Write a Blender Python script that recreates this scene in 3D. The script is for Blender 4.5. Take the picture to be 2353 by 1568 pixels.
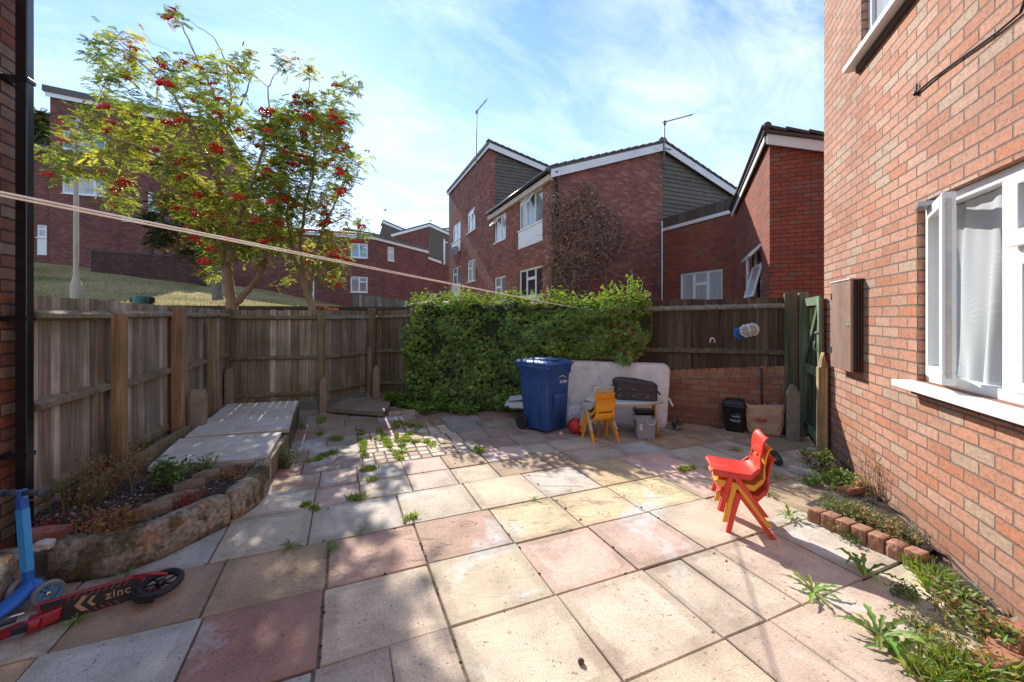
import bpy, math, random
from mathutils import Vector, Matrix, noise
R = math.radians
random.seed(7)
for o in list(bpy.data.objects): bpy.data.objects.remove(o)
S = bpy.context.scene
COL = S.collection

# ---------------------------------------------------------------- camera, light
HC = 1.55                                   # eye height
F, CX, HY = 925.0, 1176.5, 728.0            # focal length, centre and horizon of the photograph (2353 wide)
cam = bpy.data.cameras.new('camera'); camo = bpy.data.objects.new('camera', cam); COL.objects.link(camo)
camo.location = (0, 0, HC); camo.rotation_euler = (R(90), 0, 0)
cam.sensor_width = 36; cam.lens = 36*F/2353; cam.shift_y = -(784-HY)/2353
cam.clip_end = 3000; cam.clip_start = .05
S.camera = camo
SUN_AZ, SUN_EL = -23.3, 34.5                # degrees clockwise from +Y, elevation
sd = Vector((math.sin(R(SUN_AZ))*math.cos(R(SUN_EL)), math.cos(R(SUN_AZ))*math.cos(R(SUN_EL)), math.sin(R(SUN_EL))))
sl = bpy.data.lights.new('sun', 'SUN'); sl.energy = 4.05; sl.angle = R(.55); sl.color = (1, .945, .86)
so = bpy.data.objects.new('sun', sl); COL.objects.link(so); so.rotation_euler = (-sd).to_track_quat('-Z', 'Y').to_euler()
S.view_settings.view_transform = 'Standard'; S.view_settings.look = 'None'
S.view_settings.exposure = .90; S.view_settings.gamma = 1

def nd(nt, t, ins=None, **pr):
    n = nt.nodes.new(t)
    for k, v in pr.items(): setattr(n, k, v)
    for k, v in (ins or {}).items():
        s = n.inputs[k]
        if isinstance(v, bpy.types.NodeSocket): nt.links.new(v, s)
        else: s.default_value = v
    return n
def mth(nt, op, a, b=None, c=None, clamp=False):
    d = {0: a}
    if b is not None: d[1] = b
    if c is not None: d[2] = c
    return nd(nt, 'ShaderNodeMath', d, operation=op, use_clamp=clamp).outputs[0]
def mixc(nt, f, a, b, bt='MIX'):
    n = nd(nt, 'ShaderNodeMix', data_type='RGBA', blend_type=bt)
    for i, v in ((0, f), (6, a), (7, b)):
        if isinstance(v, bpy.types.NodeSocket): nt.links.new(v, n.inputs[i])
        else: n.inputs[i].default_value = v if i == 0 else (*v[:3], 1)
    return n.outputs[2]
def ramp(nt, fac, stops, interp='LINEAR'):
    n = nd(nt, 'ShaderNodeValToRGB', {0: fac}); cr = n.color_ramp; cr.interpolation = interp
    while len(cr.elements) < len(stops): cr.elements.new(.5)
    for e, (p, c) in zip(cr.elements, stops):
        e.position = p; e.color = (c, c, c, 1) if isinstance(c, (int, float)) else (*c, 1)
    return n.outputs[0]

W = bpy.data.worlds.new('World'); S.world = W; W.use_nodes = True
nt = W.node_tree; nt.nodes.clear()
sky = nd(nt, 'ShaderNodeTexSky', sky_type='NISHITA', sun_disc=False, sun_elevation=R(SUN_EL), sun_rotation=R(SUN_AZ % 360),
         air_density=1.0, dust_density=.15, ozone_density=4.5, altitude=300)
gen = nd(nt, 'ShaderNodeTexCoord').outputs['Generated']
sx = nd(nt, 'ShaderNodeSeparateXYZ', {0: gen})
den = mth(nt, 'ADD', mth(nt, 'MAXIMUM', sx.outputs[2], 0), .22)
cx = mth(nt, 'DIVIDE', sx.outputs[0], den); cy = mth(nt, 'DIVIDE', sx.outputs[1], den)
cv = nd(nt, 'ShaderNodeCombineXYZ', {0: mth(nt, 'ADD', mth(nt, 'MULTIPLY', cx, .9), mth(nt, 'MULTIPLY', cy, .5)), 1: mth(nt, 'ADD', mth(nt, 'MULTIPLY', cy, 1.5), mth(nt, 'MULTIPLY', cx, -1.0)), 2: 4.1}).outputs[0]
n1 = nd(nt, 'ShaderNodeTexNoise', {'Vector': cv, 'Scale': 2.3, 'Detail': 10.0, 'Roughness': .64, 'Distortion': .5}).outputs[0]
n2 = nd(nt, 'ShaderNodeTexNoise', {'Vector': cv, 'Scale': .55, 'Detail': 3.0, 'Roughness': .5}).outputs[0]
cl = mth(nt, 'MULTIPLY', ramp(nt, n1, [(.40, 0), (.72, 1)]), ramp(nt, n2, [(.34, .25), (.60, 1)]))
hz = ramp(nt, sx.outputs[2], [(0, .92), (.12, .76), (.30, .40), (.55, .15), (.9, .04)])     # pale haze of the low sky
skc = mixc(nt, 1.0, sky.outputs[0], (.58, .80, 1.02), 'MULTIPLY')
skc = mixc(nt, hz, skc, (4.9, 5.5, 6.05))
skc = mixc(nt, mth(nt, 'MULTIPLY', cl, .62), skc, (6.0, 6.4, 6.75))
bg = nd(nt, 'ShaderNodeBackground', {'Color': skc, 'Strength': .142})
nt.links.new(bg.outputs[0], nd(nt, 'ShaderNodeOutputWorld').inputs[0])

# ---------------------------------------------------------------- helpers: places
def V(*a): return Vector(a)
def P(px, py, z=0.0):                       # point of the photograph on the level z
    Y = F*(HC-z)/(py-HY); return V((px-CX)/F*Y, Y, z)
def at(px, py, Y): return V((px-CX)/F*Y, Y, HC-(py-HY)/F*Y)
def dirv(deg): return V(math.sin(R(deg)), math.cos(R(deg)), 0)
eB, eA, eW = dirv(-22.8), dirv(67.2), dirv(21.5)
UP = V(0, 0, 1)
class Pl:                                   # a vertical plane: origin o, direction d
    def __init__(s, o, d): s.o = Vector(o); s.d = Vector(d).normalized(); s.n = V(s.d.y, -s.d.x, 0)
    def s_of(s, px):
        k = (px-CX)/F; return (k*s.o.y-s.o.x)/(s.d.x-k*s.d.y)
    def hit(s, px, py):
        t = s.s_of(px); p = s.o+s.d*t; return t, HC-(py-HY)/F*p.y
    def pt(s, t, z, off=0): q = s.o+s.d*t+s.n*off; return V(q.x, q.y, z)

# ---------------------------------------------------------------- helpers: meshes
ORG = {}
class MB:
    def __init__(s): s.v = []; s.f = []; s.uv = []; s.c = []; s.sm = []
    def add(s, vs, fs, col=None, uvs=None, smooth=False):
        b = len(s.v); s.v += [Vector(p) for p in vs]
        for i, f in enumerate(fs):
            s.f.append([b+k for k in f]); s.c.append(col); s.uv.append(uvs[i] if uvs else None); s.sm.append(smooth)
    def face(s, pts, col=None, uv=None, smooth=False): s.add(pts, [list(range(len(pts)))], col, [uv] if uv else None, smooth)
    def box(s, o, a, b, c, col=None):       # corner o, edge vectors a b c
        o, a, b, c = map(Vector, (o, a, b, c))
        p = [o, o+a, o+a+b, o+b, o+c, o+a+c, o+a+b+c, o+b+c]
        la, lb, lc = a.length, b.length, c.length
        q = lambda u, v: [(0, 0), (u, 0), (u, v), (0, v)]
        fs = [[0, 3, 2, 1], [4, 5, 6, 7], [0, 1, 5, 4], [1, 2, 6, 5], [2, 3, 7, 6], [3, 0, 4, 7]]
        if a.cross(b).dot(c) < 0: fs = [f[::-1] for f in fs]
        s.add(p, fs, col, [q(lb, la), q(la, lb), q(la, lc), q(lb, lc), q(la, lc), q(lb, lc)])
    def bx(s, c, sx, sy, sz, rz=0, col=None, d=None):   # centre of the base
        u = d.normalized() if d else dirv(90-math.degrees(rz)); w = V(-u.y, u.x, 0); c = Vector(c)
        s.box(c-u*sx/2-w*sy/2, u*sx, w*sy, UP*sz, col)
    def prism(s, poly, ext, col=None):
        n = len(poly); poly = [Vector(p) for p in poly]; ext = Vector(ext)
        nn = V(0, 0, 0)
        for i in range(n): nn += poly[i].cross(poly[(i+1) % n])
        if nn.dot(ext) < 0: poly = poly[::-1]
        vs = poly+[p+ext for p in poly]
        fs = [list(range(n))[::-1], list(range(n, 2*n))]+[[i, (i+1) % n, n+(i+1) % n, n+i] for i in range(n)]
        s.add(vs, fs, col)
    def tube(s, pts, r, n=8, col=None, caps=True, smooth=True, flat=1.0):
        pts = [Vector(p) for p in pts]; m = len(pts)
        rs = r if isinstance(r, (list, tuple)) else [r]*m
        vs = []; prev = None
        for i, p in enumerate(pts):
            t = (pts[min(i+1, m-1)]-pts[max(i-1, 0)]).normalized()
            if prev is None: a = t.orthogonal().normalized() if abs(t.z) > .9 else t.cross(UP).normalized()
            else: a = (prev-t*prev.dot(t)).normalized()
            prev = a; b = t.cross(a)
            vs += [p+(a*math.cos(2*math.pi*k/n)+b*math.sin(2*math.pi*k/n)*flat)*rs[i] for k in range(n)]
        fs = [[i*n+k, i*n+(k+1) % n, (i+1)*n+(k+1) % n, (i+1)*n+k] for i in range(m-1) for k in range(n)]
        s.add(vs, fs, col, None, smooth)
        if caps:
            b = len(s.v)-m*n
            for f in ([b+k for k in range(n)][::-1], [b+(m-1)*n+k for k in range(n)]):
                s.f.append(f); s.c.append(col); s.uv.append(None); s.sm.append(False)
    def lathe(s, prof, n=24, o=(0, 0, 0), ax=UP, col=None, smooth=True, a0=0, sc=(1, 1)):
        o = Vector(o); ax = Vector(ax).normalized(); u = ax.orthogonal().normalized(); w = ax.cross(u); m = len(prof)
        vs = [o+ax*z+(u*math.cos(2*math.pi*k/n+a0)*sc[0]+w*math.sin(2*math.pi*k/n+a0)*sc[1])*r for (r, z) in prof for k in range(n)]
        fs = [[i*n+k, i*n+(k+1) % n, (i+1)*n+(k+1) % n, (i+1)*n+k] for i in range(m-1) for k in range(n)]
        s.add(vs, fs, col, None, smooth)
    def ball(s, c, r, nu=12, nv=8, sc=(1, 1, 1), col=None):
        c = Vector(c)
        vs = [c+V(r*sc[0]*math.sin(math.pi*j/nv)*math.cos(2*math.pi*i/nu), r*sc[1]*math.sin(math.pi*j/nv)*math.sin(2*math.pi*i/nu), r*sc[2]*math.cos(math.pi*j/nv)) for j in range(nv+1) for i in range(nu)]
        fs = [[j*nu+i, (j+1)*nu+i, (j+1)*nu+(i+1) % nu, j*nu+(i+1) % nu] for j in range(nv) for i in range(nu)]
        s.add(vs, fs, col, None, True)
    def loft(s, secs, col=None, closed=True, caps=True, smooth=True):
        n = len(secs[0]); m = len(secs); vs = [p for q in secs for p in q]
        kk = range(n) if closed else range(n-1)
        fs = [[i*n+k, i*n+(k+1) % n, (i+1)*n+(k+1) % n, (i+1)*n+k] for i in range(m-1) for k in kk]
        if caps and closed: fs += [list(range(n))[::-1], [(m-1)*n+k for k in range(n)]]
        s.add(vs, fs, col, None, smooth)
    def leaf(s, p, d, up, L, w, col, fold=.25):
        d = d.normalized(); side = d.cross(up)
        side = side.normalized() if side.length > 1e-4 else d.orthogonal().normalized()
        nn = side.cross(d); m = p+d*L*.45-nn*w*fold
        s.add([p, m+side*w*.5+nn*w*fold, p+d*L, m-side*w*.5+nn*w*fold], [[0, 1, 2, 3]], col)
    def build(s, name, mat, parent=None, bevel=0, sub=0, smooth=None, local=False, weld=False, seg=2):
        if parent is not None: org = V(0, 0, 0) if local else ORG[parent.name]
        elif local: org = V(0, 0, 0)
        else:
            xs = [p.x for p in s.v]; ys = [p.y for p in s.v]
            org = V((min(xs)+max(xs))/2, (min(ys)+max(ys))/2, min(p.z for p in s.v))
        me = bpy.data.meshes.new(name); me.from_pydata([p-org for p in s.v], [], s.f)
        uvl = me.uv_layers.new(name='UVMap'); ca = me.color_attributes.new('Col', 'FLOAT_COLOR', 'CORNER')
        uvd = []; cd = []
        for f, u, c in zip(s.f, s.uv, s.c):
            for k in range(len(f)):
                uvd += list(u[k]) if u else [s.v[f[k]].x+s.v[f[k]].y*.3, s.v[f[k]].z]
                cd += list(c) if c and len(c) == 4 else [*(c or (1, 1, 1)), 1]
        me.uv_layers['UVMap'].data.foreach_set('uv', uvd); me.color_attributes['Col'].data.foreach_set('color', cd)
        me.polygons.foreach_set('use_smooth', [bool(smooth if smooth is not None else q) for q in s.sm])
        me.materials.append(mat); me.update()
        o = bpy.data.objects.new(name, me); COL.objects.link(o)
        if parent is None: o.location = org
        else: o.parent = parent
        ORG[o.name] = org
        if weld: q = o.modifiers.new('weld', 'WELD'); q.merge_threshold = .0004
        if bevel: q = o.modifiers.new('bevel', 'BEVEL'); q.width = bevel; q.segments = seg; q.limit_method = 'ANGLE'; q.angle_limit = R(40)
        if sub: q = o.modifiers.new('sub', 'SUBSURF'); q.levels = sub; q.render_levels = sub
        return o
def tag(o, label=None, cat=None, group=None, kind=None):
    if label: o['label'] = label
    if cat: o['category'] = cat
    if group: o['group'] = group
    if kind: o['kind'] = kind
    return o
def thing(name, label, cat, loc, rz=0, group=None):
    o = bpy.data.objects.new(name, None); COL.objects.link(o); o.location = loc; o.rotation_euler = (0, 0, rz)
    o.empty_display_size = .1; ORG[o.name] = Vector(loc)
    return tag(o, label, cat, group)
def dup(root, loc, rz, label, group=None):
    r = root.copy(); COL.objects.link(r); r.location = loc; r.rotation_euler = (0, 0, rz); r['label'] = label
    if group: r['group'] = group
    for ch in list(root.children):
        c = ch.copy(); COL.objects.link(c); c.parent = r
        for g in ch.children:
            d = g.copy(); COL.objects.link(d); d.parent = c
    return r
def text_mb(txt, size, depth=.002, font_shear=0, spacing=1.0):
    cu = bpy.data.curves.new('t', 'FONT'); cu.body = txt; cu.size = size; cu.extrude = depth/2; cu.align_x = 'CENTER'; cu.align_y = 'CENTER'; cu.shear = font_shear; cu.space_character = spacing
    cu.resolution_u = 3; cu.offset = size*.012
    o = bpy.data.objects.new('t', cu); COL.objects.link(o)
    dg = bpy.context.evaluated_depsgraph_get(); me = bpy.data.meshes.new_from_object(o.evaluated_get(dg))
    vs = [v.co.copy() for v in me.vertices]; fs = [list(p.vertices) for p in me.polygons]
    bpy.data.objects.remove(o); bpy.data.curves.remove(cu); bpy.data.meshes.remove(me)
    return vs, fs
def put_text(mb, txt, size, o, u, v, depth=.002, **k):   # text lying in the plane (u, v) with its centre at o
    vs, fs = text_mb(txt, size, depth, **k); n = u.cross(v)
    mb.add([o+u*p.x+v*p.y+n*p.z for p in vs], fs)
rnd = random.uniform
def lerp(a, b, t): return a+(b-a)*t
def interp(x, xs, ys):
    if x <= xs[0]: return ys[0]
    for i in range(len(xs)-1):
        if x <= xs[i+1]: return lerp(ys[i], ys[i+1], (x-xs[i])/(xs[i+1]-xs[i]))
    return ys[-1]

# ---------------------------------------------------------------- materials
def newmat(name):
    m = bpy.data.materials.new(name); m.use_nodes = True; nt = m.node_tree; nt.nodes.clear(); return m, nt
def finish(nt, sh): nt.links.new(sh, nd(nt, 'ShaderNodeOutputMaterial').inputs[0])
def obj_co(nt, sc=None):
    c = nd(nt, 'ShaderNodeTexCoord').outputs['Object']
    if sc: c = nd(nt, 'ShaderNodeMapping', {0: c, 3: sc}).outputs[0]
    return c
def simple(name, col, rough=.6, var=.18, scale=9, bump=.0, metal=0, spec=.5, attr=False, stretch=None, dirt=None, dscale=3, dth=(.5, .7), bscale=None, coat=0, trans=0):
    m, nt = newmat(name); co = obj_co(nt, stretch)
    n = nd(nt, 'ShaderNodeTexNoise', {'Vector': co, 'Scale': scale, 'Detail': 6.0, 'Roughness': .6}).outputs[0]
    base = col
    if attr: base = mixc(nt, 1.0, nd(nt, 'ShaderNodeVertexColor', layer_name='Col').outputs[0], col, 'MULTIPLY')
    c = mixc(nt, 1.0, base, ramp(nt, n, [(.25, 1-var*1.6), (.75, 1+var)]), 'MULTIPLY')
    if dirt:
        dn = nd(nt, 'ShaderNodeTexNoise', {'Vector': obj_co(nt), 'Scale': dscale, 'Detail': 7.0, 'Roughness': .65}).outputs[0]
        c = mixc(nt, ramp(nt, dn, [(dth[0], 0), (dth[1], 1)]), c, dirt)
    ins = {'Base Color': c, 'Roughness': rough, 'Metallic': metal, 'Specular IOR Level': spec, 'Coat Weight': coat}
    b = nd(nt, 'ShaderNodeBsdfPrincipled', ins)
    if trans: b.inputs['Transmission Weight'].default_value = trans
    if bump:
        bn = nd(nt, 'ShaderNodeTexNoise', {'Vector': co, 'Scale': bscale or scale*4, 'Detail': 5.0, 'Roughness': .6}).outputs[0]
        nt.links.new(nd(nt, 'ShaderNodeBump', {'Height': bn, 'Strength': 1.0, 'Distance': bump}).outputs[0], b.inputs['Normal'])
    finish(nt, b.outputs[0]); return m
def brick(name, cols, mortar, W=.245, H=.0815, mw=.0105, pits=0., soil=None, rough=.85):
    m, nt = newmat(name)
    uv = nd(nt, 'ShaderNodeUVMap', uv_map='UVMap').outputs[0]
    dn = nd(nt, 'ShaderNodeTexNoise', {'Vector': uv, 'Scale': 14.0, 'Detail': 3.0}).outputs[1]
    dv = nd(nt, 'ShaderNodeVectorMath', {0: dn, 1: (.5, .5, .5)}, operation='SUBTRACT').outputs[0]
    uvd = nd(nt, 'ShaderNodeVectorMath', {0: dv, 1: (.007, .006, 0), 2: uv}, operation='MULTIPLY_ADD').outputs[0]
    sp = nd(nt, 'ShaderNodeSeparateXYZ', {0: uvd}); u, v = sp.outputs[0], sp.outputs[1]
    vr = mth(nt, 'DIVIDE', v, H); row = mth(nt, 'FLOOR', vr)
    uu = mth(nt, 'ADD', mth(nt, 'DIVIDE', u, W), mth(nt, 'MULTIPLY', mth(nt, 'FLOORED_MODULO', row, 2.0), .5))
    colm = mth(nt, 'FLOOR', uu)
    fx = mth(nt, 'MULTIPLY', mth(nt, 'FRACT', uu), W); fy = mth(nt, 'MULTIPLY', mth(nt, 'FRACT', vr), H)
    ex = mth(nt, 'MINIMUM', fx, mth(nt, 'SUBTRACT', W, fx)); ey = mth(nt, 'MINIMUM', fy, mth(nt, 'SUBTRACT', H, fy))
    e = mth(nt, 'MINIMUM', ex, ey)
    mask = nd(nt, 'ShaderNodeMapRange', {0: e, 1: mw*.42, 2: mw*.72}, interpolation_type='SMOOTHSTEP').outputs[0]
    wn = nd(nt, 'ShaderNodeTexWhiteNoise', {0: nd(nt, 'ShaderNodeCombineXYZ', {0: colm, 1: row, 2: 0.}).outputs[0]}, noise_dimensions='3D')
    k = len(cols); bc = ramp(nt, wn.outputs[0], [(i/k, c) for i, c in enumerate(cols)], 'CONSTANT')
    n1 = nd(nt, 'ShaderNodeTexNoise', {'Vector': uv, 'Scale': 28.0, 'Detail': 5.0, 'Roughness': .65}).outputs[0]
    bc = mixc(nt, 1.0, bc, ramp(nt, n1, [(.25, .72), (.75, 1.22)]), 'MULTIPLY')
    big = nd(nt, 'ShaderNodeTexNoise', {'Vector': uv, 'Scale': .9, 'Detail': 4.0}).outputs[0]
    bc = mixc(nt, 1.0, bc, ramp(nt, big, [(.28, .76), (.72, 1.16)]), 'MULTIPLY')
    h = mask
    if pits:
        pn = nd(nt, 'ShaderNodeTexNoise', {'Vector': nd(nt, 'ShaderNodeMapping', {0: uv, 3: (1, .8, 1)}).outputs[0], 'Scale': 95.0, 'Detail': 1.5}).outputs[0]
        pm = ramp(nt, pn, [(.30, 1), (.35, 0)])
        bc = mixc(nt, mth(nt, 'MULTIPLY', pm, pits), bc, (.07, .03, .02))
        h = mth(nt, 'SUBTRACT', mask, mth(nt, 'MULTIPLY', pm, .3))
    mc = mixc(nt, 1.0, mortar, ramp(nt, n1, [(.3, .7), (.7, 1.2)]), 'MULTIPLY')
    c = mixc(nt, mask, mc, bc)
    if soil:                                  # damp, grimy zone near the foot of the wall
        zz = nd(nt, 'ShaderNodeSeparateXYZ', {0: uv}).outputs[1]
        f = mth(nt, 'MULTIPLY', ramp(nt, mth(nt, 'DIVIDE', zz, soil), [(0, .75), (1, 0)]), ramp(nt, big, [(.3, .4), (.7, 1)]))
        c = mixc(nt, f, c, (.16, .10, .075))
    b = nd(nt, 'ShaderNodeBsdfPrincipled', {'Base Color': c, 'Roughness': rough, 'Specular IOR Level': .25})
    hh = mth(nt, 'ADD', h, mth(nt, 'MULTIPLY', n1, .35))
    nt.links.new(nd(nt, 'ShaderNodeBump', {'Height': hh, 'Strength': 1.0, 'Distance': .007}).outputs[0], b.inputs['Normal'])
    finish(nt, b.outputs[0]); return m
def wood(name, tint=(1, 1, 1), rough=.85, green=.0):
    m, nt = newmat(name)
    at_ = nd(nt, 'ShaderNodeVertexColor', layer_name='Col').outputs[0]
    co = obj_co(nt, (22, 22, 1.3)); co2 = obj_co(nt, (60, 60, 2.2))
    n = nd(nt, 'ShaderNodeTexNoise', {'Vector': co, 'Scale': 1.0, 'Detail': 6.0, 'Roughness': .6, 'Distortion': .6}).outputs[0]
    n2 = nd(nt, 'ShaderNodeTexNoise', {'Vector': co2, 'Scale': 1.0, 'Detail': 4.0}).outputs[0]
    c = mixc(nt, 1.0, at_, tint, 'MULTIPLY')
    c = mixc(nt, 1.0, c, ramp(nt, n, [(.25, .42), (.55, 1.0), (.8, 1.65)]), 'MULTIPLY')
    c = mixc(nt, 1.0, c, ramp(nt, n2, [(.3, .75), (.7, 1.2)]), 'MULTIPLY')
    if green:
        gn = nd(nt, 'ShaderNodeTexNoise', {'Vector': obj_co(nt), 'Scale': 2.3, 'Detail': 5.0}).outputs[0]
        c = mixc(nt, mth(nt, 'MULTIPLY', ramp(nt, gn, [(.42, 0), (.66, 1)]), green), c, (.085, .09, .02))
    b = nd(nt, 'ShaderNodeBsdfPrincipled', {'Base Color': c, 'Roughness': rough, 'Specular IOR Level': .3})
    nt.links.new(nd(nt, 'ShaderNodeBump', {'Height': n2, 'Strength': .8, 'Distance': .004}).outputs[0], b.inputs['Normal'])
    finish(nt, b.outputs[0]); return m
def leafm(name, tr=.5, tcol=(1.5, 1.5, .55), gloss=.06):
    m, nt = newmat(name); a = nd(nt, 'ShaderNodeVertexColor', layer_name='Col').outputs[0]
    n = nd(nt, 'ShaderNodeTexNoise', {'Vector': obj_co(nt), 'Scale': 3.5, 'Detail': 4.0}).outputs[0]
    a = mixc(nt, 1.0, a, ramp(nt, n, [(.3, .75), (.7, 1.25)]), 'MULTIPLY')
    d = nd(nt, 'ShaderNodeBsdfDiffuse', {0: a}); t = nd(nt, 'ShaderNodeBsdfTranslucent', {0: mixc(nt, 1.0, a, tcol, 'MULTIPLY')})
    g = nd(nt, 'ShaderNodeBsdfGlossy', {0: (.6, .6, .6, 1), 1: .6})
    s = nd(nt, 'ShaderNodeMixShader', {0: tr, 1: d.outputs[0], 2: t.outputs[0]})
    s = nd(nt, 'ShaderNodeMixShader', {0: gloss, 1: s.outputs[0], 2: g.outputs[0]})
    finish(nt, s.outputs[0]); return m
def thinglass(name, tint=(.9, .95, .93), refl=1.0):
    m, nt = newmat(name)
    fr = mth(nt, 'ADD', .045, mth(nt, 'MULTIPLY', mth(nt, 'POWER', nd(nt, 'ShaderNodeLayerWeight', {0: .5}).outputs[1], 4.0), .55))
    tcol = nd(nt, 'ShaderNodeBsdfTransparent', {0: (*tint, 1)}); g = nd(nt, 'ShaderNodeBsdfGlossy', {0: (1, 1, 1, 1), 1: .01})
    s = nd(nt, 'ShaderNodeMixShader', {0: mth(nt, 'MULTIPLY', fr, refl, clamp=True), 1: tcol.outputs[0], 2: g.outputs[0]})
    finish(nt, s.outputs[0]); return m

M = {}
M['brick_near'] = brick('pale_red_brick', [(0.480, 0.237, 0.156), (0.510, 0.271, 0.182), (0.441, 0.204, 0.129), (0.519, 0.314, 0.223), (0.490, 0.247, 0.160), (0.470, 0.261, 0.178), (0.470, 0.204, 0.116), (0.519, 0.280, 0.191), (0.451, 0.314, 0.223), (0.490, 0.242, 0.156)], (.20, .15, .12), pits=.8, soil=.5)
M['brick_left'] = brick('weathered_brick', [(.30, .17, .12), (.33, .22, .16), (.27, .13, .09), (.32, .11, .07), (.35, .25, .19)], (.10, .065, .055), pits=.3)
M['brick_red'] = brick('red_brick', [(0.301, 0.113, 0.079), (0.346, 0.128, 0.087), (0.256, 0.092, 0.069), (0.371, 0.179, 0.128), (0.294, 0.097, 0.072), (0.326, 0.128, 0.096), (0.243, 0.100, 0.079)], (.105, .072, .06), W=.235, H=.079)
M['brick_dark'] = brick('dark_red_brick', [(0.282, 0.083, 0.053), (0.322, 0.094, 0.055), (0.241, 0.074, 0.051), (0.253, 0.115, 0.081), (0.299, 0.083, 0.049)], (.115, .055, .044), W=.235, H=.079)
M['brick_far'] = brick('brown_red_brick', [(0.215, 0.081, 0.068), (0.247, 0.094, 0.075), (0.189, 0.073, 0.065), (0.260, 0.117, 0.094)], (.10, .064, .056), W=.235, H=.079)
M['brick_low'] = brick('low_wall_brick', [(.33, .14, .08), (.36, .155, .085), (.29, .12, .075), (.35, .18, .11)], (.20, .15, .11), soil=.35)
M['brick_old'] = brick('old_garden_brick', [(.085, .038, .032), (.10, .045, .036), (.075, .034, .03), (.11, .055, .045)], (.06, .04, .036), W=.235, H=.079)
M['white'] = simple('white_upvc', (.80, .80, .79), .35, .04, 3)
M['white_dirty'] = simple('white_fascia', (.72, .71, .69), .5, .08, 2, dirt=(.42, .40, .36), dscale=1.6, dth=(.62, .8))
M['tile'] = simple('roof_tile', (.135, .115, .105), .8, .25, 4, bump=.01)
M['tile_dark'] = simple('dark_roof_tile', (.085, .06, .055), .8, .25, 4, bump=.01)
M['clad'] = simple('grey_tile_hanging', (.135, .115, .09), .85, .2, 5, attr=True)
M['pane'] = simple('window_glass', (.22, .25, .26), .06, .25, 1.3, spec=.9)
M['pane_dark'] = simple('dark_window_glass', (.03, .035, .04), .06, .2, 1.3, spec=.9)
M['pane_net'] = simple('net_curtained_glass', (.42, .44, .44), .12, .2, 7, stretch=(1, 1, .12), spec=.8)
M['pane_blue'] = simple('blue_curtained_glass', (.16, .36, .50), .1, .25, 9, stretch=(1, 1, .1), spec=.8)
M['glass'] = thinglass('clear_glass')
M['black'] = simple('black_plastic', (.018, .018, .02), .35, .1, 6, bump=.0004)
M['rubber'] = simple('black_rubber', (.025, .025, .026), .7, .2, 20)
M['pipe'] = simple('black_gutter_plastic', (.012, .012, .013), .22, .3, 3, spec=.6)
M['metal'] = simple('galvanised_metal', (.42, .43, .44), .4, .15, 10, metal=.8)
M['steel'] = simple('bright_steel', (.6, .6, .6), .25, .1, 10, metal=1)
M['aerial'] = simple('aerial_metal', (.22, .2, .19), .5, .2, 10, metal=.3)
M['wood'] = wood('weathered_fence_wood', green=.45)
M['wood_dark'] = wood('stained_fence_wood', green=.12)
M['concrete'] = simple('concrete', (.36, .34, .30), .9, .22, 7, bump=.004, dirt=(.17, .16, .10), dscale=2.3, dth=(.5, .72))
M['stub'] = simple('mossy_concrete', (.31, .24, .175), .9, .22, 9, bump=.004, dirt=(.16, .165, .065), dscale=3.2, dth=(.48, .66))
def stone_mat():
    m, nt = newmat('mossy_stone'); co = obj_co(nt)
    n = [nd(nt, 'ShaderNodeTexNoise', {'Vector': nd(nt, 'ShaderNodeMapping', {0: co, 1: (k*5, k*3, k)}).outputs[0], 'Scale': s, 'Detail': 9.0, 'Roughness': .68}).outputs[0] for k, s in enumerate((5.0, 7.5, 34.0, 3.6))]
    c = mixc(nt, ramp(nt, n[0], [(.35, 0), (.62, 1)]), (.27, .215, .155), (.40, .345, .27))
    c = mixc(nt, ramp(nt, n[1], [(.53, 0), (.58, .75)]), c, (.42, .22, .11))
    c = mixc(nt, ramp(nt, n[3], [(.49, 0), (.56, .85)]), c, (.085, .08, .035))
    c = mixc(nt, 1.0, c, ramp(nt, n[2], [(.3, .35), (.7, 1.55)]), 'MULTIPLY')
    b = nd(nt, 'ShaderNodeBsdfPrincipled', {'Base Color': c, 'Roughness': .9, 'Specular IOR Level': .25})
    h = mth(nt, 'ADD', n[2], mth(nt, 'MULTIPLY', n[1], 1.2))
    nt.links.new(nd(nt, 'ShaderNodeBump', {'Height': h, 'Strength': 1.0, 'Distance': .022}).outputs[0], b.inputs['Normal'])
    finish(nt, b.outputs[0]); return m
M['stone'] = stone_mat(); M['stone_plain'] = simple('mossy_stone', (.30, .20, .12), .9, .45, 7, bump=.016, bscale=16, dirt=(.055, .056, .026), dscale=5.5, dth=(.42, .60))
M['soil'] = simple('dark_soil', (.085, .066, .05), .95, .5, 22, bump=.02)
M['ground'] = simple('bare_ground', (.13, .11, .08), .95, .3, 3, bump=.01)
M['leaf'] = leafm('rowan_leaf', .6, (1.75, 1.7, .7), .05); M['hedge'] = leafm('creeper_leaf', .42, (1.6, 1.65, .55), .05); M['weed'] = leafm('weed_leaf', .38); M['darkleaf'] = leafm('dark_leaf', .25)
M['dry'] = leafm('dry_plant', .25, (1.3, 1.1, .8), .02)
M['bark'] = simple('rowan_bark', (.34, .235, .15), .85, .25, 6, bump=.006, stretch=(1, 1, .35))
M['bark_grey'] = simple('grey_bark', (.27, .25, .22), .85, .25, 6, bump=.006, stretch=(1, 1, .35))
M['twig'] = simple('dead_twigs', (.33, .245, .19), .9, .3, 3, attr=True)
M['berry'] = simple('red_berries', (.74, .035, .022), .3, .2, 8)
M['rope'] = simple('white_line', (.86, .82, .76), .6, .1, 40)
M['attr'] = simple('painted_surface', (1, 1, 1), .45, .06, 8, attr=True)
M['attr_rough'] = simple('matt_surface', (1, 1, 1), .85, .22, 14, attr=True, bump=.003)
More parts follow.
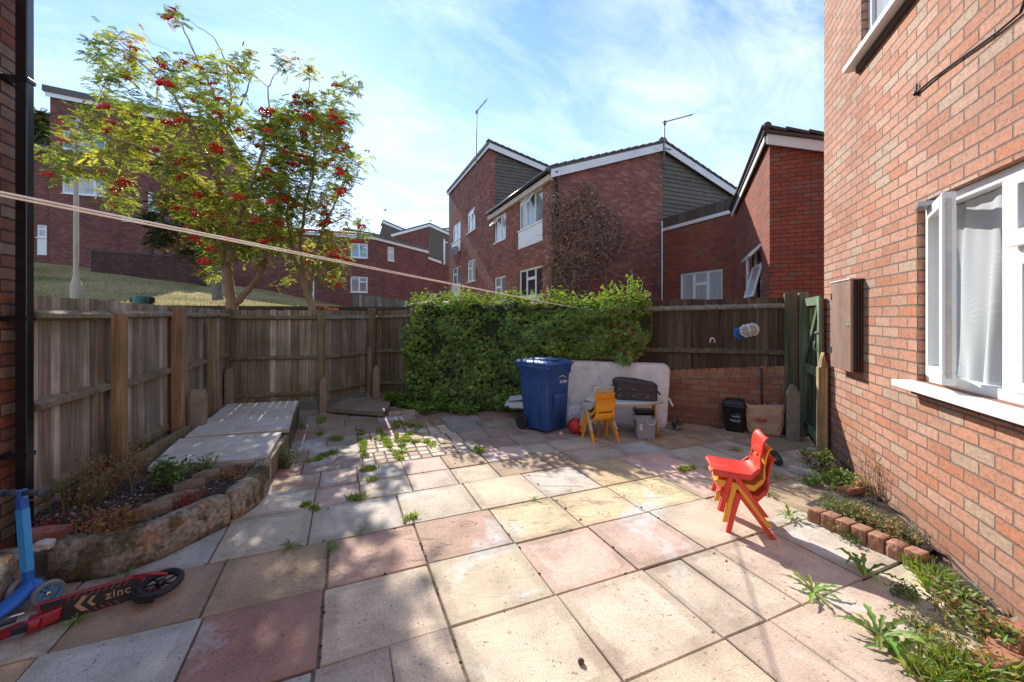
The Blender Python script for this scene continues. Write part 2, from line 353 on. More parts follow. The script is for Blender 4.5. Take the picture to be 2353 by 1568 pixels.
M['red_pl'] = simple('red_plastic', (.70, .045, .022), .40, .06, 4, bump=.0004, bscale=260, coat=.06, dirt=(.66, .13, .09), dscale=9, dth=(.55, .75))
M['yel_pl'] = simple('yellow_plastic', (.84, .36, .02), .40, .06, 4, bump=.0004, bscale=260, coat=.06, dirt=(.72, .38, .09), dscale=9, dth=(.55, .75))
M['grey_pl'] = simple('grey_plastic', (.52, .47, .41), .4, .08, 4)
M['bin_blue'] = simple('blue_bin_plastic', (.028, .085, .28), .42, .1, 3, bump=.0006, bscale=150, dirt=(.06, .10, .22), dscale=2.4, dth=(.6, .85))
# ---------------------------------------------------------------- setting: ground, patio, slope
mb = MB(); mb.face([V(-700, -500, -.06), V(700, -500, -.06), V(700, 1200, -.06), V(-700, 1200, -.06)])
tag(mb.build('ground', M['ground']), kind='structure')
YARD = [(-2.2, -.8), (-3.34, 2.73), (-4.47, 6.28), (-3.15, 6.62), (-2.63, 7.5), (-2.0, 7.72), (2.42, 6.06), (3.66, 5.3), (3.82, 5.2), (3.52, 4.54), (2.5, 1.97), (1.45, -.8)]
def inside(x, y, poly=YARD):
    c = False
    for i in range(len(poly)):
        (x1, y1), (x2, y2) = poly[i], poly[i-1]
        if (y1 > y) != (y2 > y) and x < (x2-x1)*(y-y1)/(y2-y1)+x1: c = not c
    return c
mb = MB(); mb.face([V(x, y, -.013) for x, y in YARD]); tag(mb.build('yard_bed', simple('jointing_sand', (.21, .165, .115), .95, .5, 18, bump=.01, dirt=(.05, .045, .03), dscale=5)), kind='structure')
def pave_mat():
    m, nt = newmat('riven_paving'); an = nd(nt, 'ShaderNodeVertexColor', layer_name='Col'); a, al = an.outputs; co = obj_co(nt)
    n1 = nd(nt, 'ShaderNodeTexNoise', {'Vector': co, 'Scale': 3.2, 'Detail': 8.0, 'Roughness': .62}).outputs[0]
    n2 = nd(nt, 'ShaderNodeTexNoise', {'Vector': co, 'Scale': 120.0, 'Detail': 3.0, 'Roughness': .7}).outputs[0]
    c = mixc(nt, 1.0, a, ramp(nt, n1, [(.28, .68), (.5, 1.0), (.74, 1.18)]), 'MULTIPLY')
    c = mixc(nt, 1.0, c, ramp(nt, n2, [(.25, .62), (.5, 1.0), (.75, 1.28)]), 'MULTIPLY')
    n3 = nd(nt, 'ShaderNodeTexNoise', {'Vector': co, 'Scale': 1.15, 'Detail': 9.0, 'Roughness': .7, 'Distortion': .4}).outputs[0]
    c = mixc(nt, mth(nt, 'MULTIPLY', ramp(nt, n3, [(.55, 0), (.64, 1)]), .68), c, (.60, .63, .61))   # lime bloom
    n4 = nd(nt, 'ShaderNodeTexNoise', {'Vector': nd(nt, 'ShaderNodeMapping', {0: co, 1: (7, 3, 0)}).outputs[0], 'Scale': 1.9, 'Detail': 8.0, 'Roughness': .7}).outputs[0]
    c = mixc(nt, mth(nt, 'MULTIPLY', ramp(nt, n4, [(.56, 0), (.74, 1)]), .5), c, (.21, .15, .10))    # grime
    sp = nd(nt, 'ShaderNodeTexNoise', {'Vector': co, 'Scale': 46.0, 'Detail': 1.0}).outputs[0]
    c = mixc(nt, mth(nt, 'MULTIPLY', ramp(nt, sp, [(.27, 1), (.31, 0)]), .55), c, (.10, .075, .05))
    us = nd(nt, 'ShaderNodeSeparateXYZ', {0: nd(nt, 'ShaderNodeUVMap', uv_map='UVMap').outputs[0]})
    ed = mth(nt, 'MINIMUM', mth(nt, 'PINGPONG', us.outputs[0], .5), mth(nt, 'PINGPONG', us.outputs[1], .5))
    n5 = nd(nt, 'ShaderNodeTexNoise', {'Vector': co, 'Scale': 7.0, 'Detail': 8.0, 'Roughness': .7}).outputs[0]
    ef = ramp(nt, mth(nt, 'SUBTRACT', ed, mth(nt, 'MULTIPLY', n5, .17)), [(0, 1), (.035, 0)])          # worn, dirty rims
    c = mixc(nt, mth(nt, 'MULTIPLY', ef, mth(nt, 'MULTIPLY', ramp(nt, n4, [(.4, .15), (.6, .75)]), .6)), c, (.25, .19, .13))
    vo = nd(nt, 'ShaderNodeTexVoronoi', {'Vector': co, 'Scale': 5.2, 'Randomness': 1.0}, feature='F1').outputs[0]
    c = mixc(nt, mth(nt, 'MULTIPLY', ramp(nt, vo, [(.045, 1), (.075, 0)]), .45), c, (.16, .125, .09))     # old droppings and leaf stains
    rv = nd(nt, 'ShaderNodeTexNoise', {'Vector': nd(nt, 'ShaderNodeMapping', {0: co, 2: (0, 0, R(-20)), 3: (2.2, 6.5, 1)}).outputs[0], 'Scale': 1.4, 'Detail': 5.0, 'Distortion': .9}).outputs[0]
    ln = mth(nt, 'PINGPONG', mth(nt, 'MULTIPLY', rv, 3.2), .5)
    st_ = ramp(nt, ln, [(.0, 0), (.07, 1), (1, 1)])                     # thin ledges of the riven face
    c = mixc(nt, mth(nt, 'MULTIPLY', mth(nt, 'MULTIPLY', ramp(nt, ln, [(.0, 1), (.035, 0)]), al), .6), c, (.17, .11, .075))     # shadow lines of the ledges painted into the colour, mixed with dirt
    b = nd(nt, 'ShaderNodeBsdfPrincipled', {'Base Color': c, 'Roughness': .78, 'Specular IOR Level': .35})
    h = mth(nt, 'ADD', mth(nt, 'MULTIPLY', mth(nt, 'MULTIPLY', mth(nt, 'ADD', mth(nt, 'MULTIPLY', ln, .7), st_), al), .8), mth(nt, 'MULTIPLY', n2, .16))
    h = mth(nt, 'ADD', h, mth(nt, 'MULTIPLY', n1, .25))
    nt.links.new(nd(nt, 'ShaderNodeBump', {'Height': h, 'Strength': .75, 'Distance': .008}).outputs[0], b.inputs['Normal'])
    finish(nt, b.outputs[0]); return m
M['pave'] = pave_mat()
def uvw(u, v, z=0): p = eA*u+eB*v; return V(p.x, p.y, z)
CREAM = (.62, .53, .385, .15); BUFF = (.56, .475, .365, .1); PINK = (.58, .445, .36, .1); RED = (.43, .285, .215, 1); TERRA = (.34, .195, .15, .1); YEL = (.62, .49, .30, 1); GREY = (.48, .435, .345, .25); BLUE = (.43, .45, .40, .15); TAN = (.40, .295, .19, .6); BRN = (.30, .22, .15, .5); WHT = (.60, .53, .43, .9)
rows = [  # v0, v1, joints u, colours
 (-.9, -.3, None, [BUFF, CREAM, GREY]), (-.3, .25, None, [BUFF, GREY, CREAM]),
 (.25, .82, None, [BLUE, BUFF, CREAM, GREY]),
 (.82, 1.39, [-1.55, -.97, -.38, .21, .5, 1.1, 1.70, 2.01, 2.81, 3.4], [BLUE, TERRA, GREY, BUFF, BUFF, CREAM, BUFF, BUFF, CREAM]),
 (1.39, 1.97, [-1.9, -1.3, -.72, -.12, .2, .49, 1.1, 1.7, 2.0, 2.29, 2.85, 3.4], [GREY, BLUE, BLUE, BUFF, BUFF, BUFF, BUFF, BUFF, BUFF, BUFF, BUFF]),
 (1.97, 2.53, [-2.4, -1.85, -1.28, -.66, -.1, .49, 1.09, 1.67, 2.24, 2.84, 3.4], [TAN, TAN, BLUE, TERRA, CREAM, CREAM, PINK, PINK, BUFF, CREAM]),
 (2.53, 3.06, [-2.5, -1.9, -1.26, -.68, -.09, .49, 1.085, 1.65, 2.22, 2.84, 3.4], [BLUE, GREY, TAN, TAN, RED, RED, YEL, YEL, YEL, PINK]),
 (3.06, 3.63, [-2.2, -1.4, -.78, -.22, .43, 1.03, 1.62, 2.19, 2.79, 3.4, 4.0], [GREY, BLUE, GREY, GREY, BUFF, CREAM, WHT, YEL, PINK, BUFF]),
 (3.63, 4.03, [-1.6, -1.0, -.22, .14, .58, 1.0, 1.42, 2.0, 2.33, 2.95, 3.5, 4.1], [GREY, WHT, PINK, WHT, PINK, BUFF, TAN, TAN, GREY, BLUE, TAN]),
 (4.03, 4.44, [-1.4, -.8, -.2, .13, .58, 1.0, 1.43, 2.0, 2.3, 2.92, 3.06, 3.6, 4.2, 4.8], [TAN, TAN, PINK, GREY, PINK, TAN, PINK, GREY, GREY, GREY, GREY, BRN, TAN]),
]
DARK = [BRN, TERRA, (.30, .25, .22, .5), (.33, .30, .28, .5), (.34, .27, .21, .5), (.30, .29, .27, .5), (.27, .2, .15, .5)]
v = 4.44
for k, hh in enumerate([.40, .44, .42, .46, .42, .46, .44, .44, .5, .5, .5]):
    rows.append((v, v+hh, None, [(.40, .33, .27, .7), (.44, .36, .30, .7), (.40, .30, .24, .7), GREY]+DARK[:3] if k < 2 else DARK)); v += hh
rr = random.Random(3)
mb = MB()
def slab(u0, u1, v0, v1, col, g=.005):
    z = rr.uniform(-.004, .005); j = lambda: rr.uniform(-.004, .004)
    q = [(u0+g+j(), v0+g+j()), (u1-g+j(), v0+g+j()), (u1-g+j(), v1-g+j()), (u0+g+j(), v1-g+j())]
    tl = [z+rr.uniform(-.0025, .0025) for _ in q]
    e = .005; ins = [(e, e), (-e, e), (-e, -e), (e, -e)]
    vs = [uvw(a, b, -.03) for a, b in q]+[uvw(a, b, t-.005) for (a, b), t in zip(q, tl)]+[uvw(a+i, b+k, t) for (a, b), (i, k), t in zip(q, ins, tl)]
    f = rr.uniform(.86, 1.1); c = tuple(min(.64, x*f*rr.uniform(.96, 1.04)) for x in (col[0]*1.02, col[1]*.975, col[2]*.955))+(col[3]*rr.uniform(.7, 1.1),)
    uq = [(0, 0), (u1-u0, 0), (u1-u0, v1-v0), (0, v1-v0)]; s2 = (u1-u0, v1-v0)
    mb.add(vs, [[8, 9, 10, 11]]+[[i, (i+1) % 4, 4+(i+1) % 4, 4+i] for i in range(4)]+[[4+i, 4+(i+1) % 4, 8+(i+1) % 4, 8+i] for i in range(4)], c, [[(0, 0), (1, 0), (1, 1), (0, 1)]]+[[(0, 0)]*4]*8)
def yard_ok(u0, u1, v0, v1):
    c = uvw((u0+u1)/2, (v0+v1)/2); return inside(c.x, c.y)
for ri, (v0, v1, js, cols) in enumerate(rows):
    if js:
        ul = [(js[i], js[i+1], cols[i]) for i in range(len(js)-1)]
        a = js[0]
        while a > -3.4: b = a-rr.choice([.45, .58, .6]); ul.append((b, a, rr.choice(cols))); a = b
        a = js[-1]
        while a < 5.5: b = a+rr.choice([.45, .58, .6]); ul.append((a, b, rr.choice([BUFF, GREY, PINK, TAN]))); a = b
    else:
        ul = []; a = -3.6-rr.random()*.4
        while a < 5.8: b = a+rr.choice([.36, .45, .58, .6]); ul.append((a, b, rr.choice(cols))); a = b
    for u0, u1, c in ul:
        if not yard_ok(u0, u1, v0, v1): continue
        if v0 > 4.4 and v1 < 5.8 and .12 < u0 and u1 < 1.55:           # small setts
            n = 4 if u1-u0 > .5 else 3; m2 = 3
            for i in range(n):
                for k in range(m2):
                    slab(lerp(u0, u1, i/n), lerp(u0, u1, (i+1)/n), lerp(v0, v1, k/m2), lerp(v0, v1, (k+1)/m2), rr.choice([WHT, BUFF, GREY, PINK, TAN]), .007)
            continue
        if u0 > 1.15 and u1 < 1.75 and 4.4 < v0 < 4.5: continue          # broken patch of bare sand
        slab(u0, u1, v0, v1, c)
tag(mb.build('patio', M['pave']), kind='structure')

def grass_mat():
    m, nt = newmat('dry_lawn'); co = obj_co(nt)
    n1 = nd(nt, 'ShaderNodeTexNoise', {'Vector': co, 'Scale': .30, 'Detail': 6.0, 'Roughness': .6}).outputs[0]
    n2 = nd(nt, 'ShaderNodeTexNoise', {'Vector': co, 'Scale': 7.0, 'Detail': 8.0, 'Roughness': .75}).outputs[0]
    c = ramp(nt, n1, [(.30, (.10, .135, .035)), (.42, (.235, .19, .075)), (.56, (.38, .29, .14)), (.72, (.25, .21, .08))])
    c = mixc(nt, 1.0, c, ramp(nt, n2, [(.25, .45), (.75, 1.5)]), 'MULTIPLY')
    b = nd(nt, 'ShaderNodeBsdfPrincipled', {'Base Color': c, 'Roughness': .95, 'Specular IOR Level': .1})
    nt.links.new(nd(nt, 'ShaderNodeBump', {'Height': n2, 'Strength': 1.0, 'Distance': .08}).outputs[0], b.inputs['Normal'])
    finish(nt, b.outputs[0]); return m
def hill(x, y):
    zf = interp(x, [-40, -26, -16.6, -12.5, -8, 0], [5.4, 4.55, 3.4, 2.45, 1.7, 1.1])
    t = max(0, min(1, (y-8.8)/13.7)); return lerp(1.72, zf, t)
mb = MB(); xs = [-70+i*1.2 for i in range(61)]; ys = [8.75+i*.6 for i in range(26)]+[26, 32, 45, 80]
vs = [V(x, y, hill(x, y)+(.05*noise.noise(V(x*.7, y*.7, 0)) if y > 9 else 0)) for y in ys for x in xs]
mb.add(vs, [[j*len(xs)+i, j*len(xs)+i+1, (j+1)*len(xs)+i+1, (j+1)*len(xs)+i] for j in range(len(ys)-1) for i in range(len(xs)-1)], smooth=True)
tag(mb.build('grass_slope', grass_mat()), kind='structure')
# meadow tufts on the slope
mb = MB(); rg = random.Random(5)
for _ in range(5200):
    y = 8.9+13*rg.random()**1.3; x = -y*rg.uniform(.42, 1.25)
    z = hill(x, y); d = V(rg.uniform(-1, 1), rg.uniform(-1, 1), 2.2).normalized(); c = rg.choice([(.30, .24, .11), (.22, .2, .07), (.12, .17, .045), (.36, .28, .13)])
    mb.leaf(V(x, y, z-.01), d, V(0, -1, 0), rg.uniform(.05, .11), .035, c, 0)
tag(mb.build('grass_tufts', M['weed']), 'short dry grass tufts growing on the slope behind the fence', 'grass', kind='stuff')

# ---------------------------------------------------------------- building helpers
def clip_poly(pts, outline):
    n = len(outline)
    area = sum(outline[i][0]*outline[(i+1) % n][1]-outline[(i+1) % n][0]*outline[i][1] for i in range(n))
    ol = outline if area > 0 else outline[::-1]
    for i in range(n):
        (ax, ay), (bx, by) = ol[i], ol[(i+1) % n]; out = []
        dd = lambda p: (bx-ax)*(p[1]-ay)-(by-ay)*(p[0]-ax)
        for k in range(len(pts)):
            p, q = pts[k], pts[(k+1) % len(pts)]; dp, dq = dd(p), dd(q)
            if dp >= -1e-9: out.append(p)
            if (dp > 1e-9 and dq < -1e-9) or (dp < -1e-9 and dq > 1e-9): t = dp/(dp-dq); out.append((p[0]+(q[0]-p[0])*t, p[1]+(q[1]-p[1])*t))
        pts = out
        if len(pts) < 3: return []
    return pts
def wall_sheet(mb, pl, out, outline, holes=(), depth=.09, off=0, uo=0):
    ss = sorted(set([p[0] for p in outline]+[h[0] for h in holes]+[h[1] for h in holes]))
    zs = sorted(set([p[1] for p in outline]+[h[2] for h in holes]+[h[3] for h in holes]))
    flip = out < 0
    for i in range(len(ss)-1):
        for k in range(len(zs)-1):
            sm, zm = (ss[i]+ss[i+1])/2, (zs[k]+zs[k+1])/2
            if any(h[0] < sm < h[1] and h[2] < zm < h[3] for h in holes): continue
            q = clip_poly([(ss[i], zs[k]), (ss[i+1], zs[k]), (ss[i+1], zs[k+1]), (ss[i], zs[k+1])], outline)
            if not q: continue
            if flip: q = q[::-1]
            mb.face([pl.pt(a, b, off) for a, b in q], None, [(a+uo, b) for a, b in q])
    for s0, s1, z0, z1 in holes:
        c = [(s0, z0), (s1, z0), (s1, z1), (s0, z1)]
        for i in range(4):
            (a, b), (e, f) = c[i], c[(i+1) % 4]; L = abs(e-a)+abs(f-b)
            vert = i in (1, 3)
            uvq = [(0, b), (0, f), (depth, f), (depth, b)] if vert else [(a, 0), (e, 0), (e, depth), (a, depth)]
            mb.face([pl.pt(a, b, off), pl.pt(e, f, off), pl.pt(e, f, off-out*depth), pl.pt(a, b, off-out*depth)], None, uvq)
def block(mb, o, d, w, depthv, h, uo=0):     # closed box of walls: along d for w, back along depthv
    mb.box(o, d*w, depthv, UP*h)
def window(par, pl, out, s0, s1, z0, z1, cols, pane='pane', rec=.05, fw=.05, sill=True, panel=0, mull=.045, sub=True, name='window', pmat=None, sillout=.05, lab=None):
    """cols: list of (fraction0, fraction1, [transom fractions]); the frame is the window, its panes a sub-part"""
    if s0 > s1: s0, s1 = s1, s0
    mb = MB(); gb = MB(); d = pl.d; inn = pl.n*(-out); dp = .055
    def bar(a0, a1, b0, b1, o=rec, t=dp): mb.box(pl.pt(a0, b0, 0)+inn*o, d*(a1-a0), inn*t, UP*(b1-b0))
    bar(s0, s1, z1-fw, z1); bar(s0, s1, z0, z0+fw); bar(s0, s0+fw, z0+fw, z1-fw); bar(s1-fw, s1, z0+fw, z1-fw)
    i0, i1, j0, j1 = s0+fw, s1-fw, z0+fw, z1-fw
    for ci, (f0, f1, tr) in enumerate(cols):
        a0, a1 = lerp(i0, i1, f0), lerp(i0, i1, f1)
        if f0 > 0: bar(a0-mull/2, a0+mull/2, j0, j1)
        l, r_ = a0+(mull/2 if f0 > 0 else 0), a1-(mull/2 if f1 < 1 else 0)
        for t in tr: zz = lerp(j0, j1, t); bar(l, r_, zz-mull/2, zz+mull/2)
        # sash rims
        lv = [j0]+[lerp(j0, j1, t) for t in tr]+[j1]
        for k in range(len(lv)-1):
            b0 = lv[k]+(mull/2 if k else 0); b1 = lv[k+1]-(mull/2 if k < len(lv)-2 else 0); q = .028
            for (x0, x1, y0, y1) in ((l, r_, b1-q, b1), (l, r_, b0, b0+q), (l, l+q, b0+q, b1-q), (r_-q, r_, b0+q, b1-q)): bar(x0, x1, y0, y1, rec+.012, .03)
    pts = [(i0, j0), (i1, j0), (i1, j1), (i0, j1)]
    q = [pl.pt(a, b, 0)+inn*(rec+.030) for a, b in pts]
    gb.face(q if out > 0 else q[::-1])
    if sill: mb.box(pl.pt(s0-.03, z0-.04, 0)-inn*sillout, d*(s1-s0+.06), inn*(sillout+rec), UP*.04)
    w = mb.build(name, M['white'], par)
    if lab: w['label'] = lab
    gb.build('pane', pmat or M[pane], w)
    if panel:
        pb = MB(); pb.box(pl.pt(s0, z0-.04-panel, 0)-inn*.018, d*(s1-s0), inn*.04, UP*panel)
        pb.box(pl.pt(s0-.02, z0-.075-panel, 0)-inn*.03, d*(s1-s0+.04), inn*.06, UP*.035)
        pb.build('infill_panel', M['white'], w)
    return w
def sash(par, pl, out, s0, s1, z0, z1, ang, rec=.05, pane='pane', q=.045):   # a top hung light pushed open at the bottom
    mb = MB(); gb = MB(); d = pl.d; o_ = pl.n*out; top = pl.pt(s0, z1, 0)-o_*(rec-.02)
    dn = (-UP*math.cos(R(ang))+o_*math.sin(R(ang))); th = dn.cross(d).normalized()
    if th.dot(o_) < 0: th = -th
    H = z1-z0; Wd = s1-s0
    for a0, a1, b0, b1 in ((0, Wd, 0, q), (0, Wd, H-q, H), (0, q, q, H-q), (Wd-q, Wd, q, H-q)):
        mb.box(top+d*a0+dn*b0, d*(a1-a0), dn*(b1-b0), th*.04)
    p = [top+d*a+dn*b+th*.02 for a, b in ((q, q), (Wd-q, q), (Wd-q, H-q), (q, H-q))]
    gb.face(p)
    w = mb.build('open_light', M['white'], par); gb.build('pane', M[pane], w); return w
def quad_slab(mb, p, th, col=None): mb.prism(p, V(0, 0, th), col)
# ---------------------------------------------------------------- the near houses
dL = dirv(-18.3); nL = V(dL.y, -dL.x, 0)
CL = V(-3.36, 2.73, 0)
lh = thing('brick_house', 'weathered brick house wall behind the black downpipe at the left edge', 'house', CL)
mb = MB(); pl = Pl(CL, -dL); wall_sheet(mb, pl, -1, [(0, -.05), (4.6, -.05), (4.6, 6.4), (0, 6.4)])
pl2 = Pl(CL, -nL); wall_sheet(mb, pl2, 1, [(0, -.05), (4, -.05), (4, 6.4), (0, 6.4)])
mb.box(CL-dL*4.6-UP*.05, dL*.01, -nL*4, UP*6.45)
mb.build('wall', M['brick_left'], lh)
mb = MB(); mb.box(CL+UP*6.4+dL*.1+nL*.1, -dL*4.9, -nL*4.3, UP*.2); mb.build('roof', M['tile'], lh)
# downpipe
dp0 = CL-dL*.065+nL*.07
dpp = thing('downpipe', 'tall square black downpipe on the corner of the left brick wall', 'drainpipe', V(dp0.x, dp0.y, 0))
mb = MB(); mb.box(dp0, -dL*.06, nL*.062, UP*6.4); mb.build('pipe', M['pipe'], dpp, bevel=.006)
for z in (.62, 1.52, 3.1, 5.0):
    mb = MB(); mb.box(dp0+UP*z+dL*.006-nL*.07, -dL*.072, nL*.139, UP*.03); mb.box(dp0+UP*z+dL*.045-nL*.07, -dL*.15, nL*.012, UP*.03); mb.build('bracket', M['pipe'], dpp, bevel=.003)

CR = V(3.52, 4.54, 0); plR = Pl(CR, -eW)     # n points away from the house for -eW
nR = plR.n                                    # toward the yard?
outR = 1 if nR.x < 0 else -1; oR = nR*outR
sW0 = plR.s_of(2107); zW1 = 2.337; zW0 = 1.10; sW1 = sW0+2.35
sU0 = plR.s_of(1981)-.02; zU0 = plR.hit(1981, 133)[1]; sU1 = sU0+1.3
rh = thing('brick_house', 'sunlit pale red brick house wall with open white window at the right', 'house', CR)
mb = MB()
wall_sheet(mb, plR, outR, [(0, -.05), (7, -.05), (7, 6.6), (0, 6.6)], [(sW0, sW1, zW0, zW1), (sU0, sU1, zU0, zU0+1.2)], depth=.10)
plRb = Pl(CR, -oR); wall_sheet(mb, plRb, -1 if plRb.n.dot(eW) < 0 else 1, [(0, -.05), (6, -.05), (6, 6.6), (0, 6.6)])
mb.box(CR-eW*7-UP*.05, eW*.01, -oR*6, UP*6.65)
mb.build('wall', M['brick_near'], rh)
mb = MB(); mb.box(CR+UP*6.6+eW*.2+oR*.2, -eW*7.4, -oR*6.4, UP*.2); mb.build('roof', M['tile'], rh)
# room behind the windows
mb = MB()
for (a, b, z0, z1) in ((sW0-.1, sW1+.1, zW0-.1, zW1+.1), (sU0-.1, sU1+.1, zU0-.1, zU0+1.3)):
    p = lambda s, z, o: plR.pt(s, z, 0)-oR*o
    mb.add([p(a, z0, .1), p(b, z0, .1), p(b, z1, .1), p(a, z1, .1), p(a, z0, 1.6), p(b, z0, 1.6), p(b, z1, 1.6), p(a, z1, 1.6)],
           [[4, 5, 6, 7], [0, 1, 5, 4], [3, 2, 6, 7], [0, 3, 7, 4], [1, 2, 6, 5]])
mb.build('room', simple('pale_room', (.42, .43, .42), .9, .1, 3), rh)

def frame_rect(mb, s0, s1, z0, z1, w, o, t):  # rectangular rim in plane plR, o metres behind the face
    for a0, a1, b0, b1 in ((s0, s1, z1-w, z1), (s0, s1, z0, z0+w), (s0, s0+w, z0+w, z1-w), (s1-w, s1, z0+w, z1-w)):
        mb.box(plR.pt(a0, b0, 0)-oR*o, plR.d*(a1-a0), -oR*t, UP*(b1-b0))
# lower window
mb = MB(); frame_rect(mb, sW0+.003, sW1-.003, zW0, zW1-.003, .06, .045, .07)
sM = plR.s_of(2291)                           # mullion between the open light and the fixed part
zT = zW1-.43
mb.box(plR.pt(sM-.045, zW0+.06, 0)-oR*.044, plR.d*.09, -oR*.07, UP*(zW1-zW0-.123))
mb.box(plR.pt(sM+.045, zT-.035, 0)-oR*.044, plR.d*(sW1-sM-.108), -oR*.07, UP*.07)
win = mb.build('window', M['white'], rh, bevel=.004); win['label'] = 'large white window with its left light open and lace curtain'
mb = MB(); frame_rect(mb, sM+.047, sW1-.065, zW0+.06, zT-.037, .055, .036, .045); mb.build('sash_frame', M['white'], win, bevel=.004)
mb = MB(); frame_rect(mb, sM+.047, sW1-.065, zT+.037, zW1-.065, .05, .022, .05)
mb.box(plR.pt(sM+.047, zT+.0, 0)-oR*.005, plR.d*(sW1-sM-.11), -oR*.028, UP*.075)
mb.build('fanlight', M['white'], win, bevel=.004)
mb = MB()
for z0, z1 in ((zW0+.115, zT-.09), (zT+.087, zW1-.115)):
    q = [plR.pt(a, b, 0)-oR*.06 for a, b in ((sM+.1, z0), (sW1-.12, z0), (sW1-.12, z1), (sM+.1, z1))]; mb.face(q)
mb.build('pane', M['glass'], win)
mb = MB()
for z0, z1 in ((zW0+.115, zT-.09), (zT+.087, zW1-.115)): frame_rect(mb, sM+.1, sW1-.12, z0, z1, .008, .052, .012)
mb.build('gasket', M['rubber'], win)
mb = MB(); mb.box(plR.pt(sW0-.075, zW0-.035, 0)+oR*.115, plR.d*(sW1-sW0+.2), -oR*.16, UP*.032); mb.box(plR.pt(sW0-.075, zW0-.05, 0)+oR*.115, plR.d*(sW1-sW0+.2), -oR*.02, UP*.015)
mb.build('sill', M['white'], win, bevel=.006)
mb = MB(); mb.box(plR.pt(sW0+.03, zW0-.085, 0)+oR*.045, plR.d*(sW1-sW0+.1), -oR*.06, UP*.05); mb.build('sub_sill', simple('dark_sill_timber', (.10, .06, .045), .9, .3, 8), win)
# open light, hinged at the left jamb and swung out
hp = plR.pt(sW0+.035, 0, 0)-oR*.03; ds = dirv(38+180); ns = V(ds.y, -ds.x, 0)
if ns.dot(oR) > 0: ns = -ns                   # into the house
Ls = .50; zb, zt = zW0+.045, zW1-.05
mb = MB(); w = .075
for a0, a1, b0, b1 in ((0, Ls, zt-w, zt), (0, Ls, zb, zb+w), (0, w, zb+w, zt-w), (Ls-w, Ls, zb+w, zt-w)):
    mb.box(V(hp.x, hp.y, b0)+ds*a0, ds*(a1-a0), ns*.06, UP*(b1-b0))
sh = mb.build('open_sash', M['white'], win, bevel=.005)
mb = MB(); mb.box(V(hp.x, hp.y, zb+.04)+ds*(Ls+.001)+ns*.018, ds*.004, ns*.022, UP*(zt-zb-.08))
for z in (zb+.05, zb+.1, zb+.14, zb+.28, zb+.52, zb+.60, zb+.66, zb+.72, zb+.93, zt-.12, zt-.08): mb.box(V(hp.x, hp.y, z)+ds*(Ls+.004)+ns*.022, ds*.003, ns*.010, UP*.014)
mb.build('lock_strip', simple('lock_metal', (.55, .50, .44), .4, .2, 9, metal=.5), win)
mb = MB(); mb.face([V(hp.x, hp.y, b)+ds*a+ns*.03 for a, b in ((w, zb+w), (Ls-w, zb+w), (Ls-w, zt-w), (w, zt-w))]); mb.build('pane', M['glass'], win)
mb = MB(); mb.box(V(hp.x, hp.y, zt-.005)+ds*.03-ns*.06, ds*.16, ns*.10, UP*.03); mb.build('stay', M['metal'], win)
# curtains
def lace_mat():
    m, nt = newmat('lace'); uv = nd(nt, 'ShaderNodeUVMap', uv_map='UVMap').outputs[0]; sp = nd(nt, 'ShaderNodeSeparateXYZ', {0: uv})
    v1 = nd(nt, 'ShaderNodeTexVoronoi', {'Vector': nd(nt, 'ShaderNodeMapping', {0: uv, 3: (6, 5, 1)}).outputs[0], 'Scale': 1.0}).outputs[0]
    wv = nd(nt, 'ShaderNodeTexWave', {'Vector': uv, 'Scale': 5.0, 'Distortion': 7.0, 'Detail': 1.5}, wave_type='RINGS').outputs[0]
    pat = mth(nt, 'MULTIPLY', ramp(nt, wv, [(.30, 0), (.5, 1), (.62, 0)]), ramp(nt, v1, [(.2, 1), (.55, 0)]))
    alpha = ramp(nt, mth(nt, 'ADD', .74, mth(nt, 'MULTIPLY', pat, .26)), [(0, 0), (1, 1)])
    d = nd(nt, 'ShaderNodeBsdfDiffuse', {0: (.88, .89, .91, 1)}); t = nd(nt, 'ShaderNodeBsdfTranslucent', {0: (.88, .89, .91, 1)})
    s = nd(nt, 'ShaderNodeMixShader', {0: .35, 1: d.outputs[0], 2: t.outputs[0]})
    s = nd(nt, 'ShaderNodeMixShader', {0: alpha, 1: nd(nt, 'ShaderNodeBsdfTransparent').outputs[0], 2: s.outputs[0]})
    finish(nt, s.outputs[0]); return m
M['lace'] = lace_mat()
def curtain(name, s0, s1, z0, z1, off, label, amp=.022, waves=7, gather=0):
    mb = MB(); n = 70; m = 14; vs = []; uvs = []
    for j in range(m+1):
        t = j/m; z = lerp(z1, z0, t)
        for i in range(n+1):
            a = i/n; ss = lerp(s0, s1, a)+gather*t*(.5-a)*.5+.012*math.sin(t*5+a*9)
            o = off+amp*(.5+.8*t)*math.sin(a*waves*2*math.pi+1.3*math.sin(t*2))+.01*math.sin(a*31+t*3)
            vs.append(plR.pt(ss, z, 0)-oR*o); uvs.append((a*(s1-s0)*1.6, z))
    fs = [[j*(n+1)+i, j*(n+1)+i+1, (j+1)*(n+1)+i+1, (j+1)*(n+1)+i] for j in range(m) for i in range(n)]
    mb.add(vs, fs, None, [[uvs[k] for k in f] for f in fs], True)
    return tag(mb.build(name, M['lace']), label, 'curtain')
curtain('lace_curtain', sW0+.05, sM+.03, zW0+.03, zW1-.07, .105, 'white lace curtain hanging in the open light of the lower window', .018, 4)
curtain('lace_curtain', sM+.06, sW1-.02, zW0+.05, zW1-.09, .20, 'white lace curtain behind the closed glass of the lower window', .03, 8)
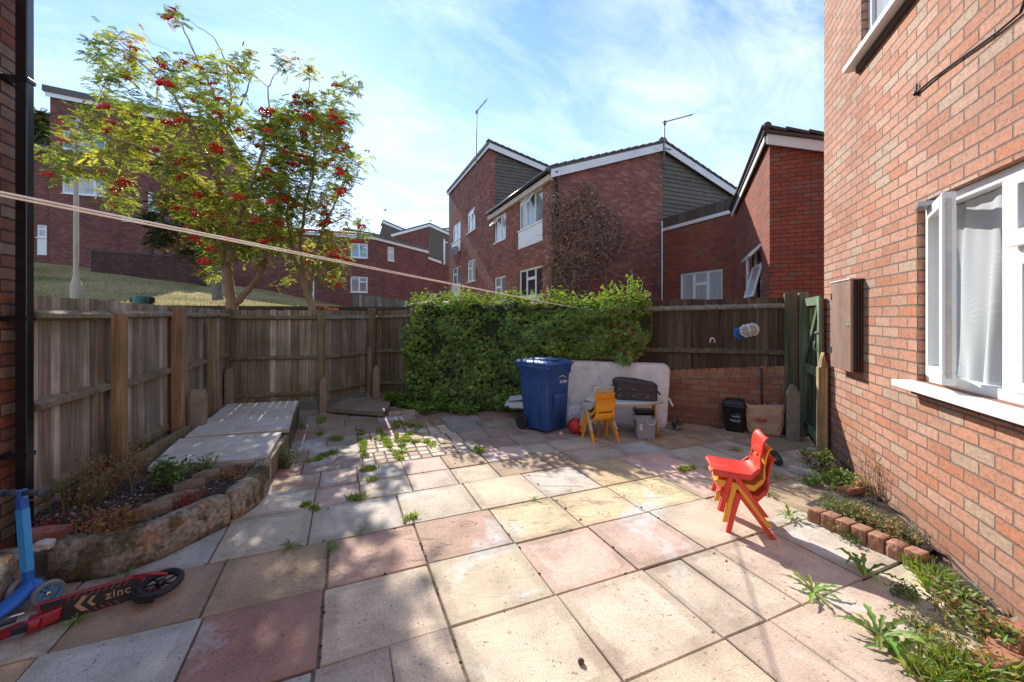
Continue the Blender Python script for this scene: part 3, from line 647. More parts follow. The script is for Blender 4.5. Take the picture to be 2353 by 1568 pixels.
# upper window
mb = MB(); frame_rect(mb, sU0+.003, sU1-.003, zU0, zU0+1.197, .06, .05, .06); uw = mb.build('window', M['white'], rh, bevel=.004)
uw['label'] = 'upper white window cut off by the top of the picture'
mb = MB(); mb.face([plR.pt(a, b, 0)-oR*.08 for a, b in ((sU0+.06, zU0+.06), (sU1-.06, zU0+.06), (sU1-.06, zU0+1.14), (sU0+.06, zU0+1.14))]); mb.build('pane', M['pane_net'], uw)
mb = MB(); mb.box(plR.pt(sU0-.12, zU0-.05, 0)+oR*.10, plR.d*1.56, -oR*.15, UP*.05); mb.build('sill', M['white'], uw, bevel=.005)
mb = MB(); mb.box(plR.pt(sU0-.03, zU0-.11, 0)+oR*.03, plR.d*1.4, -oR*.05, UP*.058); mb.build('sub_sill', bpy.data.materials['dark_sill_timber'], uw)
# brown meter box
s0, s1 = plR.s_of(1936), plR.s_of(1985); z0, z1 = 1.045, 1.90
mtb = thing('meter_box', 'brown wooden meter box with a chipped edge on the sunlit brick wall', 'meter box', plR.pt((s0+s1)/2, z0))
mb = MB(); mb.box(plR.pt(s0+.02, z0+.02, 0)+oR*.0, plR.d*(s1-s0-.04), oR*.075, UP*(z1-z0-.04))
for k, (o, g) in enumerate(((.012, .05), (.03, .04))): mb.box(plR.pt(s0+.02-g*.4, z0+.02-g*.4, 0)+oR*o, plR.d*(s1-s0-.04+g*.8), oR*.012, UP*(z1-z0-.04+g*.8))
mb.build('frame', simple('dark_brown_paint', (.055, .024, .016), .5, .4, 14, bump=.004, stretch=(1, 1, .3)), mtb)
mb = MB(); mb.box(plR.pt(s0, z0, 0)+oR*.075, plR.d*(s1-s0), oR*.022, UP*(z1-z0)); mb.build('door', simple('worn_brown_door', (.30, .195, .145), .45, .25, 7, bump=.002, stretch=(1, 1, .12), dirt=(.33, .24, .19), dscale=4, dth=(.5, .75)), mtb, bevel=.004)
mb = MB(); mb.box(plR.pt(s0-.01, z1-.012, 0)+oR*.0, plR.d*(s1-s0+.02), oR*.105, UP*.012); mb.build('lid', simple('pale_zinc', (.62, .58, .56), .6, .2, 8), mtb)
mb = MB()
for z in (z0+.14, z1-.18): mb.box(plR.pt(s0+.0, z, 0)+oR*.0972, plR.d*.035, oR*.004, UP*.06)
mb.build('hinge', M['rubber'], mtb); mb = MB(); mb.lathe([(.011, 0), (.011, .006), (.004, .007), (0, .003)], 10, plR.pt(s1-.05, (z0+z1)/2, 0)+oR*.097, oR); mb.build('lock', M['metal'], mtb)
# cables
def cable(name, pts, r, label):
    mb = MB(); mb.tube(pts, r, 6); return tag(mb.build(name, M['black']), label, 'cable')
cp = []
for px, py in ((2110, 214), (2150, 180), (2200, 143), (2250, 108), (2300, 72), (2353, 28)): s, z = plR.hit(px, py); cp.append(plR.pt(s, z, 0)+oR*.012)
cp.append(plR.pt(plR.s_of(2353)+.8, 4.3)+oR*.012)
c1_ = cable('wall_cable', cp, .007, 'black cable crossing the upper brick wall at a slant')
mb = MB(); mb.ball(cp[0], .018, 8, 6); mb.box(cp[0]+V(-.01, -.01, 0), V(.012, 0, 0), V(0, .012, 0), V(0, 0, .06)); k = mb.build('cable_clip', M['black'], c1_)
cp = []
for px, py in ((1935, 1062), (1975, 1092), (2018, 1138), (2052, 1168), (2080, 1183), (2115, 1222), (2160, 1268), (2185, 1280), (2230, 1330), (2300, 1398), (2353, 1447)): s, z = plR.hit(px, py); cp.append(plR.pt(s, max(z, .02), 0)+oR*.014)
cable('ground_cable', cp, .006, 'thin black cable running along the foot of the sunlit wall')

# ---------------------------------------------------------------- fences
def boards(mb, a, b, z0f, z1f, nrm, w=.1, cols=(), th=.016, rg=None, gap=.004):
    d = (b-a); L = d.length; d = d.normalized(); s = 0
    while s < L-.02:
        ww = min(w*rg.uniform(.88, 1.1), L-s); g = rg.choice([gap*.3, gap*.6, gap, gap*1.4]); t = (s+ww/2)/L
        c = rg.choice(cols); f = rg.uniform(.72, 1.25); c = tuple(x*f for x in c)
        z1 = z1f(t)+rg.uniform(-.007, .007); o = a+d*s; tilt = rg.uniform(-.006, .006)
        mb.box(V(o.x, o.y, z0f(t))+nrm*rg.uniform(-.003, .003), d*(ww-g)+nrm*.015, nrm*(-th), UP*(z1-z0f(t))+d*tilt, c); s += ww
def rail(mb, a, b, z0, z1, nrm, h=.075, t=.06, col=(.24, .19, .13)):
    d = b-a; p = V(a.x, a.y, z0); e = V(d.x, d.y, z1-z0); n0 = nrm*.003
    mb.prism([p+n0, p+n0+UP*h, p+nrm*t+UP*h*.62, p+nrm*t+UP*h*.25], e, col)
def postb(name, par, c, d, w, h, z=0, col=(.3, .2, .12), dd=None, mat='wood', lab=None):
    mb = MB(); n = V(d.y, -d.x, 0); dd = dd or w
    mb.box(V(c.x, c.y, z)-d*w/2-n*dd/2, d*w, n*dd, UP*h, col); o = mb.build(name, M[mat], par, bevel=.006)
    if lab: o['label'] = lab
    return o
def stub(c, d, h, label, w=.1, z=0, col=None, slope=.08):
    mb = MB(); n = V(d.y, -d.x, 0); o = V(c.x, c.y, z-.05)-d*w/2-n*w/2
    mb.loft([[o, o+d*w, o+d*w+n*w, o+n*w], [o+UP*(h-slope), o+UP*(h-slope)+d*w, o+UP*(h-slope)+d*w+n*w, o+UP*(h-slope)+n*w], [o+UP*h+d*w*.32, o+UP*h+d*w*.68, o+UP*(h)+d*w*.68+n*w, o+UP*h+d*w*.32+n*w]], smooth=False)
    for zz in (h*.35, h*.72): mb.lathe([(.012, 0), (.012, .006), (0, .007)], 8, o+n*(w)+d*w*.7+UP*zz, n)
    return tag(mb.build('concrete_spur', M['stub'], bevel=.008), label, 'concrete post', 'concrete spurs bolted beside the fence posts')
GB = [(0.305, 0.249, 0.199), (0.366, 0.317, 0.269), (0.232, 0.193, 0.154), (0.427, 0.380, 0.320), (0.287, 0.255, 0.218), (0.305, 0.243, 0.199)]
rf = random.Random(11)
FA, FB_ = V(-3.275, 2.70, 0), V(-4.47, 6.28, 0); plF = Pl(FA, FB_-FA); nF = plF.n     # toward the yard
if nF.x < 0: nF = -nF
fl = thing('wooden_fence', 'grey brown vertical board fence along the left side of the yard', 'fence', FA)
mb = MB(); boards(mb, FA, FB_, lambda t: lerp(.05, .2, t), lambda t: 1.70-.05*t, nF, .105, GB, rg=rf, gap=.006); mb.build('board_panel', M['wood'], fl)
sP = [plF.s_of(px) for px in (241, 385, 467)]
segs = [0]+sP+[(FB_-FA).length-.05]
for i in range(4):
    for zz in (1.53, .885, .22):
        if zz == .22 and i > 1: continue
        mb = MB(); a = FA+plF.d*(segs[i]+.02); b = FA+plF.d*(segs[i+1]-.02); rail(mb, a, b, zz+rf.uniform(-.012, .012), zz+rf.uniform(-.012, .012)+(.03 if zz < 1 else 0), nF, .085 if zz > .3 else .14, .075 if zz > .3 else .03, (.30, .25, .175) if zz > 1 else (.25, .2, .135)); mb.build('rail', M['wood'], fl)
for s, wd, h, c in ((sP[0], .065, 1.44, (.40, .25, .125)), (sP[1], .075, 1.52, (.33, .20, .12)), (sP[1]+.13, .042, 1.50, (.40, .27, .15)), (sP[2], .06, 1.36, (.33, .235, .15)), (sP[2]+.14, .045, 1.33, (.40, .26, .14))):
    postb('post', fl, FA+plF.d*s+nF*(.08+.02), plF.d, wd*1.35, h, .14, c)
mb = MB(); a = FA+nF*.05; mb.box(V(a.x, a.y, 0)+plF.d*.2+nF*.12, plF.d*1.75, nF*.05, UP*.30, (.26, .215, .13)); mb.build('gravel_board', M['wood'], fl)
stub(FA+plF.d*(sP[1]+.13)+nF*.25, plF.d, .62, 'short tan concrete spur beside the tall post of the left fence', z=.12, w=.13)
# back panel one
B0, B1 = V(-4.47, 6.28, 0), V(-3.13, 6.62, 0); dB1 = (B1-B0).normalized(); nB1 = V(dB1.y, -dB1.x, 0)
fb = thing('wooden_fence', 'mossy board fence panel behind the raised slabs, under the rowan trunk', 'fence', B0)
mb = MB(); boards(mb, B0, B1, lambda t: .17, lambda t: 1.655, nB1, .1, [(0.348, 0.306, 0.221), (0.288, 0.239, 0.164), (0.396, 0.343, 0.252), (0.258, 0.226, 0.151)], rg=rf, gap=.004); mb.build('board_panel', M['wood'], fb)
for z in (1.50, .86, .27):
    mb = MB(); rail(mb, B0, B1, z, z-.01, nB1, .075, .05, (.20, .165, .10)); mb.build('rail', M['wood'], fb)
postb('post', fb, B0+nB1*.02+dB1*.03, dB1, .11, 1.68, 0, (.17, .14, .085)); postb('post', fb, B1+nB1*.02, dB1, .105, 1.66, 0, (.24, .19, .115))
stub(B0+dB1*.10+nB1*.12, dB1, .62, 'light tan concrete spur in the corner beside the raised slabs', z=.18, w=.1)
stub(B1+nB1*.14+dB1*.06, dB1, .62, 'brown concrete spur between the two back fence panels', z=0, w=.11)
# back panel two (set back) and three
B2 = V(-2.64, 7.52, 0); dB2 = (B2-B1).normalized(); nB2 = V(dB2.y, -dB2.x, 0)
fc = thing('wooden_fence', 'short receding board fence panel left of the creeper hedge', 'fence', B1)
mb = MB(); boards(mb, B1+dB2*.06, B2, lambda t: .16+.02*t, lambda t: 1.66, nB2, .1, [(0.240, 0.190, 0.151), (0.312, 0.257, 0.202), (0.198, 0.159, 0.126)], rg=rf, gap=.004); mb.build('board_panel', M['wood'], fc)
for z in (1.49, .84, .28):
    mb = MB(); rail(mb, B1, B2, z, z+.01, nB2, .08, .055, (.26, .25, .21) if z > 1 else (.19, .16, .1)); mb.build('rail', M['wood'], fc)
postb('post', fc, B2+nB2*.03, dirv(75), .13, 1.70, 0, (.19, .16, .095)); postb('post', fc, B2+nB2*.1-dB2*.12, dB2, .07, 1.0, 0, (.30, .24, .16))
stub(B2+nB2*.14+V(.04, -.1, 0), dirv(75), .62, 'greenish concrete spur beside the post nearest the hedge', z=.09, w=.12)
RA, RB = V(-2.55, 7.60, 0), V(1.95, 6.205, 0); RC = V(3.66, 5.30, 0)
dR1 = (RB-RA).normalized(); nR1 = V(dR1.y, -dR1.x, 0)
fd = thing('wooden_fence', 'board fence largely hidden under the green creeper at the back', 'fence', RA)
mb = MB(); boards(mb, RA, RB, lambda t: .12, lambda t: lerp(1.66, 1.80, t), nR1, .1, [(.22, .175, .12), (.19, .15, .1), (.25, .2, .14)], rg=rf, gap=.005); mb.build('board_panel', M['wood'], fd)
for z in (1.50, .86, .27):
    mb = MB(); rail(mb, RA, RB, z, z+.14, nR1, .075, .05, (.22, .19, .12)); mb.build('rail', M['wood'], fd)
# right hand dark fence on the brick wall
dR2 = (RC-RB).normalized(); nR2 = V(dR2.y, -dR2.x, 0)
fe = thing('wooden_fence', 'dark brown stained board fence standing over the low brick wall', 'fence', RB)
mb = MB(); boards(mb, RB, RC, lambda t: .55, lambda t: 1.80, nR2, .105, [(.075, .045, .033), (.09, .055, .038), (.065, .04, .03), (.10, .062, .042), (.085, .05, .036), (.115, .078, .055)], rg=rf, gap=.003); mb.build('board_panel', M['wood_dark'], fe)
for z, c in ((1.62, (.26, .225, .17)), (1.0, (.14, .11, .075))):
    mb = MB(); rail(mb, RB, RC, z, z+.03, nR2, .085, .06, c); mb.build('rail', M['wood_dark'], fe)
postb('post', fe, RC+nR2*.0, dR2, .13, 1.86, 0, (.13, .12, .075))
plW = Pl(RB+nR2*.045, dR2); Lw = (RC-RB).length
lw = thing('garden_wall', 'low orange brick retaining wall under the dark fence', 'wall', plW.o)
mb = MB()
wl = Lw-.06
pts_out = [(-.3, -.05), (wl, -.05), (wl, .79), (-.3, .58)]
wall_sheet(mb, plW, 1, pts_out)
mb.build('wall', M['brick_low'], lw)
mb = MB(); n = 16; s = -.3
for i in range(22):
    ww = (wl+.3)/22; z = lerp(.58, .79, i/22); z2 = lerp(.58, .79, (i+1)/22); f = rf.uniform(.8, 1.15)
    a = plW.pt(s+i*ww+.005, z+.004, .012); mb.box(a, plW.d*(ww-.010)+UP*(z2-z), -plW.n*.10, UP*.105, (.37*f, .17*f, .095*f))
mb.box(plW.pt(s, .56, .004), plW.d*(wl+.3)+UP*.21, -plW.n*.08, UP*.10, (.3, .24, .19))
mb.build('coping', M['attr_rough'], lw, bevel=.004)
# gate, post spurs, jamb
ga = thing('garden_gate', 'faded green wooden plank gate beside the sunlit house wall', 'gate', V(3.82, 5.18, 0))
G0, G1 = V(3.80, 5.20, 0), V(3.44, 4.46, 0); dG = (G1-G0).normalized(); nG = V(dG.y, -dG.x, 0)
if nG.x > 0: nG = -nG
mb = MB(); GG = [(.075, .115, .06), (.09, .135, .07), (.065, .10, .055), (.10, .14, .085)]
boards(mb, G0+dG*.05, G1, lambda t: .04, lambda t: 1.78, nG, .095, GG, rg=rf, gap=.004); mb.build('board_panel', M['wood'], ga)
Lg = (G1-G0).length
for z in (1.68, .86, .12):
    mb = MB(); mb.box(G0+dG*.06+UP*z+nG*.004, dG*(Lg-.06), nG*.03, UP*.1, (.17, .23, .145)); mb.build('rail', M['wood'], ga, bevel=.004)
mb = MB(); p0 = G0+dG*.1+UP*.96+nG*.006; p1 = G0+dG*(Lg-.03)+UP*1.68+nG*.006; e = p1-p0; mb.prism([p0, p0+UP*.11, p0+UP*.11+nG*.025, p0+nG*.025], e, (.10, .14, .08)); mb.build('brace', M['wood'], ga)
mb = MB(); mb.box(G1-dG*.05+UP*.04+nG*.006, dG*.06, nG*.03, UP*1.72, (.2, .26, .16)); mb.build('stile', M['wood'], ga)
mb = MB(); mb.tube([G1-dG*.10+nG*.05+UP*1.36, G1-dG*.0+nG*.05+UP*1.38], .008, 6); mb.tube([G1-dG*.06+nG*(.05+.02*math.sin(a))+UP*(1.22-.05*math.cos(a*1.0)) for a in [k*.3 for k in range(11)]], .006, 6)
mb.build('latch', M['metal'], ga)
postb('hanging_post', ga, G0-dG*.02+nG*.03, dG, .1, 1.86, 0, (.20, .22, .14))
jp = P(1886, 1052); postb('jamb', ga, V(jp.x-.01, jp.y-.03, 0), eW, .085, 1.0, 0, (.48, .32, .16))
mb = MB(); mb.prism([V(jp.x-.05, jp.y-.07, 1.0), V(jp.x+.03, jp.y-.06, 1.0), V(jp.x+.0, jp.y-.05, 1.16), V(jp.x-.03, jp.y-.06, 1.09)], V(.012, .06, 0), (.55, .37, .2)); mb.build('splintered_top', M['wood'], ga)
q = P(1804, 994); stub(V(q.x, q.y+.05, 0), dR2, .80, 'dark mossy concrete spur standing against the low brick wall', w=.12, slope=.1)
q = P(1828, 1014); stub(V(q.x, q.y+.05, 0), dR2, .74, 'tall brown concrete spur in front of the gate post', w=.135, slope=.1)
cable('hose_cable', [plW.pt(plW.s_of(1749), .86, .03), plW.pt(plW.s_of(1750), .5, .03), plW.pt(plW.s_of(1751), .02, .03)], .012, 'black cable hanging down the low brick wall behind the paper bag')
# ---------------------------------------------------------------- the gabled house in the middle
C0 = V(1.29, 13.0, 0)
plM = Pl(C0, eB); plG = Pl(C0, eA)            # facade (outward -n), gable (outward +n)
def rs(r, s, z): p = C0+eA*r+eB*s; return V(p.x, p.y, z)
mh = thing('brick_house', 'red brick house with grey tile hung gables in the middle of the picture', 'house', C0)
EV, AP, RE = 6.18, 7.80, 6.2; AR, RR = 4.58, 9.2; TS, TE, TZ = 6.0, 13.7, 9.42
def win_px(pl, x0, x1, ytop, ybot):
    a, b = pl.s_of(x0), pl.s_of(x1); return (a, b, pl.hit(x1, ybot)[1], pl.hit(x1, ytop)[1])
WM = {k: win_px(plM, *v) for k, v in dict(w1=(1192, 1247, 425, 506), w2=(1135, 1162, 486, 548), w3=(1192, 1247, 608, 680), w4=(1135.5, 1162, 632, 692), w5=(1039, 1058, 504, 548), w6=(1073, 1092, 473.5, 526), w7=(1039, 1058, 609, 653), w8=(1073.5, 1092, 592, 645)).items()}
hol = [(min(a, b), max(a, b), z0, z1) for a, b, z0, z1 in WM.values()]
mb = MB()
wall_sheet(mb, plM, -1, [(0, -1), (TS, -1), (TS, EV+.02), (0, EV+.02)], [h for h in hol if h[0] < TS], depth=.10)
wall_sheet(mb, plM, -1, [(TS, -1), (TE, -1), (TE, TZ), (TS, TZ)], [h for h in hol if h[0] > TS], depth=.10)
wall_sheet(mb, plG, 1, [(0, -1), (AR, -1), (AR, AP), (0, EV)])
plT = Pl(rs(0, TS, 0), eA); wall_sheet(mb, plT, 1, [(0, EV-.3), (.28, EV-.3), (.28, TZ-.05), (0, TZ)])
mb.face([rs(RR, 0, -1), rs(RR, TE, -1), rs(RR, TE, RE), rs(RR, 0, RE)]); mb.face([rs(0, TE, -1), rs(0, TE, TZ), rs(RR, TE, 7.4), rs(RR, TE, -1)])
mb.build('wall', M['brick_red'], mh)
# tile hanging: courses of plain tiles
rc = random.Random(4)
def tile_hang(name, pl, out, outline, off, course=.155):
    mb = MB(); z0 = min(p[1] for p in outline); z1 = max(p[1] for p in outline); z = z0; k = 0
    while z < z1:
        q = clip_poly([(-1, z), (30, z), (30, min(z+course, z1)), (-1, min(z+course, z1))], outline)
        if q and len(q) > 2:
            f = rc.uniform(.86, 1.1); zz = lambda b: off+.03*(1-(b-z)/course)
            pts = [pl.pt(a, b, out*zz(b)) for a, b in q]
            mb.face(pts if out > 0 else pts[::-1], (f, f, f))
            lo = [p for p in q if abs(p[1]-z) < 1e-6]
            if len(lo) >= 2:
                a, b = min(p[0] for p in lo), max(p[0] for p in lo)
                mb.face([pl.pt(a, z, out*(off+.03)), pl.pt(b, z, out*(off+.03)), pl.pt(b, z, out*off), pl.pt(a, z, out*off)][::-1 if out > 0 else 1], (.5, .5, .5))
        z += course
    return mb.build(name, M['clad'], mh)
tile_hang('tile_hanging', plG, 1, [(AR, 3.6), (RR, 3.6), (RR, RE), (AR, AP)], -.06)
tile_hang('tile_hanging', plT, 1, [(.28, EV-.4), (6.5, EV-.4), (6.5, TZ-.24*6.5), (.28, TZ-.07)], -.04)
def roofslab(name, par, a, b, c, d, th=.16, mat='tile'):
    mb = MB(); mb.prism([a, b, c, d], V(0, 0, th)); return mb.build(name, M[mat], par, bevel=.01)
def verge_tiles(mb, p, q, w, step=.32, th=.05, lift=.0):   # stepped ends of the tiles along a verge
    n = max(2, int((q-p).length/step)); d = (q-p)/n
    for i in range(n): mb.box(p+d*i+UP*lift, d*1.02+UP*.035, w, UP*th)
roofslab('roof', mh, rs(-.18, -.12, EV+.02), rs(AR, -.12, AP+.02), rs(AR, TS, AP+.02), rs(-.18, TS, EV+.02), .12)
roofslab('roof', mh, rs(AR, -.12, AP+.02), rs(RR+.25, -.12, RE-.07), rs(RR+.25, TE, RE-.07), rs(AR, TE, AP+.02), .12)
roofslab('roof', mh, rs(-.12, TS-.12, TZ+.03), rs(7, TS-.12, TZ+.03-.235*7.12), rs(7, TE+.15, TZ+.03-.235*7.12), rs(-.12, TE+.15, TZ+.03), .16)
mb = MB()
verge_tiles(mb, rs(-.18, -.16, EV+.12), rs(AR, -.16, AP+.12), eB*.3); verge_tiles(mb, rs(RR+.25, -.16, RE+.03), rs(AR, -.16, AP+.12), eB*.3)
mb.ball(rs(AR, -.02, AP+.18), .16, 10, 6); mb.build('verge_tiles', M['tile'], mh); mb = MB()
verge_tiles(mb, rs(7, TS-.17, TZ+.15-.235*7.12), rs(-.12, TS-.17, TZ+.16), eB*.3)
mb.build('verge_tiles', M['tile'], mh)
mb = MB()
for a, b in ((rs(-.1, -.14, EV-.02), rs(AR, -.14, AP-.02)), (rs(AR, -.14, AP-.02), rs(RR+.2, -.14, RE-.09))): mb.prism([a-UP*.17, a+UP*.09, a+UP*.09+eB*.04, a-UP*.17+eB*.04], b-a)
a, b = rs(-.06, TS-.14, TZ), rs(6.8, TS-.14, TZ-.235*6.86); mb.prism([a-UP*.17, a+UP*.08, a+UP*.08+eB*.04, a-UP*.17+eB*.04], b-a)
a = rs(-.09, TS-.14, TZ-.02); mb.box(a-UP*.13, eB*(TE-TS+.25), eA*.04, UP*.14)
mb.build('bargeboard', M['white_dirty'], mh)
mb = MB(); a = rs(-.12, 0, EV-.22); mb.box(a-eB*.02, eB*(TS-.05), eA*.14, UP*.18); mb.build('fascia', simple('cream_fascia', (.60, .52, .44), .6, .15, 3), mh)
mb = MB(); pp = [rs(-.20, -.12, EV+.03), rs(-.20, TS-.02, EV+.03)]; mb.tube(pp, .055, 8, flat=1)
mb.tube([rs(-.20, -.05, EV+.02), rs(.12, -.12, EV+.02), rs(.16, -.07, EV-.12), rs(.16, -.06, 4.4)], .04, 8); mb.build('gutter', M['pipe'], mh)
two = [(0, .5, [.62]), (.5, 1, [])]; three = [(0, .30, []), (.30, .68, [.66]), (.68, 1, [])]
def wnd(k, cols, **kw): a, b, z0, z1 = WM[k]; return window(mh, plM, -1, a, b, z0, z1, cols, **kw)
def flipc(cs): return [(1-b, 1-a, t) for a, b, t in cs[::-1]]
wnd('w1', flipc([(0, .30, []), (.30, .66, []), (.66, 1, [])]), panel=.62, pane='pane'); wnd('w2', flipc([(0, .55, []), (.55, 1, [])]), pane='pane_net')
wnd('w3', flipc(three), panel=.62, pane='pane_dark'); wnd('w4', flipc([(0, .5, [.6]), (.5, 1, [])]), pane='pane'); wnd('w5', flipc(two), panel=.62, pane='pane_net'); wnd('w6', flipc(two), pane='pane_net'); wnd('w7', flipc(two), panel=.62); wnd('w8', flipc(two), pane='pane_net')
a, b, z0, z1 = WM['w1']; sa = lerp(a, b, .32); sb = lerp(a, b, .66); sash(mh, plM, -1, min(sa, sb), max(sa, sb), z1-.48, z1-.05, 32, pane='pane_net')
a, b, z0, z1 = WM['w2']; sa = lerp(a, b, .05); sb = lerp(a, b, .52); sash(mh, plM, -1, min(sa, sb), max(sa, sb), z1-.46, z1-.05, 38, pane='pane_net')
a, b, z0, z1 = WM['w6']; sa = lerp(a, b, .5); sb = lerp(a, b, .98); sash(mh, plM, -1, min(sa, sb), max(sa, sb), z1-.42, z1-.05, 20, pane='pane_net')
# side wing along eB toward the yard
plV = Pl(rs(AR, 0, 0), -eB)                    # s grows toward the viewer, outward = -eA
oV = 1 if plV.n.dot(eA) < 0 else -1
a, b = plV.s_of(1562), plV.s_of(1660); zt_ = plV.hit(1660, 617)[1]; LW = 3.05
wh = thing('brick_house', 'low red brick wing with white framed window above the dark fence', 'house', rs(AR, -1.5, 0))
mb = MB(); wall_sheet(mb, plV, oV, [(.02, -1), (LW, -1), (LW, 4.72), (.02, 4.72)], [(a, b, zt_-1.25, zt_)], depth=.1)
mb.face([rs(AR, -LW, -1), rs(AR+4, -LW, -1), rs(AR+4, -LW, 4.72), rs(AR, -LW, 4.72)]); mb.build('wall', M['brick_dark'], wh)
window(wh, plV, oV, a, b, zt_-1.25, zt_, [(0, .32, []), (.32, .67, [.68]), (.67, 1, [])], pane='pane_net', fw=.05)
mb = MB(); mb.box(rs(AR-.05, .0, 4.66), -eB*LW, eA*.06, UP*.11); mb.build('fascia', M['white_dirty'], wh)
mb = MB()
for i in range(8):
    f = rc.uniform(.75, 1.2); mb.box(rs(AR-.03, -.01-i*LW/8, 4.775), -eB*(LW/8-.012), eA*.05, UP*.36, (.10*f, .072*f, .06*f))
mb.box(rs(AR, -.02, 4.775), -eB*(LW-.02), eA*.02, UP*.33, (.04, .03, .025)); mb.build('parapet_tiles', M['attr_rough'], wh)
mb = MB(); mb.face([rs(AR, 0, 4.75), rs(AR, -LW, 4.75), rs(AR+4.5, -LW, 4.75), rs(AR+4.5, 0, 4.75)][::-1]); mb.build('roof', M['tile_dark'], wh)
mb = MB(); mb.tube([rs(AR-.05, -.05, -1), rs(AR-.05, -.05, 5.05)], .028, 8); mb.build('downpipe', M['white_dirty'], wh)
# angled house at the right
K = V(4.80, 7.50, 0); eR = V(.9304, -.3665, 0)
plL = Pl(K, eW); plK = Pl(K, eR); oL = 1 if plL.n.x < 0 else -1; oK = 1 if plK.n.y < 0 else -1
zK, zF = 4.86, 4.45; LL = 4.35
kh = thing('brick_house', 'dark red brick house corner with white verge next to the sunlit wall', 'house', K)
w10 = win_px(plL, 1709, 1721, 583, 690); w11 = win_px(plL, 1728, 1750, 556, 690)
hl = [(min(a, b), max(a, b), z0, z1) for a, b, z0, z1 in (w10, w11)]
mb = MB(); wall_sheet(mb, plL, oL, [(0, -1), (LL, -1), (LL, zF), (0, zK)], hl, depth=.1)
wall_sheet(mb, plK, oK, [(0, -1), (4, -1), (4, zK-1.25), (0, zK)], uo=.06)
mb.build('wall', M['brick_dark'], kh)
a, b, z0, z1 = hl[0]; window(kh, plL, oL, a, b, z0, z1, [(0, 1, [.62])], pane='pane')
a, b, z0, z1 = hl[1]; window(kh, plL, oL, a, b, z0, z1, [(0, 1, [.66])], pane='pane_dark'); sash(kh, plL, oL, a+.03, b-.03, z0+(z1-z0)*.68, z1-.04, 42, pane='pane_net'); sash(kh, plL, oL, a+.03, b-.03, z0+.05, z0+(z1-z0)*.63, 14, pane='pane_net')
mb = MB(); sl_ = -1.25/4
p = K-eR*.10-plL.n*0; a = V(K.x, K.y, zK)-eR*.09; b = V(K.x, K.y, zF)+eW*LL-eR*.09
mb.prism([a-UP*.05, a+UP*.07, a+UP*.07+eR*.03, a-UP*.05+eR*.03], b-a)
a = V(K.x, K.y, zK)-eW*.10-eR*.06; b = a+eR*4+UP*(sl_*4); mb.prism([a-UP*.12, a+UP*.10, a+UP*.10+eW*.03, a-UP*.12+eW*.03], b-a)
mb.build('bargeboard', M['white_dirty'], kh)
a = V(K.x, K.y, zK+.09)-eW*.15-eR*.12; b = V(K.x, K.y, zF+.09)+eW*(LL+.02)-eR*.12
roofslab('roof', kh, a, a+eR*4.4+UP*sl_*4.4, b+eR*4.4+UP*sl_*4.4, b, .06, 'tile_dark')
mb = MB(); verge_tiles(mb, a+eR*4.2+UP*(sl_*4.2+.06)-eW*.02, a+UP*.06-eW*.02, eW*.4, .36, .05); mb.ball(a+UP*.1+eR*.05, .075, 8, 6); mb.tube([a+UP*.1, b+UP*.1], .045, 8); mb.build('verge_tiles', M['tile_dark'], kh)
# ---------------------------------------------------------------- far houses
PF = at(115, 607, 23); PF.z = 0
plA = Pl(PF, eA); s1 = plA.s_of(505)
fh = thing('brick_house', 'three storey dark brick house on the slope behind the rowan tree', 'house', V(PF.x, PF.y, 3.4))
za = plA.hit(115, 219)[1]; zb_ = plA.hit(222, 241)[1]; sb_ = plA.s_of(222); ztop = lambda s: za+(zb_-za)*s/sb_
fw = [win_px(plA, 143, 244, 311, 354), win_px(plA, 142, 245, 414.5, 453), win_px(plA, 341, 371, 335, 385), win_px(plA, 339, 366, 443, 488), win_px(plA, 379, 389, 540, 548), win_px(plA, 397, 428, 540, 592)]
mb = MB(); wall_sheet(mb, plA, 1, [(0, 2.0), (s1, 2.0), (s1, ztop(s1)), (0, za)], fw, depth=.1)
mb.face([plA.pt(0, 2, 0), plA.pt(0, 2, -9), plA.pt(0, za, -9), plA.pt(0, za, 0)]); mb.face([plA.pt(s1, 2, 0), plA.pt(s1, 2, -9), plA.pt(s1, ztop(s1), -9), plA.pt(s1, ztop(s1), 0)])
mb.build('wall', M['brick_far'], fh)
colsA = [(0, .27, []), (.27, .73, []), (.73, 1, [])]
window(fh, plA, 1, *fw[0], colsA, pane='pane_blue', fw=.07); window(fh, plA, 1, *fw[1], colsA, pane='pane_net', fw=.07); window(fh, plA, 1, *fw[2], [(0, 1, [.62])], pane='pane_blue', fw=.07); window(fh, plA, 1, *fw[3], [(0, 1, [.62])], pane='pane', fw=.07); window(fh, plA, 1, *fw[4], [(0, 1, [])], pane='pane', fw=.04)
dw = window(fh, plA, 1, *fw[5], [(0, .3, []), (.3, .62, []), (.62, 1, [])], pane='pane', fw=.05, name='glazed_door', mull=.16)
dw.data.materials[0] = simple('dark_door_paint', (.07, .06, .07), .5, .1, 5)
mb = MB(); a = plA.pt(-.15, za, .12); b = plA.pt(s1+.1, ztop(s1), .12); mb.prism([a-UP*.12, a+UP*.14, a+UP*.14-plA.n*.05, a-UP*.12-plA.n*.05], b-a); mb.build('fascia', M['white'], fh)
mb = MB(); a = plA.pt(-.25, za+.14, .2); b = plA.pt(s1+.2, ztop(s1)+.14, .2); mb.prism([a, a+UP*.34, a+UP*.30-plA.n*9.4, a-plA.n*9.4], b-a); mb.build('roof', M['tile'], fh)
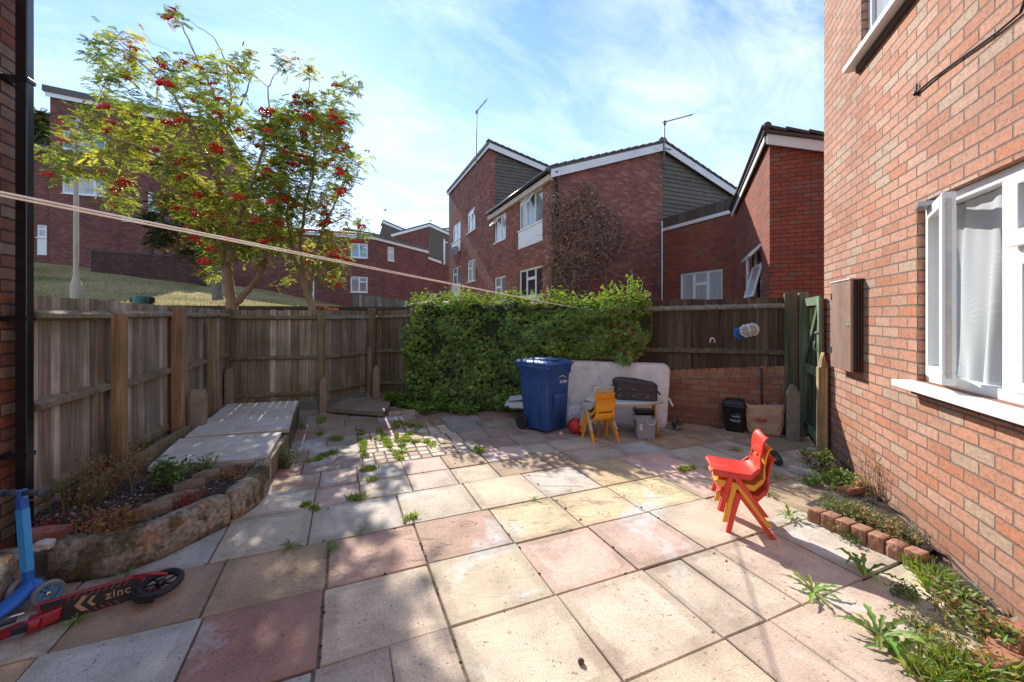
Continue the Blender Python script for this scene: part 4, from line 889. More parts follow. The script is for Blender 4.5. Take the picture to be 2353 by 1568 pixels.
# its lower wing
plA2 = Pl(plA.pt(0, 0, -.3), -eA); zw = plA.hit(100, 344)[1]
lwh = thing('brick_house', 'lower flat roofed brick house next to the downpipe behind the fence', 'house', V(PF.x-3, PF.y-1.2, 4.4))
mb = MB(); a, b = plA2.s_of(107.5), plA2.s_of(84); z0_, z1_ = plA.hit(100, 585)[1], plA.hit(100, 515)[1]
wall_sheet(mb, plA2, -1, [(0, 2), (9, 2), (9, zw), (0, zw)], [(a, b, z0_, z1_)], depth=.1); mb.build('wall', M['brick_far'], lwh)
window(lwh, plA2, -1, a, b, z0_+1.0, z1_, [(0, 1, [.72])], pane='pane_net', fw=.07, panel=.0, name='glazed_door')
mb = MB(); mb.box(plA2.pt(a, z0_, -.0)+plA2.n*.03, plA2.d*(b-a), plA2.n*.04, UP*.96); mb.build('door_panel', M['white'], lwh)
mb = MB(); mb.box(plA2.pt(-.0, zw, -.25), plA2.d*9, plA2.n*5, UP*.3); mb.build('roof', M['tile'], lwh)
# second far house with roof sloping to the right
PG = at(858, 0, 29); PG.z = 0; plB2 = Pl(PG, -eA); plC2 = Pl(PG, dirv(36))
gh = thing('brick_house', 'dark brick terrace house right of the rowan with white windows and tiled roof', 'house', V(PG.x-4, PG.y-2, 1))
wl_ = [win_px(plB2, 845, 806, 558, 592), win_px(plB2, 845, 805.5, 635, 672), win_px(plB2, 722, 713, 645, 697)]
wl_ = [(min(a, b), max(a, b), c, d) for a, b, c, d in wl_]
zg = plB2.hit(858, 549)[1]; wr_ = win_px(plC2, 891, 906.5, 569, 601)
mb = MB(); wall_sheet(mb, plB2, -1, [(0, -2), (14, -2), (14, zg), (0, zg)], wl_, depth=.1)
sE = plC2.s_of(983); zE = plC2.hit(983, 581)[1]
wall_sheet(mb, plC2, 1, [(0, -2), (sE, -2), (sE, zE), (0, zg)], [wr_], depth=.1); 
p_ = plC2.pt(sE, 0, 0); plD2 = Pl(p_, dirv(60)); sE2 = plD2.s_of(1013); zE2 = plD2.hit(983, 594)[1]; zE3 = plD2.hit(1013, 605)[1]
w_s = win_px(plD2, 988, 1003, 675, 691)
wall_sheet(mb, plD2, 1, [(0, -2), (sE2, -2), (sE2, zE3), (0, zE2)], [w_s], depth=.1); plE2 = Pl(plD2.pt(sE2, 0, 0), eA); wall_sheet(mb, plE2, 1, [(0, -2), (4, -2), (4, zE3-.1), (0, zE3-.1)])
mb.build('wall', M['brick_far'], gh)
window(gh, plB2, -1, *wl_[0], [(0, .5, [.75]), (.5, 1, [])], pane='pane_blue', fw=.07); window(gh, plB2, -1, *wl_[1], [(0, .5, [.7]), (.5, 1, [])], pane='pane', fw=.07)
dd_ = window(gh, plB2, -1, *wl_[2], [(0, 1, [.6])], pane='pane', fw=.1, name='door', rec=.02)
window(gh, plC2, 1, *wr_, [(0, 1, [.62])], pane='pane_net', fw=.06); window(gh, plD2, 1, *w_s, [(0, 1, [])], pane='pane_dark', fw=.12)
mb = MB(); mb.box(plB2.pt(-.05, zg-.05, -.08), plB2.d*14, plB2.n*.05, UP*.22)
a, b = plC2.pt(0, zg, .1), plC2.pt(sE, zE, .1); mb.prism([a-UP*.06, a+UP*.16, a+UP*.16-plC2.n*.05, a-UP*.06-plC2.n*.05], b-a)
a, b = plD2.pt(0, zE2, .1), plD2.pt(sE2, zE3, .1); mb.prism([a-UP*.06, a+UP*.16, a+UP*.16-plD2.n*.05, a-UP*.06-plD2.n*.05], b-a); mb.build('fascia', M['white'], gh)
mb = MB(); a, b = plC2.pt(-.1, zg+.16, .25), plC2.pt(sE+.15, zE+.16, .25); mb.prism([a, a+UP*.14, a+UP*1.1-plC2.n*4, a+UP*.9-plC2.n*4], b-a)
a, b = plB2.pt(0, zg+.16, -.25), plB2.pt(14, zg+.16, -.25); mb.prism([a, a+UP*.14, a+UP*1.0+plB2.n*4, a+UP*.8+plB2.n*4], b-a)
a, b = plD2.pt(0, zE2+.16, .2), plD2.pt(sE2+.2, zE3+.16, .2); mb.prism([a, a+UP*.1, a+UP*.6-plD2.n*3, a+UP*.5-plD2.n*3], b-a)
n = 22; a, b = plC2.pt(-.1, zg+.30, .25), plC2.pt(sE+.15, zE+.30, .25)
for i in range(n): q = a+(b-a)*(i/n); mb.prism([q, q+UP*.06, q+UP*.99-plC2.n*4, q+UP*.93-plC2.n*4], (b-a)/n*.55)
mb.build('roof', M['tile'], gh)
# third: far twin of the gabled house
PH = at(899, 0, 46); PH.z = 0; plH = Pl(PH, eA); hh_ = thing('brick_house', 'distant gabled house half brick and half grey tiled on the skyline', 'house', V(PH.x+2, PH.y, 2))
sA, zA = plH.hit(987, 521); sB, zB = plH.hit(1040, 545); z0h = plH.hit(899, 545)[1]
mb = MB(); wall_sheet(mb, plH, 1, [(0, 0), (sA, 0), (sA, zA), (0, z0h)]); wall_sheet(mb, Pl(PH, eB), -1, [(0, 0), (9, 0), (9, z0h), (0, z0h)]); mb.build('wall', M['brick_far'], hh_)
mb = MB(); q = [(sA, 0), (sB, 0), (sB, zB), (sA, zA)]; mb.face([plH.pt(a, b, .02) for a, b in q]); t1, tz1 = plH.hit(880, 533); t2, tz2 = plH.hit(889, 504); t3, tz3 = plH.hit(950, 529)
mb.face([plH.pt(t1, 0, -5), plH.pt(t2*1.0, 0, -5), plH.pt(t2, tz2+.6, -5), plH.pt(t1, tz1+.6, -5)], (1.1, 1.1, 1.1)); mb.face([plH.pt(t2, 0, -5), plH.pt(t3+1, 0, -5), plH.pt(t3+1, tz3+.2, -5), plH.pt(t2, tz2+.6, -5)])
mb.face([plH.pt(t1, 0, -5), plH.pt(t1, tz1+.6, -5), plH.pt(t1, tz1+.6, -9), plH.pt(t1, 0, -9)])
u1, uz1 = plH.hit(1012, 528); mb.face([plH.pt(u1, 0, -6), plH.pt(u1+9, 0, -6), plH.pt(u1+9, uz1+2.6, -6), plH.pt(u1, uz1+.7, -6)]); mb.build('tile_hanging', M['clad'], hh_)
for (a, b, o) in (((0, z0h), (sA, zA), .1), ((sA, zA), (sB, zB), .1), ((t2, tz2+.6), (t3+1, tz3+.2), -4.9), ((u1, uz1+.7), (u1+9, uz1+2.6), -5.9)):
    mb = MB(); rb = MB(); p, q = plH.pt(a[0], a[1], o), plH.pt(b[0], b[1], o); mb.prism([p, p+UP*.28, p+UP*.28-plH.n*.08, p-plH.n*.08], q-p)
    rb.prism([p+UP*.28, p+UP*.46, p+UP*.46-plH.n*(8 if o > 0 else 3), p+UP*.28-plH.n*(8 if o > 0 else 3)], q-p)
    mb.build('bargeboard', M['white'], hh_); rb.build('roof', M['tile'], hh_)
mb = MB(); p = at(1021, 585, 42); mb.tube([p-UP*3, p+UP*1.2, p+UP*1.6], [.09, .09, .05], 8); mb.tube([p+UP*1.25-eA*.0, p+UP*1.25+V(.35, 0, 0)], .06, 6); mb.build('flue', M['white'], hh_)
# garden walls and grey fence on the slope
gp0, gp1 = at(209, 640, 21.6), at(479, 651, 21.2); gz = HC+(728-577)/F*21.6
gw = thing('garden_wall', 'long dark brick garden wall at the top of the dry grass slope', 'wall', V(gp0.x, gp0.y, hill(gp0.x, gp0.y)))
mb = MB(); plg = Pl(V(gp0.x, gp0.y, 0), V(gp1.x-gp0.x, gp1.y-gp0.y, 0)); Lg2 = V(gp1.x-gp0.x, gp1.y-gp0.y, 0).length; z2g = HC+(728-596)/F*21.2
wall_sheet(mb, plg, 1, [(0, 1.5), (Lg2, 1.5), (Lg2, z2g), (0, gz)]); wall_sheet(mb, Pl(V(gp0.x, gp0.y, 0), -plg.n), -1, [(0, 1.5), (1.2, 1.5), (1.2, gz), (0, gz)]); mb.build('wall', M['brick_old'], gw)
mb = MB(); a, b = plg.pt(0, gz, .03), plg.pt(Lg2, z2g, .03); mb.prism([a, a+UP*.1, a+UP*.1-plg.n*.3, a-plg.n*.3], b-a); mb.build('coping', M['tile_dark'], gw)
r0, r1 = V(-9.0, 8.55, 0), V(-2.2, 8.7, 0); plr = Pl(r0, r1-r0)
rw = thing('garden_wall', 'low dark retaining wall just behind the fence at the foot of the grass slope', 'wall', r0)
mb = MB(); wall_sheet(mb, plr, 1, [(0, -.05), (6.8, -.05), (6.8, 1.70), (0, 1.74)]); mb.build('wall', M['brick_old'], rw)
mb = MB(); a, b = plr.pt(0, 1.74, .02), plr.pt(6.8, 1.70, .02); mb.prism([a, a+UP*.06, a+UP*.06-plr.n*.24, a-plr.n*.24], b-a); mb.build('coping', M['tile_dark'], rw)
q0, q1 = at(811, 690, 16), at(1034, 694, 17.5); gf = thing('wooden_fence', 'weathered grey board fence in front of the far brick houses', 'fence', V(q0.x, q0.y, 0))
mb = MB(); dz = lambda t: interp(t, [0, .68, 1], [2.47, 2.16, 2.18]); n_ = V((q1-q0).y, -(q1-q0).x, 0).normalized()
boards(mb, V(q0.x, q0.y, 0), V(q1.x, q1.y, 0), lambda t: .2, dz, n_, .12, [(.20, .19, .17), (.25, .24, .22), (.17, .165, .15)], rg=rf, gap=.006); mb.build('board_panel', M['wood'], gf)
sp_ = at(962, 692, 15.5); sh_ = thing('garden_shed', 'small dark shed with pale felt roof behind the back fence', 'shed', V(sp_.x, sp_.y, 0))
mb = MB(); mb.box(V(sp_.x+.05, sp_.y, 0), V(.9, 0, 0), V(0, 1, 0), UP*2.02, (.06, .055, .05)); mb.build('wall', M['wood_dark'], sh_)
mb = MB(); mb.box(V(sp_.x-.05, sp_.y-.1, 2.02), V(1.1, 0, 0), V(0, 1.2, .12), UP*.05); mb.build('roof', M['concrete'], sh_)
# lamp post
lb = V(-10.83, 10.0, hill(-10.83, 10)); lpz = HC+(728-283)/F*10
lp = thing('lamp_post', 'pale concrete lamp post rising from the grass slope behind the left fence', 'lamp post', lb)
mb = MB(); zb2 = HC+(728-640)/F*10; mb.lathe([(.105, lb.z-.3), (.105, zb2-.16), (.066, zb2), (.052, zb2+.1), (.042, lpz-.2), (.038, lpz)], 12, V(lb.x, lb.y, 0)); mb.build('column', simple('pale_lamp_concrete', (.52, .46, .36), .85, .15, 5), lp)
mb = MB(); mb.box(V(lb.x-.12, lb.y-.07, lpz), V(.27, 0, 0), V(0, .14, 0), UP*.05); mb.box(V(lb.x+.05, lb.y-.05, lpz+.05), V(.04, 0, 0), V(0, .1, 0), UP*.06); mb.build('lantern', M['metal'], lp, bevel=.01)
# green tub on the slope
tp = at(329, 697, 9.4); tub = thing('garden_tub', 'small green plastic tub with dark handles on the dry grass', 'tub', V(tp.x, tp.y, hill(tp.x, tp.y)))
mb = MB(); zt3 = HC+(728-680)/F*9.4; mb.lathe([(.17, hill(tp.x, tp.y)-.05), (.19, zt3-.06), (.175, zt3-.02), (.12, zt3), (0, zt3+.005)], 16, V(tp.x, tp.y, 0)); mb.build('body', simple('green_plastic', (.025, .13, .10), .45, .15, 8), tub)
for sg in (-1, 1): mb = MB(); mb.box(V(tp.x+sg*.20-.03, tp.y-.1, zt3-.16), V(.06, 0, 0), V(0, .16, 0), UP*.12); mb.build('handle', M['black'], tub, bevel=.01)
# aerials, dish
def aerial(label, base, zbot, ztop_, yd, L, n):
    t = thing('tv_aerial', label, 'aerial', V(base.x, base.y, zbot)); mb = MB(); mb.tube([V(base.x, base.y, zbot), V(base.x+.03, base.y, ztop_)], .026, 6); mb.build('mast', M['aerial'], t)
    mb = MB(); p = V(base.x+.03, base.y, ztop_-.03); d = yd.normalized(); mb.tube([p-d*.1, p+d*L], .016, 5); c = d.cross(V(0, 1, .2)).normalized(); e = V(0, 1, 0)
    for i in range(n): q = p+d*(.06+L*.94*i/(n-1)); mb.tube([q-e*.16-c*.03, q+e*.16+c*.03], .011, 4)
    mb.box(p-V(.05, .04, .1), V(.1, 0, 0), V(0, .08, 0), UP*.14); mb.build('antenna', M['aerial'], t)
    mb = MB()
    for z in (zbot+.25, zbot+.75): mb.tube([V(base.x, base.y, z), V(base.x+.32, base.y+.12, z)], .018, 5)
    mb.build('bracket', M['aerial'], t); return t
sa_ = plM.s_of(1104); b_ = plM.pt(sa_, 0, -.22); z1_ = HC+(728-432)/F*b_.y; z2_ = HC+(728-255)/F*b_.y; e_ = at(1128, 230, b_.y)-at(1105, 257, b_.y)
aerial('tall thin tv aerial mast on the higher brick tower of the house', b_, z1_, z2_, e_, e_.length, 12)
b_ = rs(4.5, -.16, 0); z1_ = HC+(728-388)/F*b_.y; z2_ = HC+(728-279)/F*b_.y; e_ = at(1583, 265, b_.y)-at(1519, 282, b_.y)
aerial('tv aerial at the apex of the brick gable, pointing right', b_, z1_, z2_, e_, e_.length, 12)
sd_ = plM.s_of(1057); dp_ = plM.pt(sd_, plM.hit(1057, 577)[1], -.3)
ds_ = thing('satellite_dish', 'small dark satellite dish on the tower facade beside a window', 'satellite dish', dp_-UP*.3)
mb = MB(); mb.lathe([(0, -.06), (.18, -.03), (.3, .04), (.29, .045), (.17, -.015), (0, -.045)], 16, dp_, V(-.5, -.9, .35)); mb.build('reflector', M['aerial'], ds_)
mb = MB(); mb.tube([dp_-UP*.3, dp_+V(-.25, -.4, .05)], .015, 5); mb.tube([dp_, dp_+eA*.35-UP*.1], .02, 5); mb.build('arm', M['aerial'], ds_)
# birds
for i, (px, py, Y, w, lab) in enumerate(((884.5, 484, 60, .55, 'small dark bird gliding above the far rooftops, nearer the rowan'), (988.5, 508, 70, .45, 'tiny dark bird in the sky above the distant gable'))):
    p = at(px, py, Y); mb = MB(); mb.tube([p+V(-.3, 0, -.1), p+V(-.1, 0, 0), p+V(.15, 0, .06), p+V(.3, 0, .1)], [.02, .07, .07, .03], 6)
    for sg in (-1, 1): mb.add([p+V(-.08, 0, .02), p+V(.1, 0, .04), p+V(.28*1+.1, sg*w, .26), p+V(.1, sg*w*.5, .12)], [[0, 1, 2, 3]])
    tag(mb.build('bird', M['rubber']), lab, 'bird')
p = at(859.6, 545, 31.0); mb = MB(); mb.tube([p+V(-.12, 0, -.02), p, p+V(.04, 0, .16), p+V(.02, 0, .26)], [.03, .10, .08, .06], 7); mb.ball(p+V(-.02, 0, .30), .06, 7, 5); mb.tube([p+V(-.03, 0, .3), p+V(-.13, 0, .29)], [.02, .004], 4); tag(mb.build('bird', M['rubber']), 'dark pigeon perched on the tiled roof right of the rowan', 'bird')

# ---------------------------------------------------------------- trees
def inpoly(x, y, poly): return inside(x, y, poly)
LEAFC = [(.11, .15, .042), (.145, .19, .05), (.20, .24, .056), (.27, .30, .066), (.35, .355, .08), (.11, .15, .042), (.165, .205, .05), (.25, .28, .06)]
RUST = [(.26, .14, .035), (.22, .16, .04), (.30, .20, .04)]
def compound_leaf(mb, p, d, L, col, rg):
    d = d.normalized(); side = d.cross(UP)
    side = side.normalized() if side.length > .05 else V(1, 0, 0)
    droop = rg.uniform(.1, .5); n = 6
    for i in range(n):
        t = .18+.72*i/(n-1); q = p+d*L*t-UP*L*droop*t*t
        for sg in (-1, 1):
            dd = (side*sg+d*.55-UP*.25).normalized(); mb.leaf(q, dd, UP+V(rg.uniform(-.4, .4), rg.uniform(-.4, .4), 0), L*.38*(1-.25*abs(t-.5)), L*.175, tuple(c*rg.uniform(.85, 1.15) for c in col), .15)
    q = p+d*L*.92-UP*L*droop; mb.leaf(q, d-UP*.4, UP, L*.32, L*.14, col, .15)
def grow_tree(name, label, limbs, polys, Y0, dep, ncl, nber, seed, base_z, r0, mats=('bark', 'leaf'), sparse=None, leafL=(.115, .18), perc=(6, 11)):
    rg = random.Random(seed); nodes = []; tb = MB()
    t = None
    for pts, rr_ in limbs:
        w = [at(px, py, Y0+dy) for px, py, dy in pts]; fine = []; rad = []
        for i in range(len(w)-1):
            for k in range(6):
                f = k/6; a = w[i].lerp(w[i+1], f); a += V(rg.uniform(-1, 1), rg.uniform(-1, 1), rg.uniform(-1, 1))*.012; fine.append(a); rad.append(lerp(rr_[i], rr_[i+1], f))
        fine.append(w[-1]); rad.append(rr_[-1])
        tb.tube(fine, rad, 9); nodes += [(p, r) for p, r in zip(fine, rad)]
    base = at(limbs[0][0][0][0], limbs[0][0][0][1], Y0+limbs[0][0][0][2])
    cl = []; tries = 0; wts = [abs(sum(p[i-1][0]*p[i][1]-p[i][0]*p[i-1][1] for i in range(len(p))))**.9 for p in polys]; wts = [w*(.42 if i == 0 and len(polys) > 4 else .75 if i in (4, 5) and len(polys) > 8 else 1.35) for i, w in enumerate(wts)]
    while len(cl) < ncl and tries < 60000:
        tries += 1; poly = rg.choices(polys, wts)[0]; xs = [p[0] for p in poly]; ys = [p[1] for p in poly]
        px, py = rg.uniform(min(xs), max(xs)), rg.uniform(min(ys), max(ys))
        if not inpoly(px, py, poly): continue
        if sparse and rg.random() > sparse(px, py): continue
        cl.append(at(px, py, Y0+rg.gauss(0, dep*.5)))
    thick = [n for n in nodes]
    cl.sort(key=lambda p: min((p-n[0]).length for n in thick))
    lb = MB(); ends = []
    for p in cl:
        best = min(nodes, key=lambda n: (p-n[0]).length+max(0, n[0].z-p.z)*.9)
        a = best[0]; L = (p-a).length; r = min(best[1]*.7, .006+.006*L)
        if L > .12:
            m = a.lerp(p, .5)+UP*(.10*L)+V(rg.uniform(-1, 1), rg.uniform(-1, 1), rg.uniform(-.5, .5))*.10*L
            pts = [];
            for k in range(5): f = k/4; pts.append(a.lerp(m, f).lerp(m.lerp(p, f), f)+(V(rg.uniform(-1, 1), rg.uniform(-1, 1), rg.uniform(-1, 1))*.02*L if 0 < k < 4 else V(0, 0, 0)))
            rad = [lerp(r, .004, k/4) for k in range(5)]
            tb.tube(pts, rad, 5, caps=False); nodes += list(zip(pts[1:], rad[1:]))
        ends.append((p, (p-a).normalized() if L > .01 else UP))
        base_c = rg.choice(RUST) if rg.random() < .09 else rg.choice(LEAFC); sun = rg.uniform(.85, 1.25)  # palette pick and a random tone factor for each leaf cluster
        for _ in range(rg.randint(*perc)):
            d = ((p-a).normalized()*.5+V(rg.gauss(0, 1), rg.gauss(0, 1), rg.gauss(0, .6))).normalized()
            compound_leaf(lb, p+V(rg.gauss(0, .068), rg.gauss(0, .068), rg.gauss(0, .068)), d, rg.uniform(*leafL), tuple(c*sun for c in base_c), rg)
    tr = thing(name, label, 'tree', V(base.x, base.y, base_z))
    tb.build('trunk', M[mats[0]], tr); lb.build('crown', M[mats[1]], tr)
    if nber:
        bm_ = MB(); rb = random.Random(seed+1)
        for _ in range(52):
            a = rb.uniform(0, 6.28); r = .095*math.sqrt(rb.random()); bm_.ball(V(r*math.cos(a), r*math.sin(a), -.03-r*.45+rb.uniform(-.025, .025)), .0165, 6, 4)
        first = None; ch = [e for e in ends]; rg.shuffle(ch); ch.sort(key=lambda e: e[0].y-rg.random()*1.6)
        ch = ch[:int(len(ch)*.7)]; rg.shuffle(ch)
        for p, d in ch[:nber]:
            if first is None: first = bm_.build('berry_cluster', M['berry'], tr, local=True); o = first
            else: o = first.copy(); COL.objects.link(o); o.parent = tr
            q = p+d*.06-ORG[tr.name]; q.y -= .05; s = rg.uniform(.6, 1.1); o.location = q; o.scale = (s, s, s*rg.uniform(.8, 1.1)); o.rotation_euler = (rg.uniform(-.5, .5), rg.uniform(-.5, .5), rg.uniform(0, 6))
    return tr
R1 = [[(430, 230), (560, 215), (650, 260), (690, 360), (690, 470), (620, 560), (520, 590), (430, 540), (390, 430), (400, 300)], [(150, 275), (215, 235), (270, 240), (330, 260), (420, 330), (450, 420), (420, 440), (340, 390), (260, 360), (150, 330)], [(92, 372), (100, 345), (180, 330), (260, 365), (300, 400), (280, 440), (230, 410), (150, 415)],
      [(200, 120), (240, 60), (275, 80), (300, 90), (330, 150), (420, 170), (480, 230), (520, 300), (420, 300), (330, 260), (260, 245), (225, 200)], [(420, 280), (520, 240), (640, 250), (660, 420), (640, 540), (560, 570), (480, 580), (440, 540), (380, 470), (380, 400)],
      [(420, 420), (640, 420), (640, 620), (560, 600), (470, 600), (450, 560)], [(350, -4), (400, 8), (440, 50), (395, 45), (360, 20)], [(520, 120), (580, 115), (600, 160), (550, 170)], [(300, 60), (340, 70), (345, 100), (310, 90)], [(215, 440), (290, 440), (310, 490), (280, 490), (230, 460)], [(460, 560), (520, 570), (520, 640), (470, 640)], [(330, 140), (520, 130), (560, 240), (470, 240), (380, 190)]]
def sp1(x, y):
    if x < 290: return 1
    if y < 60: return .8
    if y < 240 and x > 330: return .8
    return 1
L1 = [([(537, 738, 0), (531, 690, 0), (524, 640, .0), (518, 600, .05)], [.115, .092, .088, .082]),
      ([(518, 603, .05), (510, 540, .05), (508, 470, .1), (500, 400, .2), (512, 340, .2)], [.072, .058, .052, .045, .034]),
      ([(522, 612, .02), (541, 560, -.2), (548, 510, -.3), (570, 440, -.4)], [.062, .05, .042, .03]),
      ([(540, 700, 0), (565, 673, .1), (592, 640, .2), (608, 596, .3), (620, 540, .4), (640, 470, .5), (655, 400, .5)], [.066, .056, .052, .048, .04, .032, .022]),
      ([(512, 590, .05), (500, 570, -.2), (485, 535, -.5), (468, 495, -.7)], [.04, .036, .03, .022]),
      ([(504, 430, .15), (480, 380, -.2), (460, 345, -.4), (445, 300, -.6), (400, 220, -.8), (330, 150, -.9), (268, 95, -1.0)], [.04, .034, .03, .024, .018, .012, .006]),
      ([(505, 480, .1), (450, 420, -.3), (380, 370, -.6), (300, 330, -.8), (200, 300, -1.0), (140, 290, -1.0)], [.036, .028, .022, .017, .012, .006]),
      ([(490, 530, 0), (420, 450, -.5), (330, 400, -.9), (220, 385, -1.0), (110, 378, -1.1)], [.03, .024, .018, .012, .006]),
      ([(512, 340, .2), (505, 270, .3), (490, 210, .3), (440, 110, .2), (420, 60, .2), (375, 15, .1)], [.034, .026, .02, .013, .010, .005]),
      ([(512, 345, .2), (525, 280, .3), (530, 210, .3), (520, 140, .4), (490, 85, .3), (430, 45, .2)], [.03, .022, .017, .012, .008, .004]),
      ([(520, 300, .2), (560, 230, .3), (580, 170, .4), (560, 130, .4)], [.022, .016, .011, .006]),
      ([(575, 440, -.4), (600, 360, -.3), (620, 280, -.1), (615, 200, 0), (640, 160, .1)], [.028, .022, .016, .011, .005])]
grow_tree('rowan_tree', 'rowan tree with red berries and a forked orange brown trunk, the larger on the left', L1, R1, 7.75, 1.6, 700, 99, 21, .1, .1, sparse=sp1)
R2 = [[(560, 400), (640, 380), (700, 470), (690, 560), (620, 580), (570, 520)], [(620, 260), (700, 210), (760, 260), (800, 330), (840, 370), (800, 430), (760, 480), (680, 520), (640, 480), (620, 380)], [(690, 160), (735, 130), (745, 160), (720, 175)], [(760, 190), (800, 175), (820, 210), (790, 230)], [(640, 500), (760, 470), (830, 490), (845, 540), (790, 560), (760, 640), (690, 620), (640, 600)], [(640, 625), (665, 620), (668, 650), (645, 655)], [(740, 560), (800, 560), (780, 650), (760, 645)], [(690, 190), (780, 220), (810, 290), (740, 300)], [(640, 140), (680, 120), (690, 160), (650, 175)]]
L2 = [([(722, 740, 0), (714, 700, 0), (702, 660, 0), (694, 630, 0)], [.085, .072, .066, .058]),
      ([(694, 632, 0), (680, 600, .1), (668, 560, .2), (660, 500, .2), (665, 430, .3), (640, 340, .3)], [.045, .038, .033, .028, .021, .012]),
      ([(700, 655, 0), (694, 605, -.1), (690, 560, -.2), (700, 480, -.2), (720, 400, -.2), (725, 320, -.1), (705, 240, 0), (715, 150, .1)], [.04, .034, .03, .026, .021, .016, .011, .005]),
      ([(712, 680, 0), (718, 640, .1), (722, 590, .2), (745, 520, .3), (775, 460, .3), (800, 380, .3)], [.036, .032, .027, .022, .016, .008]),
      ([(725, 330, -.1), (755, 270, 0), (780, 220, .1), (800, 190, .1)], [.014, .010, .007, .004]),
      ([(745, 520, .3), (790, 500, .2), (835, 520, .1)], [.016, .011, .005])]
def sp2(x, y): return .35 if (y < 260 and x > 640) else .9
grow_tree('rowan_tree', 'smaller rowan tree with berries leaning left behind the second fence post', L2, R2, 8.1, 1.3, 480, 88, 22, .1, .1, sparse=sp2)
# the dark leaved tree behind the rowans
DT = [[(335, 490), (350, 455), (450, 430), (560, 440), (640, 470), (640, 560), (560, 580), (470, 575), (430, 590), (350, 560)], [(300, 300), (600, 300), (640, 470), (360, 480)]]
LEAFC_ = LEAFC; LEAFC = [(.022, .034, .016), (.032, .045, .018), (.045, .035, .02), (.028, .042, .02)]
LD = [([(500, 690, 0), (499, 620, 0), (502, 560, 0), (498, 500, 0), (490, 400, 0)], [.17, .14, .13, .11, .05]), ([(502, 560, 0), (440, 510, -.3), (390, 500, -.4)], [.07, .05, .02]), ([(499, 540, 0), (560, 500, .3), (610, 490, .3)], [.07, .05, .02])]
grow_tree('dark_tree', 'grey trunked dark leaved tree standing on the slope behind the larger rowan', LD, [DT[0]], 14.0, 2.0, 190, 0, 23, hill(-10.2, 14), .15, ('bark_grey', 'darkleaf'), leafL=(.26, .40), perc=(8, 12))
LEAFC = [(.03, .055, .03), (.04, .07, .035), (.025, .045, .025)]
grow_tree('evergreen_tree', 'dark evergreen tree far behind the left house beside the downpipe', [([(96, 600, 0), (96, 400, 0), (98, 270, 0)], [.3, .25, .06])], [[(60, 345), (66, 300), (84, 262), (104, 262), (118, 285), (122, 345)]], 34.0, 2.4, 90, 0, 24, 4.8, .3, ('bark_grey', 'darkleaf'), leafL=(.5, .8), perc=(9, 13))
LEAFC = LEAFC_
# ---------------------------------------------------------------- creeper hedge
rh_ = random.Random(31)
HP = [V(-1.86, 7.10, 0), V(-.6, 6.68, 0), V(.55, 6.36, 0), V(1.20, 6.16, 0), V(1.80, 5.97, 0), V(2.03, 5.92, 0)]      # front face of the creeper, left to right
HL = [0]
for i in range(len(HP)-1): HL.append(HL[-1]+(HP[i+1]-HP[i]).length)
def hp_at(s):
    for i in range(len(HP)-1):
        if s <= HL[i+1]+1e-6: return HP[i].lerp(HP[i+1], (s-HL[i])/(HL[i+1]-HL[i]))
    return HP[-1]
HT = HL[-1]
def htop(f): return interp(f, [0, .05, .3, .5, .7, .85, .93, 1], [1.68, 1.80, 1.82, 1.79, 1.76, 1.78, 1.95, 1.74])+.05*math.sin(f*31)+.035*math.sin(f*67+1)
def hbot(f): return interp(f, [0, .45, .55, .62, .75, .84, .92, .97, 1], [.05, .05, .1, .5, .93, .95, .85, 1.0, 1.3])
nH = dirv(200)                                # front normal, toward the viewer
HC_ = [(0.134, 0.228, 0.047), (0.174, 0.274, 0.053), (0.230, 0.343, 0.061), (0.146, 0.246, 0.051), (0.280, 0.388, 0.068), (0.090, 0.166, 0.040)]
HY_ = [(.21, .28, .045), (.28, .33, .05), (.17, .25, .04)]
lm = MB(); st = MB()
def creeper_leaf(p, nrm, sz, cols, dn=.9):
    d = (V(rh_.gauss(0, .45), rh_.gauss(0, .45), -dn)+nrm*.45).normalized(); c = rh_.choice(cols); f = rh_.uniform(.75, 1.25); c = tuple(x*f for x in c)
    up = (nrm+V(rh_.gauss(0, .35), rh_.gauss(0, .35), rh_.gauss(.3, .3))).normalized()
    for a in (-.75, 0, .75):                  # three fingered leaf
        dd = (d*math.cos(a)+d.cross(up).normalized()*math.sin(a)).normalized(); lm.leaf(p, dd, up, sz*(1 if a == 0 else .78), sz*.46, c, .12)
N = 0
while N < 11500:
    s = rh_.uniform(-.05, HT+.03); f = max(0, min(1, s/HT)); zt, zb0 = htop(f), hbot(f)
    z = rh_.uniform(zb0, zt+.02); base = hp_at(max(0, min(HT, s)))
    t = (z-zb0)/(zt-zb0+1e-6); bulge = .08*math.sin(s*5.1+z*2)+.06*math.sin(s*2.3-z*3.7)+.15*noise.noise(V(s*3, z*3, 0))
    back = .0 if t < .72 else .34*((t-.72)/.28)**2
    q = base-nH*(back)+nH*(bulge-rh_.random()**2*.16); q.z = z
    nr = (nH+UP*(.2+1.2*max(0, t-.8)/.2)).normalized(); top = z > zt-.16
    cols = HY_+HC_ if top and rh_.random() < .6 else HC_
    if f > .86 and rh_.random() < .10: cols = [(.28, .09, .03), (.24, .12, .04)]
    if rh_.random() < .03: cols = [(.20, .10, .04)]
    creeper_leaf(q, nr, rh_.uniform(.042, .085), cols); N += 1
for _ in range(1500):                          # the top, seen against the light
    s = rh_.uniform(0, HT); f = s/HT; q = hp_at(s)-nH*rh_.uniform(-.05, .5); q.z = htop(f)+rh_.uniform(-.08, .07)+rh_.random()**5*.16
    creeper_leaf(q, UP, rh_.uniform(.045, .08), HY_+[HC_[2]], .35)
